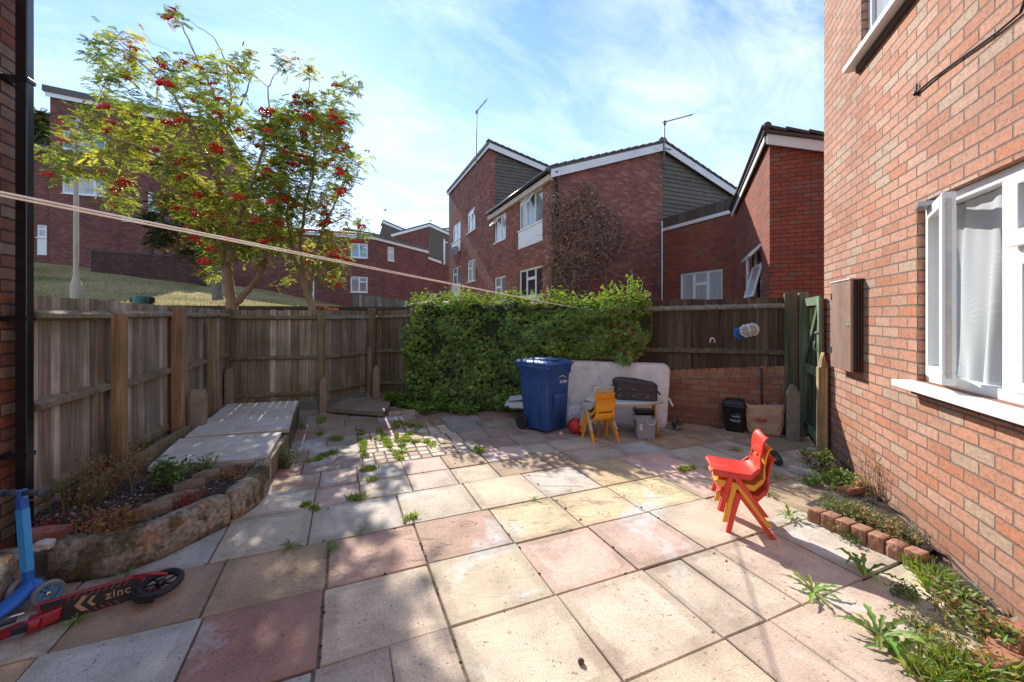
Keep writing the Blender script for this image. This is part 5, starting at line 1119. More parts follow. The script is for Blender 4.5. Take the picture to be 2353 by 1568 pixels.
for k in range(90):                            # hanging and upstanding shoots
    s = rh_.uniform(0, HT); f = s/HT; q = hp_at(s)+nH*.05; q.z = htop(f); L = rh_.uniform(.08, .20); d = V(rh_.gauss(0, .4), -.1, 1).normalized()
    if f > .88 and f < .97: L *= 1.7
    st.tube([q, q+d*L*.6, q+d*L+V(.02, 0, -.02)], [.004, .003, .002], 4, (.5, .8, .3))
    for j in range(5): creeper_leaf(q+d*L*(j+1)/5, nH, rh_.uniform(.035, .06), HY_, .2)
hd = thing('creeper_hedge', 'dense green creeper draped over the back fence with sunlit top', 'hedge', hp_at(HT*.4))
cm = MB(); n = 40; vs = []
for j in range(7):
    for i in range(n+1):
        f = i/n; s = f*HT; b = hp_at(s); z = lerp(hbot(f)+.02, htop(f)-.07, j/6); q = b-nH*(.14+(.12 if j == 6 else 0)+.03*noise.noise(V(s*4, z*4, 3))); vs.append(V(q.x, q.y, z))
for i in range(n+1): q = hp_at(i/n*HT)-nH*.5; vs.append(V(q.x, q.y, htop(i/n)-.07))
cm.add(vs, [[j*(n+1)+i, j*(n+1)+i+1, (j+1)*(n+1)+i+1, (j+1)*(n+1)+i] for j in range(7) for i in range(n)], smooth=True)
cm.build('stems', simple('hedge_shade_core', (.030, .040, .016), .9, .5, 14, bump=.02), hd); lm.build('foliage', M['hedge'], hd); st.build('shoots', M['weed'], hd)  # first part is an added inner sheet, coloured dark as shade between the leaves
# low ground cover at its foot
lm = MB()
for _ in range(3400):
    px = rh_.uniform(885, 1190); w = math.sin((px-885)/305*math.pi)**.6; py = lerp(924, 930+24*w+5*math.sin(px*.06), rh_.random()); q = P(px, py); q.z = rh_.uniform(.02, .10+.10*(py < 936))
    creeper_leaf(q, UP, rh_.uniform(.04, .07), HC_, .2)
tag(lm.build('ground_cover', M['hedge']), 'low green ground cover spreading over the paving at the foot of the creeper', 'ground cover', kind='stuff')
# dead climber on the gable
tw = MB(); rt = random.Random(8)
DCP = [(1250, 440), (1275, 440), (1300, 470), (1345, 415), (1365, 430), (1380, 470), (1415, 490), (1437, 545), (1425, 575), (1395, 600), (1380, 640), (1330, 650), (1320, 690), (1262, 700), (1250, 690)]
k = 0
while k < 1700:
    px, py = rt.uniform(1245, 1440), rt.uniform(412, 700)
    if not inside(px, py, DCP): 
        if rt.random() > .015: continue
    s, z = plG.hit(px, py); p = plG.pt(s, z, rt.uniform(.03, .22)); L = rt.uniform(.15, .5); a = rt.uniform(0, 6.28); pts = [p]; c = rt.choice([(.9, .8, .75), (1.2, 1.05, .95), (.7, .6, .55), (1.5, 1.3, 1.1)])
    for j in range(4):
        a += rt.gauss(0, .8); p = p+(plG.d*math.cos(a)+UP*(math.sin(a)-.25)+plG.n*rt.gauss(0, .35))*L/4
        if (p-plG.pt(0, 0, 0)).dot(plG.n) < .01: p = p+plG.n*.05
        pts.append(p)
    r_ = rt.uniform(.006, .013); tw.tube(pts, [r_, r_*.9, r_*.8, r_*.6, r_*.4], 3, c, caps=False); k += 1
for k in range(1500):                          # withered leaves
    px, py = rt.uniform(1248, 1437), rt.uniform(415, 695)
    if not inside(px, py, DCP): continue
    s, z = plG.hit(px, py); p = plG.pt(s, z, rt.uniform(.05, .2)); tw.leaf(p, V(rt.gauss(0, 1), rt.gauss(0, 1), -.6).normalized(), plG.n, rt.uniform(.06, .12), .05, rt.choice([(1.3, 1, .85), (.9, .7, .6), (1.6, 1.3, 1.1)]))
for k in range(26):
    px = rt.uniform(1255, 1425); s, z = plG.hit(px, rt.uniform(450, 600)); pts = []
    s0_ = plG.s_of(rt.uniform(1255, 1330))
    for j in range(7): t = j/6; pts.append(plG.pt(lerp(s0_, s, t)+rt.gauss(0, .08), lerp(1.6, z, t), .05+rt.uniform(0, .05)))
    tw.tube(pts, [.02, .018, .016, .013, .011, .008, .004], 4, (.8, .7, .65), caps=False)
tag(tw.build('dead_climber', M['twig']), 'brown withered climbing plant spread over the brick gable', 'climber')
# washing line
w0, w1 = at(0, 440, .90), at(1352, 713, 6.9); w0 = w0+(w0-w1)*.335; mb = MB()
for k in (0, 1):
    pts = []
    for i in range(31): t = i/30; p = w0.lerp(w1, t)+V(.002*k, 0, .0085*k*(1-t*.6)); p.z -= .012*4*t*(1-t); pts.append(p)
    mb.tube(pts, .0026, 6)
tag(mb.build('washing_line', M['rope']), 'white doubled washing line strung across the yard to the hedge', 'washing line')
oc = at(763, 712, 6.95); mb = MB()
for k in range(9): mb.ball(oc+V(rt.uniform(-.1, .1), rt.uniform(-.04, .04), rt.uniform(-.02, .03)), .03, 6, 4)
mb.tube([oc+V(-.3, 0, -.03), oc+V(-.18, 0, .06), oc+V(0, 0, .02)], .008, 5)
tag(mb.build('orange_twine', simple('orange_twine', (.62, .16, .05), .7, .2, 20)), 'tangle of orange twine lying on top of the back fence', 'twine')

# ---------------------------------------------------------------- raised bed at the left
BO = [(-12, 1420), (94, 1342), (150, 1347), (262, 1329), (375, 1287), (469, 1239), (544, 1201), (600, 1160), (621, 1128), (626, 1096)]
BW = [P(*p) for p in BO]
def resample(pts, n):
    L = [0]
    for i in range(len(pts)-1): L.append(L[-1]+(pts[i+1]-pts[i]).length)
    out = []
    for k in range(n+1):
        s = L[-1]*k/n
        for i in range(len(pts)-1):
            if s <= L[i+1]+1e-6: out.append(pts[i].lerp(pts[i+1], (s-L[i])/(L[i+1]-L[i]))); break
    return out
def edging(name, pts, par, h, w, n, seed, ends=.02):
    pts = resample(pts, n); mb = MB(); secs = []; r_ = random.Random(seed)
    for i, p in enumerate(pts):
        t = (pts[min(i+1, n)]-pts[max(i-1, 0)]).normalized(); nn = V(t.y, -t.x, 0)       # outward (toward the viewer)
        e = min(i, n-i); sh = .88 if e == 0 else (.98 if e == 1 else 1)
        j = lambda q=.004: r_.uniform(-q, q)
        sec = [(0, -.03), (.0, .08), (-.003, h*.6), (-.006, h*.92), (-.024, h*.995), (-w*.5, h), (-w+.03, h*.98), (-w, h*.88), (-w, .05), (-w, -.03)]
        secs.append([p+nn*(a*sh+j()-.5*(1-sh)*.1)+UP*(b*(sh if b > .1 else 1)+j()) for a, b in sec])
    mb.loft(secs, smooth=True); return mb.build(name, M['stone'], par, sub=1)
bd = thing('raised_bed_wall', 'curved mossy stone edging wall of the raised bed at the left', 'low wall', BW[3])
edging('edging_stone', [P(-40, 1452), P(40, 1368), P(90, 1342)], bd, .245, .17, 8, 1)
edging('edging_stone', [P(97, 1342), P(150, 1347), P(262, 1329), P(375, 1287), P(469, 1239), P(536, 1206)], bd, .24, .15, 30, 2)
edging('edging_stone', [P(541, 1202), P(600, 1160), P(621, 1128), P(625, 1098), P(640, 1060)], bd, .25, .14, 14, 3)
mb = MB(); poly = [P(*p)+V(-.1, .06, .185) for p in BO[1:]]+[P(640, 1050)+V(0, 0, .2), V(-2.75, 4.3, .19), V(-3.7, 4.3, .17), V(-3.36, 2.84, .19), V(-2.9, 2.5, .18)]
for p in poly: p.z = .185
mb.face(poly); tag(mb.build('bed_soil', M['soil']), kind='structure')
# gravel and dark chippings in the bed
gm = MB(); rg = random.Random(12)
pl2d = [(p.x, p.y) for p in poly]; k = 0
while k < 3600:
    x, y = rg.uniform(-3.8, -1.9), rg.uniform(2.2, 4.6)
    if not inside(x, y, pl2d): continue
    r = rg.uniform(.007, .016); c = rg.choice([(.05, .04, .04), (.07, .055, .05), (.10, .085, .075), (.045, .032, .036), (.34, .31, .29), (.22, .19, .17), (.07, .05, .05)])
    p = V(x, y, .19+rg.uniform(0, .012)+.03*noise.noise(V(x*3, y*3, 0))); q = [V(rg.uniform(.6, 1), 0, 0), V(0, rg.uniform(.6, 1), 0), V(-rg.uniform(.6, 1), 0, 0), V(0, -rg.uniform(.6, 1), 0)]
    gm.add([p+e*r for e in q]+[p+V(rg.uniform(-.3, .3), rg.uniform(-.3, .3), rg.uniform(.5, .9))*r], [[0, 1, 4], [1, 2, 4], [2, 3, 4], [3, 0, 4]], c); k += 1
tag(gm.build('gravel', M['attr_rough']), 'dark wet looking gravel covering the soil of the raised bed', 'gravel', kind='stuff')
def rough_block(name, c, d, L, w, h, col, label, cat, group=None, seed=0, mat='attr_rough', rough=.12):
    r_ = random.Random(seed); mb = MB(); n = V(d.y, -d.x, 0); c = Vector(c); secs = []
    for i in range(5):
        t = i/4-.5; e = .985-rough*.9 if i in (0, 4) else 1; j = .001+rough*.05
        secs.append([c+d*L*t+n*(a*w*e+r_.uniform(-j, j))+UP*(b*h*(e if b > .5 else 1)+r_.uniform(-j, j)) for a, b in ((-.5, 0), (.5, 0), (.5+rough*.15, .6), (.485-rough*.7, 1), (-.485+rough*.7, 1), (-.5-rough*.15, .6))])
    mb.loft(secs, col, smooth=False); return tag(mb.build(name, M[mat], bevel=.006), label, cat, group)
for i, (px, py, L, ang, lab) in enumerate(((405, 1158, .27, 40, 'nearest rough stone of the row dividing the raised bed'), (352, 1180, .2, 42, 'half sunk dark stone low in the raised bed between the chippings'), (435, 1125, .2, 45, 'pale chunky stone beside the red sedum in the raised bed'), (472, 1102, .19, 45, 'middle rough stone of the row dividing the raised bed'), (512, 1086, .16, 50, 'tilted stone at the far end of the row in the raised bed'))):
    q = P(px, py, .2); rough_block('bed_stone', V(q.x, q.y, .17), dirv(ang), L, .07, .10, (.235, .175, .125), lab, 'stone', 'stones in the raised bed', i)
q = P(105, 1238, .2); rough_block('broken_brick', V(q.x, q.y, .2), dirv(75), .21, .1, .06, (.33, .13, .10), 'broken red brick lying in the raised bed by the blue scooter', 'brick', seed=9, rough=.03)
q = P(100, 1254, .23); rough_block('white_stone', V(q.x, q.y, .215), dirv(80), .09, .06, .04, (.6, .56, .5), 'small white stone on the end of the raised bed wall', 'stone', seed=10)
# slabs laid at the back of the bed
def slab_thing(c4, z, th, label, col=(.50, .47, .42)):
    mb = MB(); mb.prism([V(p.x, p.y, z-th) for p in c4], UP*th); o = mb.build('concrete_slab', M['slab'], bevel=.006); return tag(o, label, 'slab', 'raised concrete slabs')
M['slab'] = simple('pale_concrete_slab', (.56, .515, .45), .85, .14, 5, bump=.002, dirt=(.27, .22, .17), dscale=2.2, dth=(.52, .78))
slab_thing([P(338, 1074, .26), P(614, 1050, .26), P(647, 993, .26), P(412, 1008, .26)], .26, .045, 'nearest pale raised slab, dappled with tree shade')
slab_thing([P(424, 1002, .28), P(664, 985, .28), P(674, 950, .265), P(480, 962, .265)], .275, .045, 'middle raised slab overlapping the nearest one')
slab_thing([P(481, 961, .262), P(673.5, 949.5, .262), P(686, 922, .25), P(522, 930, .25)], .258, .045, 'farthest raised slab against the mossy back fence panel')
mb = MB(); a, b = P(345, 1076, .26), P(614, 1052, .26); a.z = b.z = .13; mb.prism([a, a+UP*.085, a+UP*.085+V(-.01, .04, 0), a+V(-.01, .04, 0)], b-a, (.36, .28, .19)); a2, b2 = P(616, 1052, .26), P(664, 987, .26); a2.z = b2.z = .02; mb.prism([a2, a2+UP*.19, a2+UP*.19+V(-.05, 0, 0), a2+V(-.05, 0, 0)], b2-a2, (.32, .25, .18))
a2, b2 = P(666, 987, .26), P(688, 925, .26); a2.z = b2.z = .0; mb.prism([a2, a2+UP*.21, a2+UP*.21+V(-.05, 0, 0), a2+V(-.05, 0, 0)], b2-a2, (.14, .10, .07))
tag(mb.build('timber_edging', M['wood']), 'weathered timber boards edging the raised concrete slabs', 'timber board')
# broken paving edge left of the hedge
mb = MB(); mb.prism([P(752, 938, .09)+UP*0, P(880, 948, .09), P(893, 935, .09), P(900, 910, .09), P(800, 915, .09)], UP*-.06); o = mb.build('broken_slab', M['slab']); tag(o, 'lifted broken paving slab in front of the short back fence', 'slab')
o.data.materials[0] = simple('dull_slab', (.24, .19, .14), .9, .25, 6, bump=.004)
for i, (px, py, L, a, lab) in enumerate(((907, 955, .20, 65, 'small pale rubble stone left in the row below the creeper'), (945, 951, .30, 70, 'long flat rubble stone in the middle of the row below the creeper'), (985, 946, .26, 72, 'flat rubble stone at the right end of the row below the creeper'))):
    q = P(px, py); rough_block('rubble_stone', q, dirv(a), L, .12, .06, (.36, .29, .22), lab, 'stone', 'rubble stones below the creeper', 20+i)

# ---------------------------------------------------------------- plants
def dandelion(px, py, size, n, label, seed, up=.5, name='dandelion', cols=((.16, .26, .05), (.20, .30, .055), (.13, .22, .045)), w=.155, z=0, cat='weed'):
    r_ = random.Random(seed); c = P(px, py, z); mb = MB()
    for k in range(n):
        a = 2*math.pi*k/n+r_.uniform(-.3, .3); L = size*r_.uniform(.6, 1.1); u = V(math.cos(a), math.sin(a), 0); e = up*r_.uniform(.5, 1.3); col = tuple(x*r_.uniform(.8, 1.3) for x in r_.choice(cols))
        side = V(-u.y, u.x, 0); seg = 8; pv = None
        for i in range(seg+1):
            t = i/seg; p = c+u*L*(t-.18*t*t*e)+UP*(L*e*(t-.75*t*t)*1.3+.006); ww = L*w*(math.sin(math.pi*min(1, t*.95+.05))**.8)*(1.25 if i % 2 else .55)*(1.0-.15*(t > .9)); ww = max(ww, .003)
            q = (p-side*ww/2+UP*.15*ww, p+side*ww/2+UP*.15*ww)
            if pv: mb.add([pv[0], pv[2], p, q[0]], [[0, 1, 2, 3]], col); mb.add([pv[2], pv[1], q[1], p], [[0, 1, 2, 3]], col)
            pv = (q[0], q[1], p)
    return tag(mb.build(name, M['weed']), label, cat)
dandelion(1868, 1362, .17, 11, 'bright jagged dandelion rosette in the paving joint right of the chair shadow', 1)
dandelion(1813, 1190, .15, 10, 'dandelion plant just left of the edging bricks, behind the red chairs', 2, .8)
dandelion(1985, 1325, .21, 10, 'tall dandelion with upright leaves in the shadow tip on the paving', 3, 1.15)
dandelion(2020, 1470, .22, 14, 'large spreading dandelion close to the camera at the bottom right', 4, .75)
dandelion(2060, 1500, .18, 10, 'dandelion touching the large spreading one, nearer the bottom edge', 5, .6)
dandelion(1783, 1100, .12, 9, 'low weed rosette between the red chairs and the concrete kerb', 6, .5)
dandelion(1762, 1132, .13, 10, 'spreading weed right behind the stacked red chairs', 7, .5)
dandelion(668, 1258, .10, 9, 'small weed at the corner of the sandy slab, near the tree shade', 8, .4)
dandelion(766, 1262, .09, 10, 'dark little weed at the corner of the riven red slab', 9, .5)
dandelion(828, 1225, .085, 9, 'weed on the joint above the left red riven slab', 10, .5)
dandelion(1228, 1149, .07, 9, 'tiny weed in the joint above the yellow slabs', 11, .5)
dandelion(175, 1432, .09, 9, 'weed growing beside the deck of the lying scooter', 12, .5)
dandelion(283, 1335, .10, 9, 'weed between the raised bed wall and the lying scooter', 13, .5)
dandelion(1220, 1045, .09, 9, 'low weed at the edge of the shadow in the middle of the patio', 14, .4)
dandelion(1098, 1033, .10, 9, 'yellow green weed beside the patch of bare sand', 15, .5)
dandelion(1690, 1035, .15, 10, 'shaded weed in front of the paper bag', 16, .4); dandelion(1755, 1030, .14, 10, 'shaded weed left of the gate spur', 17, .4)
def tuft(mb, c, r, h, n, cols, rg, lean=.5):
    for _ in range(n):
        a = rg.uniform(0, 6.28); q = c+V(math.cos(a), math.sin(a), 0)*r*math.sqrt(rg.random()); d = V(rg.gauss(0, lean), rg.gauss(0, lean), 1).normalized(); L = h*rg.uniform(.5, 1.1); w = rg.uniform(.003, .006); col = tuple(x*rg.uniform(.75, 1.25) for x in rg.choice(cols)); s = d.cross(V(rg.gauss(0, 1), rg.gauss(0, 1), 0)).normalized()
        b = q+d*L*.6; t = q+d*L+V(d.x, d.y, -.25)*L*.35
        mb.add([q-s*w, q+s*w, b+s*w*.8, b-s*w*.8], [[0, 1, 2, 3]], col); mb.add([b-s*w*.8, b+s*w*.8, t], [[0, 1, 2]], col)
GRC = [(.20, .29, .05), (.25, .33, .06), (.15, .24, .045), (.29, .33, .08)]
rw_ = random.Random(77); gm = MB()
for px0, py0, px1, py1, n in ((826, 985, 842, 1052, 9), (870, 990, 905, 1045, 7), (905, 975, 930, 1040, 7), (735, 1050, 728, 1060, 3), (830, 1082, 862, 1078, 4), (715, 1060, 770, 1040, 5), (760, 1010, 790, 1008, 4), (960, 985, 925, 1010, 4), (850, 1104, 858, 1104, 1), (910, 1040, 918, 1058, 3), (900, 970, 970, 985, 7), (1085, 1030, 1105, 1042, 3), (740, 960, 735, 1005, 6), (975, 1010, 1000, 1030, 3), (860, 1010, 960, 1015, 7), (700, 1160, 740, 1180, 3), (780, 1150, 830, 1145, 2), (940, 1195, 955, 1190, 1), (1560, 1082, 1600, 1074, 3), (2050, 1430, 2180, 1520, 0)):
    for k in range(n*2):
        t = rw_.random(); q = P(lerp(px0, px1, t)+rw_.uniform(-6, 6), lerp(py0, py1, t)+rw_.uniform(-3, 3)); tuft(gm, q, rw_.uniform(.025, .055), rw_.uniform(.035, .06), 34, GRC, rw_, .6)
tag(gm.build('joint_grass', M['weed']), 'bright green grass tufts growing in the joints of the small setts and paving', 'grass', kind='stuff')
# moss and crumbs along the joints
gm = MB()
for _ in range(520):
    v = rw_.choice([r[0] for r in rows if r[0] > .2]); u = rw_.uniform(-2.4, 3.6); q = uvw(u, v+rw_.uniform(-.012, .012)) if rw_.random() < .6 else uvw(rw_.choice([.49, 1.09, 1.67, 2.24, -.1, -.68]), rw_.uniform(.8, 5))+V(rw_.uniform(-.01, .01), 0, 0)
    if not inside(q.x, q.y) or rw_.random() > .6: continue
    r = rw_.uniform(.004, .012); gm.add([q+V(r, 0, 0), q+V(0, r, 0), q+V(-r, 0, 0), q+V(0, -r, 0), q+UP*r*.8], [[0, 1, 4], [1, 2, 4], [2, 3, 4], [3, 0, 4]], rw_.choice([(.05, .035, .02), (.08, .06, .04), (.07, .09, .03), (.03, .02, .015), (.25, .2, .14)]))
tag(gm.build('litter_crumbs', M['attr_rough']), 'crumbs of soil, moss and grit scattered along the paving joints', 'grit', kind='stuff')
def bushy(name, label, c, r, h, n, cols, seed, lsz=(.012, .03), stems=12, mat='weed', cat='plant', asp=(1, 1), flat=.6):
    rg = random.Random(seed); mb = MB(); t = thing(name, label, cat, c); sb = MB()
    for _ in range(stems):
        a = rg.uniform(0, 6.28); q = c+V(math.cos(a)*r*asp[0], math.sin(a)*r*asp[1], 0)*rg.random()*.9; tip = q+V(rg.gauss(0, .25)*h, rg.gauss(0, .25)*h, h*rg.uniform(.6, 1)); sb.tube([q, q.lerp(tip, .5)+V(rg.gauss(0, .02), rg.gauss(0, .02), 0), tip], [.0025, .002, .001], 4, rg.choice(cols), caps=False)
        for _ in range(n//stems):
            p = q.lerp(tip, rg.random()**flat)+V(rg.gauss(0, .022), rg.gauss(0, .022), rg.gauss(0, .012)); d = V(rg.gauss(0, 1), rg.gauss(0, 1), rg.gauss(.3, .6)).normalized(); L = rg.uniform(*lsz); mb.leaf(p, d, V(rg.gauss(0, .5), rg.gauss(0, .5), 1), L, L*.5, tuple(x*rg.uniform(.7, 1.3) for x in rg.choice(cols)), .15)
    sb.build('stems', M[mat], t); mb.build('foliage', M[mat], t); return t
OR = [(.36, .18, .07), (.44, .26, .12), (.28, .15, .07), (.26, .19, .08)]; GN = [(.11, .18, .045), (.15, .23, .05), (.08, .14, .035)]; RD = [(.30, .04, .04), (.38, .07, .05), (.22, .03, .03)]; LG = [(.20, .31, .05), (.26, .36, .06), (.15, .25, .045)]
B = lambda px, py, z=.19: P(px, py, z)
bushy('dry_weed', 'tall orange dried weed against the left fence in the raised bed', B(262, 1128), .24, .36, 800, OR, 1, mat='dry', stems=34)
bushy('dry_weed', 'low orange dried weed near the front of the raised bed', B(252, 1225), .19, .17, 620, [(.30, .16, .05), (.36, .2, .07), (.24, .12, .04)], 2, mat='dry', stems=34)
bushy('dry_weed', 'feathery pale brown weed near the blue scooter end of the bed', B(188, 1165), .20, .28, 460, OR+GN, 3, mat='dry', stems=26)
bushy('sedum_plant', 'bright red sedum on the front edge of the raised bed', B(435, 1160), .11, .10, 380, RD, 4, (.012, .022), 20)
bushy('sedum_plant', 'dark red sedum behind the broken brick in the raised bed', B(100, 1222), .10, .08, 240, RD, 5, (.012, .022), 16)
bushy('sedum_plant', 'maroon trailing sedum in the shaded front corner of the raised bed', B(165, 1220), .16, .06, 360, [(.10, .025, .03), (.07, .02, .025), (.14, .05, .04)], 6, (.010, .02), 24)
bushy('leafy_weed', 'green leafy weed in the middle of the raised bed beside the pale stone', B(383, 1122), .15, .25, 340, GN, 7, (.03, .06), 18)
dandelion(402, 1112, .19, 12, 'bright lime green weed catching sun in the middle of the raised bed', 31, 1.2, 'leafy_weed', LG, .28, .2, 'plant')
dandelion(328, 1040, .19, 9, 'broad leaved green weed at the fence foot beside the slabs', 32, 1.2, 'leafy_weed', GN, .3, .2, 'plant')
bushy('dry_weed', 'pale seed head of a dry weed beside the tall post of the left fence', B(312, 1045), .09, .27, 260, [(.36, .27, .19), (.42, .33, .25)], 8, mat='dry', stems=14)
bushy('leafy_weed', 'small green weed in front of the timber edging of the slabs', B(470, 1090), .12, .15, 220, GN+LG, 9, (.02, .035), 14)
bushy('dry_weed', 'rust coloured low weed along the far front rim of the raised bed', B(550, 1098), .15, .07, 300, OR, 10, mat='dry', stems=20)
bushy('leafy_weed', 'thin grey green weed stalks by the left fence board', B(150, 1135), .13, .20, 200, [(.12, .14, .07), (.16, .15, .08)]+OR, 11, (.012, .03), 14)
bushy('leafy_weed', 'pale green clump at the outer foot of the raised bed corner', P(650, 1075), .13, .22, 480, [(.13, .17, .06), (.17, .21, .09), (.09, .13, .04)], 12, (.02, .035), 24)
bushy('leafy_weed', 'little grey green plant at the far tip of the raised bed', B(600, 1090, .2), .05, .09, 100, [(.14, .18, .09)], 13, (.015, .03), 8)
bushy('leafy_weed', 'dark green clump by the soil strip beside the raised slabs', P(690, 985), .09, .2, 160, GN, 14, (.02, .035), 12)
# right hand bed
sp = [P(1845, 1180), P(2125, 1300), P(2100, 1230), P(1960, 1110), P(1905, 1075), P(1880, 1100), P(1900, 1130)]
mb = MB(); mb.face([V(p.x, p.y, .045) for p in [P(1850, 1172), P(2128, 1292), P(2150, 1275), P(2000, 1140), P(1945, 1092), P(1925, 1128), P(1895, 1150)]]); o = mb.build('bed_soil', M['soil']); tag(o, kind='structure')
mb = MB(); mb.face([V(p.x, p.y, .012) for p in [P(2110, 1330), P(2180, 1395), P(2260, 1470), P(2360, 1590), P(2480, 1590), P(2360, 1445), P(2150, 1275)]]); o = mb.build('bed_soil', M['soil']); tag(o, kind='structure')
names_ = ['first edging brick, at the gate end of the row by the house wall', 'second edging brick from the gate end of the row', 'third edging brick from the gate end, behind a trailing weed', 'fourth edging brick, in the middle of the row by the house wall', 'fifth edging brick from the gate end of the row', 'chipped sixth edging brick from the gate end of the row', 'last edging brick of the row, nearest the camera and half in grass']
e0, e1 = P(1852, 1197), P(2118, 1316); de = (e1-e0).normalized(); Le = (e1-e0).length
for i, nm in enumerate(names_):
    t = (i+.5)/7; c = e0+(e1-e0)*t-V(de.y, -de.x, 0)*.055; f = rw_.uniform(.85, 1.15)
    rough_block('edging_brick', c, (de+V(rw_.uniform(-.05, .05), 0, 0)).normalized(), Le/7-.008, .105, .105+rw_.uniform(-.006, .004), (.37*f, .185*f, .115*f), nm, 'brick', 'edging bricks of the bed by the house wall', 40+i, rough=.02+.05*(i == 5))
q0_, q1_ = P(1815, 1082), P(1908, 1112); rough_block('concrete_kerb', (q0_+q1_)/2, (q1_-q0_).normalized(), (q1_-q0_).length, .07, .06, (.50, .47, .42), 'short pale concrete kerb by the gate end of the house wall', 'kerb', seed=60, rough=.02)
for i, (px, py, a, lab) in enumerate(((1985, 1128, 30, 'loose red brick lying inside the wall bed near the gate end'), (1955, 1142, 70, 'half buried red brick beside the loose one in the wall bed'), (2310, 1500, 60, 'red brick at the bottom right corner, nearer the wall'), (2340, 1478, 40, 'tilted red brick at the bottom right, touching the frame edge'), (2290, 1535, 75, 'flat pale red brick at the very bottom right corner'))):
    q = P(px, py); rough_block('loose_brick', V(q.x, q.y, .03 if i < 2 else .0), dirv(a), .21, .1, .06, (.40, .17, .10), lab, 'brick', 'loose bricks by the house wall', 70+i, rough=.03)
OL = [(.21, .24, .06), (.26, .25, .085), (.30, .24, .11), (.16, .21, .05)]; BR = [(.32, .22, .11), (.38, .28, .16), (.25, .18, .09)]
bushy('leafy_weed', 'yellow green leafy clump at the foot of the wall by the gate', P(1885, 1082, .03), .16, .2, 460, LG+OL, 15, (.03, .05), 22)
bushy('leafy_weed', 'bright green clump between the kerb and the loose bricks', P(1925, 1118, .03), .18, .14, 700, LG, 16, (.025, .045), 30)
bushy('leafy_weed', 'small dark green clump under the concrete kerb', P(1860, 1112), .11, .07, 300, GN+LG, 17, (.015, .03), 18)
bushy('dry_weed', 'dry twiggy weed climbing against the brick wall', P(2003, 1145, .04), .08, .42, 240, BR, 18, mat='dry', stems=16)
bushy('leafy_weed', 'olive green mat of weeds behind the edging bricks', P(1950, 1180, .05), .19, .08, 760, OL+GN, 19, (.015, .03), 40)
bushy('leafy_weed', 'olive and brown weeds in the middle of the wall bed', P(1995, 1200, .05), .17, .09, 620, OL+BR, 20, (.015, .03), 36)
bushy('dry_weed', 'brown dried weeds at the near end of the wall bed', P(2060, 1235, .05), .17, .10, 760, BR+OL, 21, mat='dry', stems=36)
bushy('leafy_weed', 'reddish trailing weed hanging over the third edging brick', P(1925, 1222), .09, .11, 300, BR+GN, 22, (.012, .025), 18)
bushy('leafy_weed', 'small green weed at the foot of the edging bricks', P(1962, 1245), .08, .05, 160, GN, 23, (.02, .03), 10)
gm = MB()
for px, py in ((2120, 1312), (2150, 1335), (2135, 1330), (2165, 1350), (2180, 1372), (2145, 1350), (2105, 1310), (2195, 1385)): tuft(gm, P(px, py), .06, .12, 50, GRC, rw_, .55)
for px, py in ((2160, 1545), (2200, 1560), (2240, 1550), (2290, 1560), (2130, 1560), (2330, 1565)): tuft(gm, P(px, py), .07, .12, 70, GRC, rw_, .6)
tag(gm.build('wall_foot_grass', M['weed']), 'long bright grass tufts along the foot of the sunlit wall near the camera', 'grass', kind='stuff')
bushy('leafy_weed', 'mixed green weed carpet at the wall foot beyond the grass', P(2195, 1395), .15, .10, 380, GN+OL, 24, (.02, .045), 32)
bushy('leafy_weed', 'tangled brown and green weeds along the wall foot, right of the blue stained slab', P(2235, 1440), .16, .10, 420, OL+BR+BR, 25, (.02, .04), 36)
bushy('leafy_weed', 'bushy weed at the wall foot next to the tilted brick', P(2280, 1475), .15, .11, 380, GN+LG+BR, 26, (.02, .045), 30)
bushy('leafy_weed', 'yellowing weed patch at the bottom right of the picture', P(2205, 1525), .16, .07, 400, LG+[(.3, .2, .05), (.24, .2, .05)], 27, (.02, .04), 30)
bushy('leafy_weed', 'trailing weed stems between the large dandelions and the wall', P(2110, 1445), .14, .05, 260, GN+OL, 28, (.015, .03), 16)
bushy('leafy_weed', 'weed strip in the joint leading from the tall dandelion to the wall', P(2070, 1365), .13, .05, 260, GN+OL, 29, (.015, .03), 16, asp=(1.2, .6))
# ---------------------------------------------------------------- wheelie bin
def rrect(cx, cy, z, hx, hy, r, n=4):
    pts = []
    for k, (sx_, sy_) in enumerate(((1, 1), (-1, 1), (-1, -1), (1, -1))):
        for i in range(n+1):
            a = math.pi/2*(k+i/n); pts.append(V(cx+sx_*(hx-r)+r*math.cos(a), cy+sy_*(hy-r)+r*math.sin(a), z))
    return pts
bc = V(.452, 5.60, 0); fb_a = math.atan2(-.70, .71)
bn = thing('wheelie_bin', 'tall blue wheelie bin with white lettering standing on the patio', 'bin', bc, fb_a)     # local +x = front of the bin
mb = MB(); mb.loft([rrect(.02, 0, .03, .20, .205, .035), rrect(.02, 0, .05, .21, .21, .035), rrect(0, 0, .55, .25, .235, .04), rrect(-.01, 0, .84, .275, .25, .04), rrect(-.01, 0, .85, .295, .265, .04), rrect(-.01, 0, .90, .30, .27, .04), rrect(-.01, 0, .902, .27, .24, .04)])
for yy in (-.10, .08):                        # pressed ribs on both sides
    for sg in (-1, 1): mb.loft([rrect(.03+yy, sg*.205, .06, .008, .012, .004, 2), rrect(yy*1.2, sg*.246, .80, .008, .012, .004, 2)])
mb.loft([rrect(.225, 0, .06, .012, .10, .008, 2), rrect(.268, 0, .45, .010, .12, .006, 2), rrect(.27, 0, .52, .004, .115, .003, 2)])
for sg in (-1, 1): mb.box(V(.27, sg*.2-.006, .78), V(.03, 0, 0), V(0, .012, 0), UP*.09)
mb.build('body', M['bin_blue'], bn, local=True)
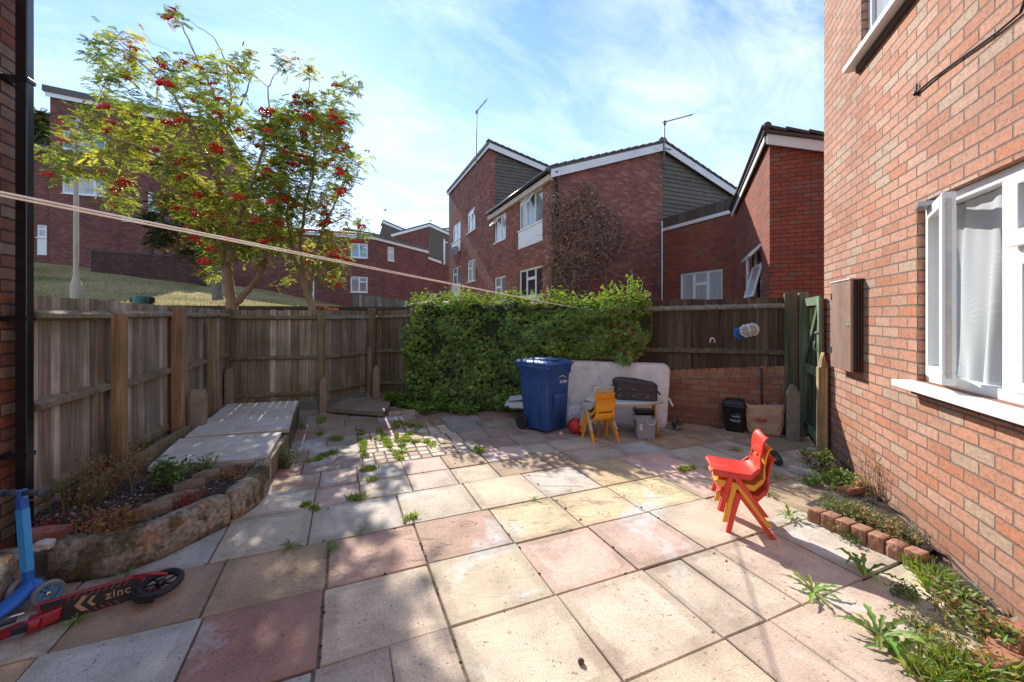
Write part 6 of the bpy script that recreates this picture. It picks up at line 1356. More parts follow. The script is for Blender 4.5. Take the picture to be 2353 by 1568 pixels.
mb = MB(); mb.loft([rrect(.005, 0, .902, .315, .275, .05), rrect(.005, 0, .925, .315, .275, .05), rrect(-.005, 0, .945, .275, .245, .06), rrect(-.01, 0, .962, .255, .22, .05), rrect(-.01, 0, .966, .20, .18, .05)])
mb.loft([rrect(-.02, 0, .964, .17, .15, .03), rrect(-.02, 0, .975, .15, .13, .03)])
mb.loft([rrect(.06, -.05, .965, .20, .10, .02), rrect(.04, -.05, .98, .17, .085, .02)])
lid = mb.build('lid', M['bin_blue'], bn, local=True)
mb = MB(); mb.box(V(.285, -.07, .928), V(.03, 0, 0), V(0, .14, 0), UP*.018); mb.build('lid_handle', M['bin_blue'], lid, local=True, bevel=.005)
mb = MB(); mb.tube([V(-.34, -.24, .925), V(-.34, .24, .925)], .015, 8)
for y in (-.22, 0, .22): mb.tube([V(-.28, y, .91), V(-.34, y, .925)], .012, 6)
mb.build('handle', M['bin_blue'], bn, local=True)
for sg in (-1, 1):
    mb = MB(); ax = V(0, sg, 0); o = V(-.205, sg*.215, .10); mb.lathe([(.0, 0), (.05, 0), (.065, .012), (.096, .008), (.10, .02), (.10, .045), (.092, .055), (.06, .05), (.045, .035), (.02, .04), (0, .04)], 24, o, ax); mb.build('wheel', M['rubber'], bn, local=True)
mb = MB(); mb.tube([V(-.205, -.22, .10), V(-.205, .22, .10)], .012, 8); mb.build('axle', M['metal'], bn, local=True)
mb = MB(); fu = V(0, 1, 0); fv = V(-.06, 0, 1).normalized(); fv = V(.055, 0, 1).normalized(); o = V(.264, .085, .67)
put_text(mb, 'Dudley', .060, o, fu, fv, .0015, spacing=.92)
arc = [o+fu*(-.035+.105*math.sin(a)*.9)+fv*(.020+.055*math.cos(a)) for a in [(-1.15+2.6*i/14) for i in range(15)]]
for i in range(14):
    w = .008*math.sin(math.pi*(i+.5)/14)+.001; mb.add([arc[i], arc[i+1], arc[i+1]+fv*w, arc[i]+fv*w], [[0, 1, 2, 3]])
lo_ = mb.build('lettering', simple('white_print', (.75, .77, .78), .5, .05, 5), bn, local=True); lo_['label'] = 'white Dudley lettering under an arc'

# ---------------------------------------------------------------- stacking chairs
def chair_bits(mat):
    prof = [(.205, .275, .150), (.205, .300, .158), (.18, .312, .162), (.10, .306, .165), (.0, .297, .165), (-.08, .297, .163), (-.118, .318, .160), (-.132, .352, .152), (-.137, .39, .140)]
    def shell(prof, th, dish):
        secs = []; n = 9
        up = []; lo = []
        for i, (x, z, w) in enumerate(prof):
            a = prof[max(i-1, 0)]; b = prof[min(i+1, len(prof)-1)]; t = V(b[0]-a[0], 0, b[1]-a[1]).normalized(); nr = V(t.z, 0, -t.x)
            if nr.z < 0 and abs(t.x) > .5: nr = -nr
            if abs(t.x) <= .5 and nr.x < 0: nr = -nr
            row = []
            for k in range(n): q = -1+2*k/(n-1); row.append(V(x, q*w, z)-nr*dish*(1-q*q)+nr*.012*max(0, abs(q)-.8)*0)
            secs.append((row, nr))
        vs = [p for r, nr in secs for p in r]+[p-nr*th for r, nr in secs for p in r]; m = len(secs); off = m*n
        fs = [[i*n+k, i*n+k+1, (i+1)*n+k+1, (i+1)*n+k] for i in range(m-1) for k in range(n-1)]
        fs += [[off+i*n+k, off+(i+1)*n+k, off+(i+1)*n+k+1, off+i*n+k+1] for i in range(m-1) for k in range(n-1)]
        for i in range(m-1): fs += [[i*n, (i+1)*n, off+(i+1)*n, off+i*n], [i*n+n-1, off+i*n+n-1, off+(i+1)*n+n-1, (i+1)*n+n-1]]
        for k in range(n-1): fs += [[k, off+k, off+k+1, k+1], [(m-1)*n+k, (m-1)*n+k+1, off+(m-1)*n+k+1, off+(m-1)*n+k]]
        return vs, fs
    sm = MB(); vs, fs = shell(prof, .013, .012); sm.add(vs, fs, smooth=True)
    for sg in (-1, 1):                         # side cheeks running down the seat
        sm.loft([[V(x, sg*w, z), V(x, sg*(w+.006), z-.03), V(x, sg*(w-.002), z-.05), V(x, sg*(w-.010), z-.012)] for x, z, w in ((.19, .305, .160), (.05, .300, .164), (-.07, .297, .163), (-.125, .35, .150))], smooth=False)
    bm_ = MB(); bprof = [(-.137, .415, .128), (-.140, .45, .145), (-.145, .50, .152), (-.155, .545, .148), (-.172, .572, .140), (-.196, .582, .130)]
    vs, fs = shell(bprof, .012, .014); bm_.add(vs, fs, smooth=True)
    for sg in (-1, 1): bm_.loft([[V(x, sg*(w-.032), z), V(x, sg*w, z), V(x-.013, sg*w, z), V(x-.013, sg*(w-.032), z)] for x, z, w in ((-.132, .355, .150), (-.137, .39, .140), (-.138, .425, .134))], smooth=False)
    return sm, bm_
def leg_mb(sg, front):
    mb = MB(); y = sg*.158; fo = sg*.030
    if front: c = [(.062, .285), (.10, .15), (.138, .0)]; w = [.044, .039, .037]
    else: c = [(.045, .285), (-.055, .15), (-.165, .0)]; w = [.048, .042, .039]
    secs = []
    for (x, z), ww in zip(c, w):
        f = 1-z/.285; yy = y+fo*f
        secs.append([V(x-ww/2, yy-.014, z), V(x+ww/2, yy-.014, z), V(x+ww/2, yy+.014, z), V(x-ww/2, yy+.014, z)])
    mb.loft(secs, smooth=False); 
    if front: mb.box(V(.02, y-.013, .262), V(.075, 0, 0), V(0, .026, 0), UP*.03)
    return mb
def make_chair(label, mat, loc, rz, group):
    t = thing('stacking_chair', label, 'chair', loc, rz, group); t.scale = (.935,)*3; sm, bm_ = chair_bits(mat)
    sm.build('seat', M[mat], t, local=True, bevel=.004); bm_.build('backrest', M[mat], t, local=True, bevel=.004)
    for sg in (-1, 1):
        for fr in (True, False): leg_mb(sg, fr).build('leg', M[mat], t, local=True, bevel=.007)
    return t
def stack(c, f, specs, pitch=.078, fwd=.024, z0=0):
    f = f.normalized(); rz = math.atan2(f.y, f.x)
    for i, (mat, lab) in enumerate(specs): make_chair(lab, mat, V(c.x, c.y, z0)+(f*fwd*i+UP*pitch*i)*.935, rz, 'stacked children\'s chairs')
stack(V(1.73, 3.02, 0), V(-.95, .31, 0), [('red_pl', 'lowest red chair of the sunlit stack'), ('yel_pl', 'yellow chair sandwiched between two red chairs'), ('red_pl', 'topmost red chair of the sunlit stack')])
stack(V(1.106, 5.086, 0), V(-.33, .944, 0), [('yel_pl', 'lowest yellow chair of the shaded stack, nearest the camera'), ('yel_pl', 'second yellow chair under the grey one in the shaded stack'), ('grey_pl', 'grey chair on top of the yellow chairs in shade')])

# ---------------------------------------------------------------- mattress, table and what stands around
m0, m1 = V(.42, 6.36, 0), V(2.22, 5.66, 0); dm = (m1-m0).normalized(); nm = V(dm.y, -dm.x, 0)
mb = MB(); H = .86; Lm = (m1-m0).length; lean = -nm*.20; secs = []
upm = (UP*H+lean); N_ = 10
def mpt(a, b, o):
    sag = .012*math.sin(a*17)*math.sin(b*9); return m0+dm*(a*Lm)+upm*b+nm*(o+sag)+UP*.0
rows_ = []
rr_ = .10
outline = []
for k, (cx_, cz_) in enumerate(((Lm-rr_, H-rr_), (rr_, H-rr_), (rr_, rr_*.6), (Lm-rr_, rr_*.6))):
    r2 = rr_ if k < 2 else rr_*.6
    for i in range(6): a = math.pi/2*(k+i/5); outline.append((cx_+r2*math.cos(a), cz_+r2*math.sin(a)))
def ring(off, ins):
    cxm, czm = Lm/2, H/2; out = []
    for x, z in outline:
        dx, dz = x-cxm, z-czm; s_ = (1-ins/abs(Lm/2)) ; t_ = (1-ins/(H/2)); x2, z2 = cxm+dx*s_, czm+dz*t_
        out.append(m0+dm*x2+(upm/H)*z2+nm*off)
    return out
mb.loft([ring(-.07, .04), ring(-.055, .008), ring(-.03, 0), ring(.03, 0), ring(.055, .008), ring(.07, .04), ring(.076, .14)])
mb.build  # keep
mat_m = simple('stained_mattress', (.76, .70, .655), .9, .12, 6, bump=.003, bscale=60, dirt=(.36, .29, .24), dscale=3.2, dth=(.55, .72))
mo = thing('mattress', 'stained off white mattress leaning on its side against the fence', 'mattress', m1)
mb.build('cover', mat_m, mo, smooth=True)
mb = MB()
for o in (-.055, .055): q = ring(o*1.03, .004); mb.tube(q+[q[0], q[1]], .007, 6)
mb.build('piping', mat_m, mo)
mb = MB(); p = m1-dm*.02+upm*.45+nm*.05; mb.box(p, dm*.05-UP*.11, nm*.006, UP*.014+dm*.02); mb.build('care_label', M['white'], mo)
tc = V(1.50, 5.40, 0); tz = .43
tb_ = thing('play_table', 'small white oval table with yellow legs in front of the mattress', 'table', tc)
mb = MB(); n = 40; top = [tc+V(.52*math.cos(6.2832*i/n), .27*math.sin(6.2832*i/n), tz) for i in range(n)]
mb.prism(top, V(0, 0, .014)); mb.build('tabletop', simple('pale_tabletop', (.62, .66, .70), .3, .05, 4), tb_, bevel=.004)
mb = MB(); mb.prism([tc+V(.524*math.cos(6.2832*i/n), .274*math.sin(6.2832*i/n), tz-.018) for i in range(n)], V(0, 0, .0175)); mb.build('table_edge', simple('tan_edge', (.50, .36, .20), .6, .1, 6), tb_)
def yleg(pts): mb = MB(); mb.tube([tc+V(*p) for p in pts], .014, 8); mb.build('leg', M['yel_leg'], tb_)
M['yel_leg'] = simple('yellow_tube', (.48, .25, .04), .4, .1, 5)
yleg([(.36, -.14, tz-.02), (.385, -.20, .03), (.395, -.24, .014), (.43, -.22, .014), (.45, -.10, .014), (.44, -.02, .03), (.40, .06, tz-.02)])
yleg([(-.36, -.14, tz-.02), (-.385, -.20, .03), (-.395, -.24, .014), (-.45, -.10, .014), (-.40, .06, tz-.02)]); yleg([(.20, .18, tz-.02), (.21, .19, .0)])
# instrument case on the table
ca = math.atan2(-.16, .95); cc = V(1.635, 5.40, tz+.014)
cs = thing('instrument_case', 'dark brown tapering soft case lying on the white oval table', 'case', cc, ca)
outl = [(-.30, -.06), (-.30, .10), (-.24, .14), (.05, .15), (.29, .12), (.31, .09), (.31, -.10), (.29, -.13), (-.25, -.09)]
mb = MB(); outl = [(x*.92, y) for x, y in outl]
sc_ = lambda s, z, dx=0: [V(x*s+dx, y*s, z) for x, y in outl]
zt_f = lambda x: 0
mb.loft([sc_(.97, .0), sc_(1, .02), sc_(1.0, .13), [V(x, y, .235-.035*max(0, (x+.05))/.35-.0) for x, y in outl], [V(x*.9, y*.86, .275-.05*max(0, (x+.05))/.35) for x, y in outl], [V(x*.7, y*.6, .285-.055*max(0, (x+.05))/.35) for x, y in outl]], smooth=False)
cb = mb.build('case_body', simple('dark_brown_leather', (.048, .036, .032), .6, .25, 9, bump=.002), cs, local=True, bevel=.012)
mb = MB(); q = sc_(1.012, .12); mb.tube(q+[q[0]], .006, 6, smooth=False); q = [V(x*1.0, y*1.0, .237-.035*max(0, (x+.05))/.35) for x, y in outl]; mb.tube(q+[q[0]], .007, 6, smooth=False); mb.build('seam', M['black'], cs, local=True)
mb = MB(); mb.tube([V(.288, -.09, .13), V(.318, -.085, .09), V(.318, .03, .09), V(.288, .04, .13)], .011, 6); mb.build('handle', M['black'], cs, local=True)
mb = MB()
for x, y, z in ((-.2, -.105, .06), (-.02, -.118, .06), (.16, -.128, .06), (-.2, -.105, .15), (-.02, -.118, .15)): mb.ball(V(x, y, z), .011, 8, 6)
mb.build('stud', M['metal'], cs, local=True)
# clear box, black crate
q = P(1487, 1012); bx_ = thing('storage_box', 'clear plastic storage box on the paving under the table edge', 'box', V(q.x, q.y+.10, 0), R(-4))
mb = MB(); mb.loft([rrect(0, 0, .002, .105, .085, .02), rrect(0, 0, .02, .11, .09, .02), rrect(0, 0, .245, .125, .105, .025), rrect(0, 0, .25, .135, .115, .03), rrect(0, 0, .262, .135, .115, .03), rrect(0, 0, .255, .122, .102, .025), rrect(0, 0, .02, .105, .086, .02)], caps=True)
def clear_mat():
    m, nt = newmat('milky_clear_plastic'); d = nd(nt, 'ShaderNodeBsdfPrincipled', {'Base Color': (.52, .52, .58, 1), 'Roughness': .25}); t = nd(nt, 'ShaderNodeBsdfTransparent', {0: (.9, .9, .92, 1)})
    s = nd(nt, 'ShaderNodeMixShader', {0: .62, 1: t.outputs[0], 2: d.outputs[0]}); finish(nt, s.outputs[0]); return m
mb.build('tub', clear_mat(), bx_, local=True)
mb = MB(); mb.tube([V(.0, -.118, .245), V(.02, -.125, .205), V(.08, -.125, .20), V(.10, -.118, .24)], .006, 6); mb.build('handle', simple('clear_clip', (.66, .68, .72), .3, .05, 5), bx_, local=True)
mb = MB(); mb.box(V(-.085, -.104, .12), V(.035, 0, 0), V(0, -.002, 0), UP*.08); mb.build('sticker', simple('pale_sticker', (.66, .6, .6), .6, .3, 60), bx_, local=True)
q = at(1480, 992, 5.42); cr = thing('plastic_crate', 'black plastic crate behind the clear box under the table', 'crate', V(q.x, q.y, 0))
mb = MB(); mb.loft([rrect(0, 0, .0, .10, .08, .015), rrect(0, 0, .26, .115, .09, .02), rrect(0, 0, .27, .13, .10, .02), rrect(0, 0, .295, .13, .10, .02), rrect(0, 0, .30, .12, .09, .02)]); mb.build('body', M['black'], cr, local=True)
mb = MB(); mb.box(V(-.10, -.105, .30), V(.2, 0, 0), V(0, .02, 0), UP*.012); mb.build('rim', M['black'], cr, local=True)
# balls, cushion
q = P(1324, 999); br = thing('ball', 'red ball with dark swirls beside the blue bin', 'ball', V(q.x, q.y+.04, 0)); mb = MB(); mb.ball(V(0, 0, .105), .105, 24, 16); mb.build('skin', simple('red_ball', (.60, .028, .022), .35, .08, 4), br, local=True)
mb = MB()
for k in range(3):
    pts = []
    for i in range(33):
        a = i/32*2*math.pi; ph = .9*k-.6; p = V(math.cos(a), math.sin(a)*math.cos(ph)-.35*math.sin(ph), math.sin(a)*math.sin(ph)+.35*math.cos(ph)*(1 if k != 1 else -1)).normalized(); pts.append(V(0, 0, .105)+p*.1055)
    mb.tube(pts, .0035, 4)
mb.build('swirl', simple('dark_red', (.16, .02, .02), .4, .1, 4), br, local=True)
q = P(1289, 1002); mb = MB(); mb.ball(V(q.x, q.y, .027), .027, 12, 8, (1, .9, 1)); tag(mb.build('small_ball', simple('cream_ball', (.66, .55, .27), .5, .1, 10)), 'tiny cream ball on the paving in front of the blue bin', 'ball')
q = at(1318, 945, 5.75); mb = MB(); mb.loft([rrect(q.x+.03, q.y, .02, .14, .12, .05), rrect(q.x+.03, q.y, .12, .17, .14, .06), rrect(q.x+.03, q.y+.02, .26, .15, .12, .06), rrect(q.x+.03, q.y+.03, .30, .08, .06, .03)], smooth=True)
def spot_mat():
    m, nt = newmat('spotted_fabric'); v_ = nd(nt, 'ShaderNodeTexVoronoi', {'Vector': obj_co(nt), 'Scale': 55.0}).outputs[0]
    c = mixc(nt, ramp(nt, v_, [(.28, 1), (.36, 0)]), (.62, .64, .68), (.12, .16, .26)); finish(nt, nd(nt, 'ShaderNodeBsdfPrincipled', {'Base Color': c, 'Roughness': .9}).outputs[0]); return m
tag(mb.build('cushion', spot_mat()), 'white cushion with small dark dots behind the red ball', 'cushion')
# white boards
for i, (x0, y0, x1, y1, z, lab) in enumerate(((1168, 922, 1215, 915, .10, 'white board at the back of the loose pile left of the blue bin'), (1160, 934, 1215, 930, .07, 'white board lowest in the loose pile left of the blue bin'), (1170, 938, 1215, 940, .13, 'broad pale board on the front of the loose pile left of the blue bin'))):
    a, b = at(x0, y0, 6.30-i*.08), at(x1+22, y1, 6.24-i*.08); mb = MB(); d = b-a; mb.prism([a, a+V(.02, .16, .03), a+V(.02, .16, .046), a+UP*.016], d); tag(mb.build('board', M['white_dirty'], bevel=.002), lab, 'board', 'white boards left of the bin')
# food caddy
q = P(1700, 995); cd = thing('food_caddy', 'small black lidded caddy with white print by the brick wall', 'bin', V(q.x, q.y+.12, 0), R(-32))
mb = MB(); mb.loft([rrect(0, 0, .005, .105, .10, .03), rrect(0, 0, .03, .11, .105, .03), rrect(0, 0, .33, .135, .125, .035), rrect(0, 0, .335, .145, .135, .04), rrect(0, 0, .36, .145, .135, .04)]); mb.build('body', M['black'], cd, local=True)
mb = MB(); mb.loft([rrect(0, 0, .36, .145, .135, .04), rrect(0, 0, .385, .14, .13, .04), rrect(0, .01, .43, .10, .09, .03), rrect(0, .01, .435, .08, .07, .03)]); mb.build('lid', M['black'], cd, local=True)
mb = MB(); mb.tube([V(-.15, 0, .32), V(-.155, -.03, .16), V(-.148, -.02, .15)], .008, 6); mb.tube([V(.15, 0, .32), V(.155, -.03, .16)], .008, 6); mb.build('handle', M['black'], cd, local=True)
mb = MB(); u_, v_ = V(1, 0, 0), V(0, -.05, 1).normalized(); o = V(.02, -.1245, .215); put_text(mb, 'Dudley', .034, o, u_, v_, .001)
for i in range(8): a = -1+2.2*i/8; b = a+2.2/8; mb.add([o+u_*(.035*math.sin(a)+.015)+v_*(.008+.022*math.cos(a)), o+u_*(.035*math.sin(b)+.015)+v_*(.008+.022*math.cos(b)), o+u_*(.035*math.sin(b)+.015)+v_*(.012+.022*math.cos(b)), o+u_*(.035*math.sin(a)+.015)+v_*(.012+.022*math.cos(a))], [[0, 1, 2, 3]])
o = V(.01, -.1185, .16)
for k, (x, w) in enumerate(((-.06, .014), (-.04, .05), (.016, .05))): mb.box(o+u_*x+v_*(0 if k else -.004), u_*w, V(0, -.002, 0), v_*(.007 if k else .014))
mb.box(o+u_*-.035-v_*.016, u_*.09, V(0, -.002, 0), v_*.004); mb.build('lettering', simple('caddy_print', (.62, .64, .66), .5, .05, 5), cd, local=True)
# paper bag
q = P(1772, 1004); pb = thing('paper_bag', 'crumpled brown paper bag with small red letters beside the caddy', 'bag', V(q.x, q.y+.14, 0), R(-30))
rb_ = random.Random(3)
def bagring(z, hx, hy, j): return [V(p.x+rb_.uniform(-j, j), p.y+rb_.uniform(-j, j), z+rb_.uniform(-j, j)*.8) for p in rrect(0, 0, z, hx, hy, .05, 5)]
mb = MB(); rs_ = [bagring(.0, .16, .10, .006), bagring(.03, .185, .12, .008), bagring(.10, .195, .125, .010), bagring(.17, .205, .13, .012), bagring(.24, .21, .13, .012), bagring(.31, .215, .135, .014), bagring(.36, .22, .14, .018), bagring(.405, .225, .145, .028)]
mb.loft(rs_, caps=False, smooth=False); inn_ = [[p*1.0+V(-.02*(1 if p.x > 0 else -1), -.02*(1 if p.y > 0 else -1), -.02) for p in rs_[-1]], [V(p.x*.9, p.y*.9, .28) for p in rs_[-1]]]
mb.loft([rs_[-1]]+inn_, caps=False, smooth=False); mb.face([V(p.x*.9, p.y*.9, .285) for p in rs_[-1]]); mb.face(rs_[0][::-1])
mb.build('bag', simple('brown_paper', (.55, .36, .22), .85, .14, 7, bump=.010, bscale=9), pb, local=True)
mb = MB(); put_text(mb, 'H&M', .066, V(-.05, -.150, .20), V(1, 0, 0), V(0, -.04, 1).normalized(), .004, font_shear=.15); lt = mb.build('lettering', simple('red_print', (.50, .05, .04), .6, .1, 5), pb, local=True); lt['label'] = 'small red letters printed on the bag'
mb = MB(); mb.tube([V(-.15, -.1, .39), V(-.19, -.05, .47), V(-.12, .0, .45), V(-.06, -.1, .40)], .006, 5); mb.build('handle', simple('paper_cord', (.28, .17, .10), .9, .2, 8), pb, local=True)
for k in range(7):
    mb = MB(); a = rb_.uniform(-.14, .16); c = V(a, rb_.uniform(-.06, .06), .36); s = rb_.uniform(.05, .09); mb.add([c+V(rb_.uniform(-s, s), rb_.uniform(-s, s), rb_.uniform(-.03, .08)) for _ in range(5)], [[0, 1, 2], [0, 2, 3], [0, 3, 4], [1, 2, 4]])
    mb.build('crumpled_paper', simple('waste_paper', (.44, .36, .33), .8, .2, 7) if k % 3 else simple('pink_paper', (.55, .25, .20), .8, .2, 7), pb, local=True)
# helmets on the fence
def helmet(label, px, py, Y, shell, size, tiltz, seed):
    p = at(px, py, Y); t = thing('bicycle_helmet', label, 'helmet', p); nrm = nR2; side = dR2; ax = (side*math.cos(tiltz)+UP*math.sin(tiltz)); up2 = nrm.cross(ax)
    mb = MB(); n = 9
    for k in range(n):                         # ribs of the shell with vents between them
        c = -1+2*(k+.5)/n; hw = .40/n*(1.55 if k in (0, n-1, n//2) else 1.05)
        pts = []
        for i in range(13):
            a = math.pi*i/12; row = []
            for cc_ in (c-hw, c+hw):
                cc_ = max(-1, min(1, cc_)); r = math.sqrt(max(0, 1-cc_*cc_*.92)); row.append(ax*(-math.cos(a)*size*1.28*r**.7)+up2*(cc_*size*.88)+nrm*(math.sin(a)*size*.80*r))
            pts.append(row)
        for i in range(12):
            if k not in (0, n-1) and i in (3, 8) and k % 2 == 0: pass
            q = [pts[i][0], pts[i][1], pts[i+1][1], pts[i+1][0]]; q2 = [v*.93 for v in q]
            mb.add([p+v for v in q]+[p+v for v in q2], [[0, 1, 2, 3], [7, 6, 5, 4], [0, 3, 7, 4], [1, 5, 6, 2]], smooth=False)
    for aa in (.62, 1.57, 2.5):                # bridges between the ribs
        pts = [p+ax*(-math.cos(aa)*size*1.27*math.sqrt(max(0, 1-c*c*.92))**.7)+up2*(c*size*.87)+nrm*(math.sin(aa)*size*.79*math.sqrt(max(0, 1-c*c*.92))) for c in [-1+2*j/12 for j in range(13)]]
        mb.tube(pts, .010, 5, caps=False)
    mb.build('shell', simple('helmet_paint_'+shell[0], shell[1], .35, .06, 5), t)
    mb = MB(); mb.lathe([(0, .55*size)]+[(size*.86*math.sin(a), size*.64*math.cos(a)) for a in [.3, .6, .9, 1.2, 1.5]], 16, p, nrm, sc=(1, 1)); mb.build('liner', M['black'], t)
    mb = MB(); mb.tube([p-ax*size*.8, p-ax*size*.9-UP*.12+nrm*.02, p-ax*size*.6-UP*.15+nrm*.02], .005, 5); mb.build('strap', M['black'], t)
    return t
Yh = 5.42
helmet('blue bicycle helmet hanging on the dark fence behind the white one', 1705, 764, Yh, ('blue', (.03, .17, .52)), .088, .5, 1)
helmet('white bicycle helmet with dark vents hanging on the dark fence', 1722, 759, Yh-.11, ('white', (.66, .64, .60)), .095, .25, 2)
q = at(1637, 783, 5.55); mb = MB(); mb.tube([q+V(-.03, 0, -.03), q+V(-.028, 0, .015), q+V(-.012, 0, .032), q+V(.012, 0, .032), q+V(.028, 0, .015), q+V(.03, 0, -.03)], .009, 6); tag(mb.build('hook', M['white_dirty']), 'white horseshoe shaped hook screwed to the dark fence', 'hook')
# crumpled foil, bottle, pebbles
q = P(1556, 988); rb2 = random.Random(6); mb = MB()
vs = [V(q.x, q.y, .07)+V(rb2.gauss(0, 1), rb2.gauss(0, 1), rb2.gauss(0, 1)).normalized()*rb2.uniform(.04, .11) for _ in range(26)]
mb.add([V(v.x, v.y, max(v.z, .005)) for v in vs], [rb2.sample(range(26), 3) for _ in range(46)]); mb.tube([q+V(.02, 0, .1), q+V(.05, 0, .15)], .012, 5)
tag(mb.build('crumpled_foil', simple('dull_foil', (.22, .19, .17), .35, .5, 12, metal=.6)), 'crumpled silvery foil lying beside the foot of the mattress', 'rubbish')
a, b = P(1772, 1052), P(1792, 1072); mb = MB(); d = (b-a); mb.tube([a+UP*.06, a+UP*.055+d*.25, a+UP*.045+d*.8, a+UP*.04+d], [.02, .05, .045, .03], 10); tag(mb.build('bottle', simple('dark_green_plastic', (.02, .05, .04), .3, .2, 6)), 'dark green plastic bottle lying on the paving behind the red chairs', 'bottle')
q = P(1335, 1526); mb = MB(); mb.ball(V(q.x, q.y, .012), .016, 7, 5, (1, .8, .9)); tag(mb.build('pebble', simple('brown_pebble', (.16, .10, .07), .9, .3, 30)), 'single brown pebble on the pale slab nearest the camera', 'pebble')
for i, (px, py, lab) in enumerate(((1577, 966, 'small pale stone at the foot of the low brick wall, nearest the foil'), (1607, 968, 'pale stone in the middle of the dirt along the low brick wall'), (1640, 975, 'flat stone near the black caddy at the low brick wall'))):
    q = P(px, py); rough_block('wall_stone', q, dirv(80), .06, .04, .03, (.36, .27, .19), lab, 'stone', 'stones along the low brick wall', 90+i)
# ---------------------------------------------------------------- scooters
sc0 = P(70, 1381); fw_ = V(.30, .95, 0).normalized(); sdv = V(fw_.y, -fw_.x, 0)
wR, wL = P(110, 1392), P(42, 1388)
axd = (V(wR.x, wR.y, 0)-V(wL.x, wL.y, 0)).normalized(); fwd = V(-axd.y, axd.x, 0); mid = (wR+wL)/2; mid.z = 0
bs = thing('scooter', 'bright blue three wheeled child scooter standing at the left edge', 'scooter', mid)
M['sc_blue'] = simple('scooter_blue', (.02, .14, .50), .4, .08, 5); M['sc_light'] = simple('scooter_light_blue', (.05, .36, .75), .35, .06, 5); M['tyre_grey'] = simple('grey_tyre', (.22, .215, .21), .7, .15, 20)
for c, s_ in ((wR, 1), (wL, -1)):
    cN = V(c.x, c.y, .066); ax = (axd*s_-fwd*.35).normalized() if s_ > 0 else (axd*s_-fwd*.35).normalized()
    mb = MB(); mb.lathe([(.050, -.014), (.062, -.014), (.066, -.006), (.066, .006), (.062, .014), (.050, .014), (.050, -.014)], 28, cN, ax); wl_o = mb.build('wheel', M['tyre_grey'], bs)
    mb = MB(); mb.lathe([(.051, -.013), (.051, .013), (.045, .013), (.045, -.013), (.051, -.013)], 24, cN, ax); u = ax.orthogonal().normalized(); w_ = ax.cross(u)
    for k in range(6):
        a = k*math.pi/3; r0 = u*math.cos(a)+w_*math.sin(a); r1 = u*math.cos(a+.35)+w_*math.sin(a+.35); mb.tube([cN+r0*.012, cN+r1*.047], .0055, 5)
    mb.build('rim', M['sc_light'], wl_o); mb = MB(); mb.lathe([(0, .016), (.012, .016), (.014, .0), (.012, -.016), (0, -.016)], 12, cN, ax); mb.build('hub', M['steel'], wl_o)
hz_ = .10; st0 = P(66, 1381); st0 = V(mid.x-.0, mid.y-.0, 0)
secs = []
for t, w, z, hgt in ((.03, .035, .10, .05), (-.02, .05, .095, .06), (-.08, .055, .07, .05), (-.15, .052, .05, .03), (-.26, .055, .045, .025), (-.42, .058, .045, .025), (-.50, .04, .05, .025)):
    c = mid+fwd*t*1.0-axd*.0; secs.append([V(c.x, c.y, z)+axd*(w*a)+UP*(b*hgt) for a, b in ((-1, -.2), (-.8, .5), (-.3, .8), (.3, .8), (.8, .5), (1, -.2), (.6, -.5), (-.6, -.5))])
mb = MB(); mb.loft(secs, smooth=True); mb.build('deck', M['sc_blue'], bs, sub=1)
mb = MB(); mb.tube([V(wL.x, wL.y, .075)+axd*.03, mid+UP*.115-axd*.02, mid+UP*.115+axd*.02, V(wR.x, wR.y, .085)-axd*.02], [.016, .030, .030, .018], 10, flat=.8); mb.build('front_axle', M['sc_blue'], bs)
pb0 = at(66, 1348, mid.y); pt0 = at(50, 1140, mid.y+.01); ub = (pt0-pb0).normalized()
mb = MB(); 
def sq(c, h): return [c-axd*h-fwd*h, c+axd*h-fwd*h, c+axd*h+fwd*h, c-axd*h+fwd*h]
mb.loft([sq(pb0-ub*.03, .018), sq(pb0.lerp(pt0, .99), .018)], smooth=False); so_ = mb.build('steering_post', M['sc_blue'], bs, bevel=.004)
mb = MB(); a, b = pb0.lerp(pt0, .18), pb0.lerp(pt0, .86); mb.loft([[p-axd*.0175-fwd*.0200, p+axd*.0175-fwd*.0200, p+axd*.0175-fwd*.0185, p-axd*.0175-fwd*.0185] for p in (a, b)], smooth=False); mb.loft([[p+axd*.0186-fwd*.018, p+axd*.020-fwd*.018, p+axd*.020+fwd*.016, p+axd*.0186+fwd*.016] for p in (a, b)], smooth=False); mb.build('panel', M['sc_light'], so_)
h0, h1 = at(10, 1134, pt0.y-.0), at(93, 1132, pt0.y-.02); mb = MB(); mb.tube([h0, h0.lerp(h1, .46)], .015, 10); mb.tube([h0.lerp(h1, .54), h1], .015, 10); mb.lathe([(0, 0), (.021, 0), (.021, .012), (0, .014)], 12, h1, (h1-h0)); mb.lathe([(0, 0), (.021, 0), (.021, .012), (0, .014)], 12, h0, (h0-h1)); mb.build('grip', simple('grip_grey', (.06, .075, .10), .6, .1, 10), bs)
mb = MB(); mb.box(h0.lerp(h1, .45)-UP*.018-fwd*.018, (h1-h0)*.10, fwd*.036, UP*.036); mb.build('clamp', M['sc_blue'], bs, bevel=.004)
mb = MB(); mb.tube([h1-UP*.005, h1-UP*.04-axd*.03, h1-UP*.045-axd*.08], .003, 5); mb.build('cord', simple('orange_cord', (.45, .2, .03), .7, .1, 8), bs)
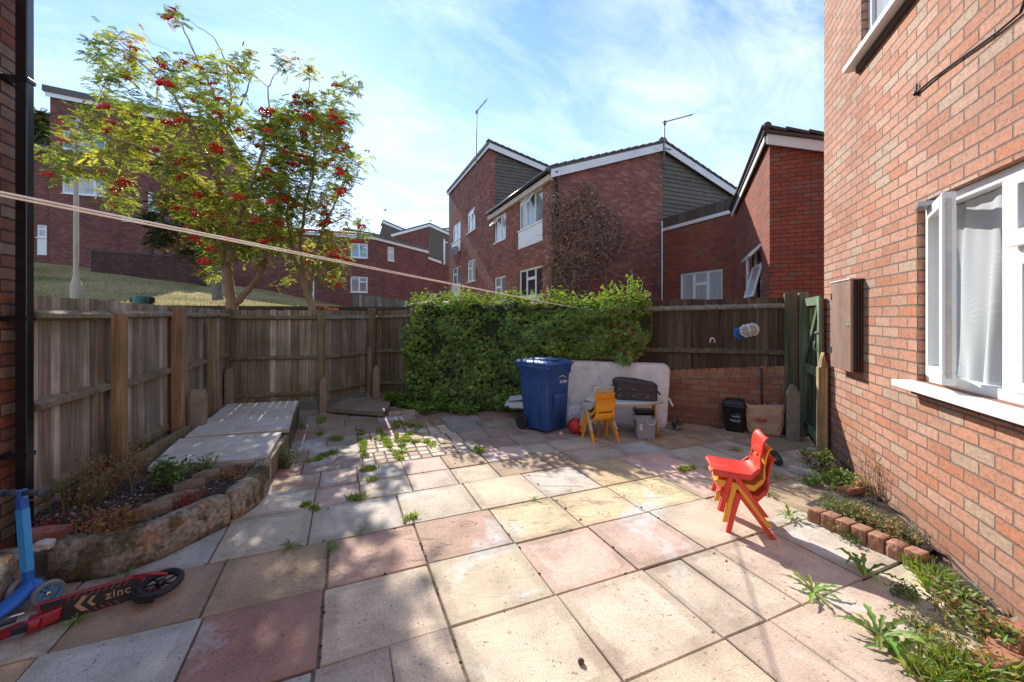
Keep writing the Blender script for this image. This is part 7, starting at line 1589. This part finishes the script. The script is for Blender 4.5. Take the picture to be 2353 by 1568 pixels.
# black and red scooter lying on its side
g0, g1 = P(112, 1440), P(333, 1371); dz_ = (g1-g0).normalized(); nz = V(dz_.y, -dz_.x, 0)         # toward the viewer
zs = thing('scooter', 'black and red scooter with gold lettering lying on its side', 'scooter', (g0+g1)/2)
Ld = (g1-g0).length; hD = .118
M['grip_tape'] = simple('black_grip_tape', (.035, .028, .026), .9, .3, 60, bump=.0006, bscale=400); M['sc_red'] = simple('scooter_red', (.33, .010, .022), .3, .1, 5, spec=.6)
lt_ = (-nz*.12+UP).normalized()
mb = MB(); o = g0+UP*.002; mb.prism([o-dz_*.02, o+dz_*(Ld*.96), o+dz_*(Ld*1.0)+lt_*.025, o+dz_*Ld*.97+lt_*hD*.9, o+dz_*(Ld*.86)+lt_*hD, o-dz_*.05+lt_*hD], -nz*.022); dk = mb.build('deck', M['sc_red'], zs, bevel=.004)
mb = MB(); e = .004; o = g0+UP*.002+nz*.0015; mb.prism([o-dz_*.01+lt_*e, o+dz_*(Ld*.955)+lt_*e, o+dz_*(Ld*.985)+lt_*.03, o+dz_*Ld*.955+lt_*(hD*.86), o+dz_*(Ld*.85)+lt_*(hD-e), o-dz_*.035+lt_*(hD-e)], -nz*.002); mb.build('grip_tape', M['grip_tape'], dk)
mb = MB(); put_text(mb, 'zinc', .056, o+dz_*Ld*.70+lt_*hD*.53+nz*.001, dz_, lt_, .0015, spacing=1.12)
def chev(cx, s, w): 
    a = o+dz_*Ld*cx+lt_*hD*.5+nz*.001
    for sg in (1, -1): mb.add([a, a+dz_*w, a+dz_*(s*.8+w)+lt_*(sg*s), a+dz_*s*.8+lt_*(sg*s)], [[0, 1, 2, 3] if sg < 0 else [3, 2, 1, 0]])
chev(.24, .036, .022); chev(.37, .024, .015); le = mb.build('lettering', simple('gold_print', (.40, .26, .13), .5, .1, 8), dk); le['label'] = 'gold zinc lettering and chevrons'
mb = MB()
for k in range(9):
    f = .20+.075*k; a = o+dz_*Ld*f+lt_*(hD-.007)+nz*.0008; mb.add([a, a+dz_*.006, a+dz_*-.010-lt_*.020, a+dz_*-.016-lt_*.020], [[0, 1, 2, 3]])
    if k > 3: a = o+dz_*Ld*(f-.1)+lt_*.008+nz*.0008; mb.add([a, a+dz_*.006, a+dz_*-.010+lt_*.018, a+dz_*-.016+lt_*.018], [[0, 3, 2, 1]])
mb.build('stripe', simple('red_stripe', (.34, .06, .045), .6, .1, 5), dk)
wc = P(369, 1340, .06); mb = MB(); tilt = (UP+nz*.10-dz_*.06).normalized()
mb.lathe([(.082, -.016), (.098, -.016), (.105, -.006), (.105, .006), (.098, .016), (.082, .016), (.080, 0), (.082, -.016)], 36, wc, tilt); wo = mb.build('wheel', M['rubber'], zs)
mb = MB(); mb.lathe([(.082, -.012), (.082, .012), (.072, .010), (.072, -.010), (.082, -.012)], 30, wc, tilt); u = tilt.orthogonal().normalized(); w_ = tilt.cross(u)
for k in range(7): a = k*2*math.pi/7; mb.tube([wc+(u*math.cos(a)+w_*math.sin(a))*.014, wc+(u*math.cos(a+.2)+w_*math.sin(a+.2))*.076], .006, 5)
mb.lathe([(0, .018), (.018, .016), (.018, -.016), (0, -.018)], 12, wc, tilt); mb.build('rim', M['black'], wo)
mb = MB(); a = g0+dz_*Ld*.86+lt_*hD*.95-nz*.01; mb.tube([a, a+dz_*.09-lt_*.010, wc-dz_*.0+tilt*.03-nz*.02+dz_*.03], [.012, .010, .008], 6); a = g0+dz_*Ld*.97+lt_*.02-nz*.012; mb.tube([a, wc-tilt*.03], [.012, .009], 6); mb.build('fork', M['sc_red'], zs)
mb = MB(); pts = [wc+(u*math.cos(x)+w_*math.sin(x))*.113 for x in [0]]; secs = []
aim = math.atan2((-dz_+nz*1.0).dot(w_), (-dz_+nz*1.0).dot(u))
for i in range(9): x = aim-.62+1.24*i/8; r = u*math.cos(x)+w_*math.sin(x); secs.append([wc+r*.110+tilt*.024, wc+r*.121+tilt*.022, wc+r*.121-tilt*.022, wc+r*.110-tilt*.024])
mb.loft(secs, smooth=False); mb.build('mudguard', M['black'], zs, bevel=.002)
mb = MB(); o = g0-dz_*.07; mb.prism([o+UP*.006+nz*.03, o+dz_*.11+UP*.03+nz*.025, o+dz_*.12+UP*.085+nz*.02, o+UP*.07+nz*.02], -nz*.05); mb.build('folding_bracket', M['sc_red'], zs, bevel=.006)
mb = MB(); o = g0-dz_*.02; e_ = at(-75, 1492, 1.86); mb.tube([o+UP*.045+nz*.03, o.lerp(e_, .3)+UP*.045+nz*.02, e_], [.026, .024, .022], 10); mb.build('steering_tube', M['sc_red'], zs)
mb = MB(); mb.box(o-dz_*.085+UP*.045+nz*.055, dz_*.05, nz*.02, UP*.035); mb.build('clasp', M['black'], zs, bevel=.004)
mb = MB(); mb.tube([o-dz_*.06+UP*.10, o-dz_*.10+UP*.105, o-dz_*.16+UP*.085], [.008, .006, .004], 6); mb.build('lever', M['steel'], zs)
e2 = at(0, 1432, 1.95); mb = MB(); mb.tube([e2-dz_*.12+UP*.0, e2, e2+dz_*.05], [.02, .02, .017], 10); mb.build('grip', bpy.data.materials['grip_grey'], zs)
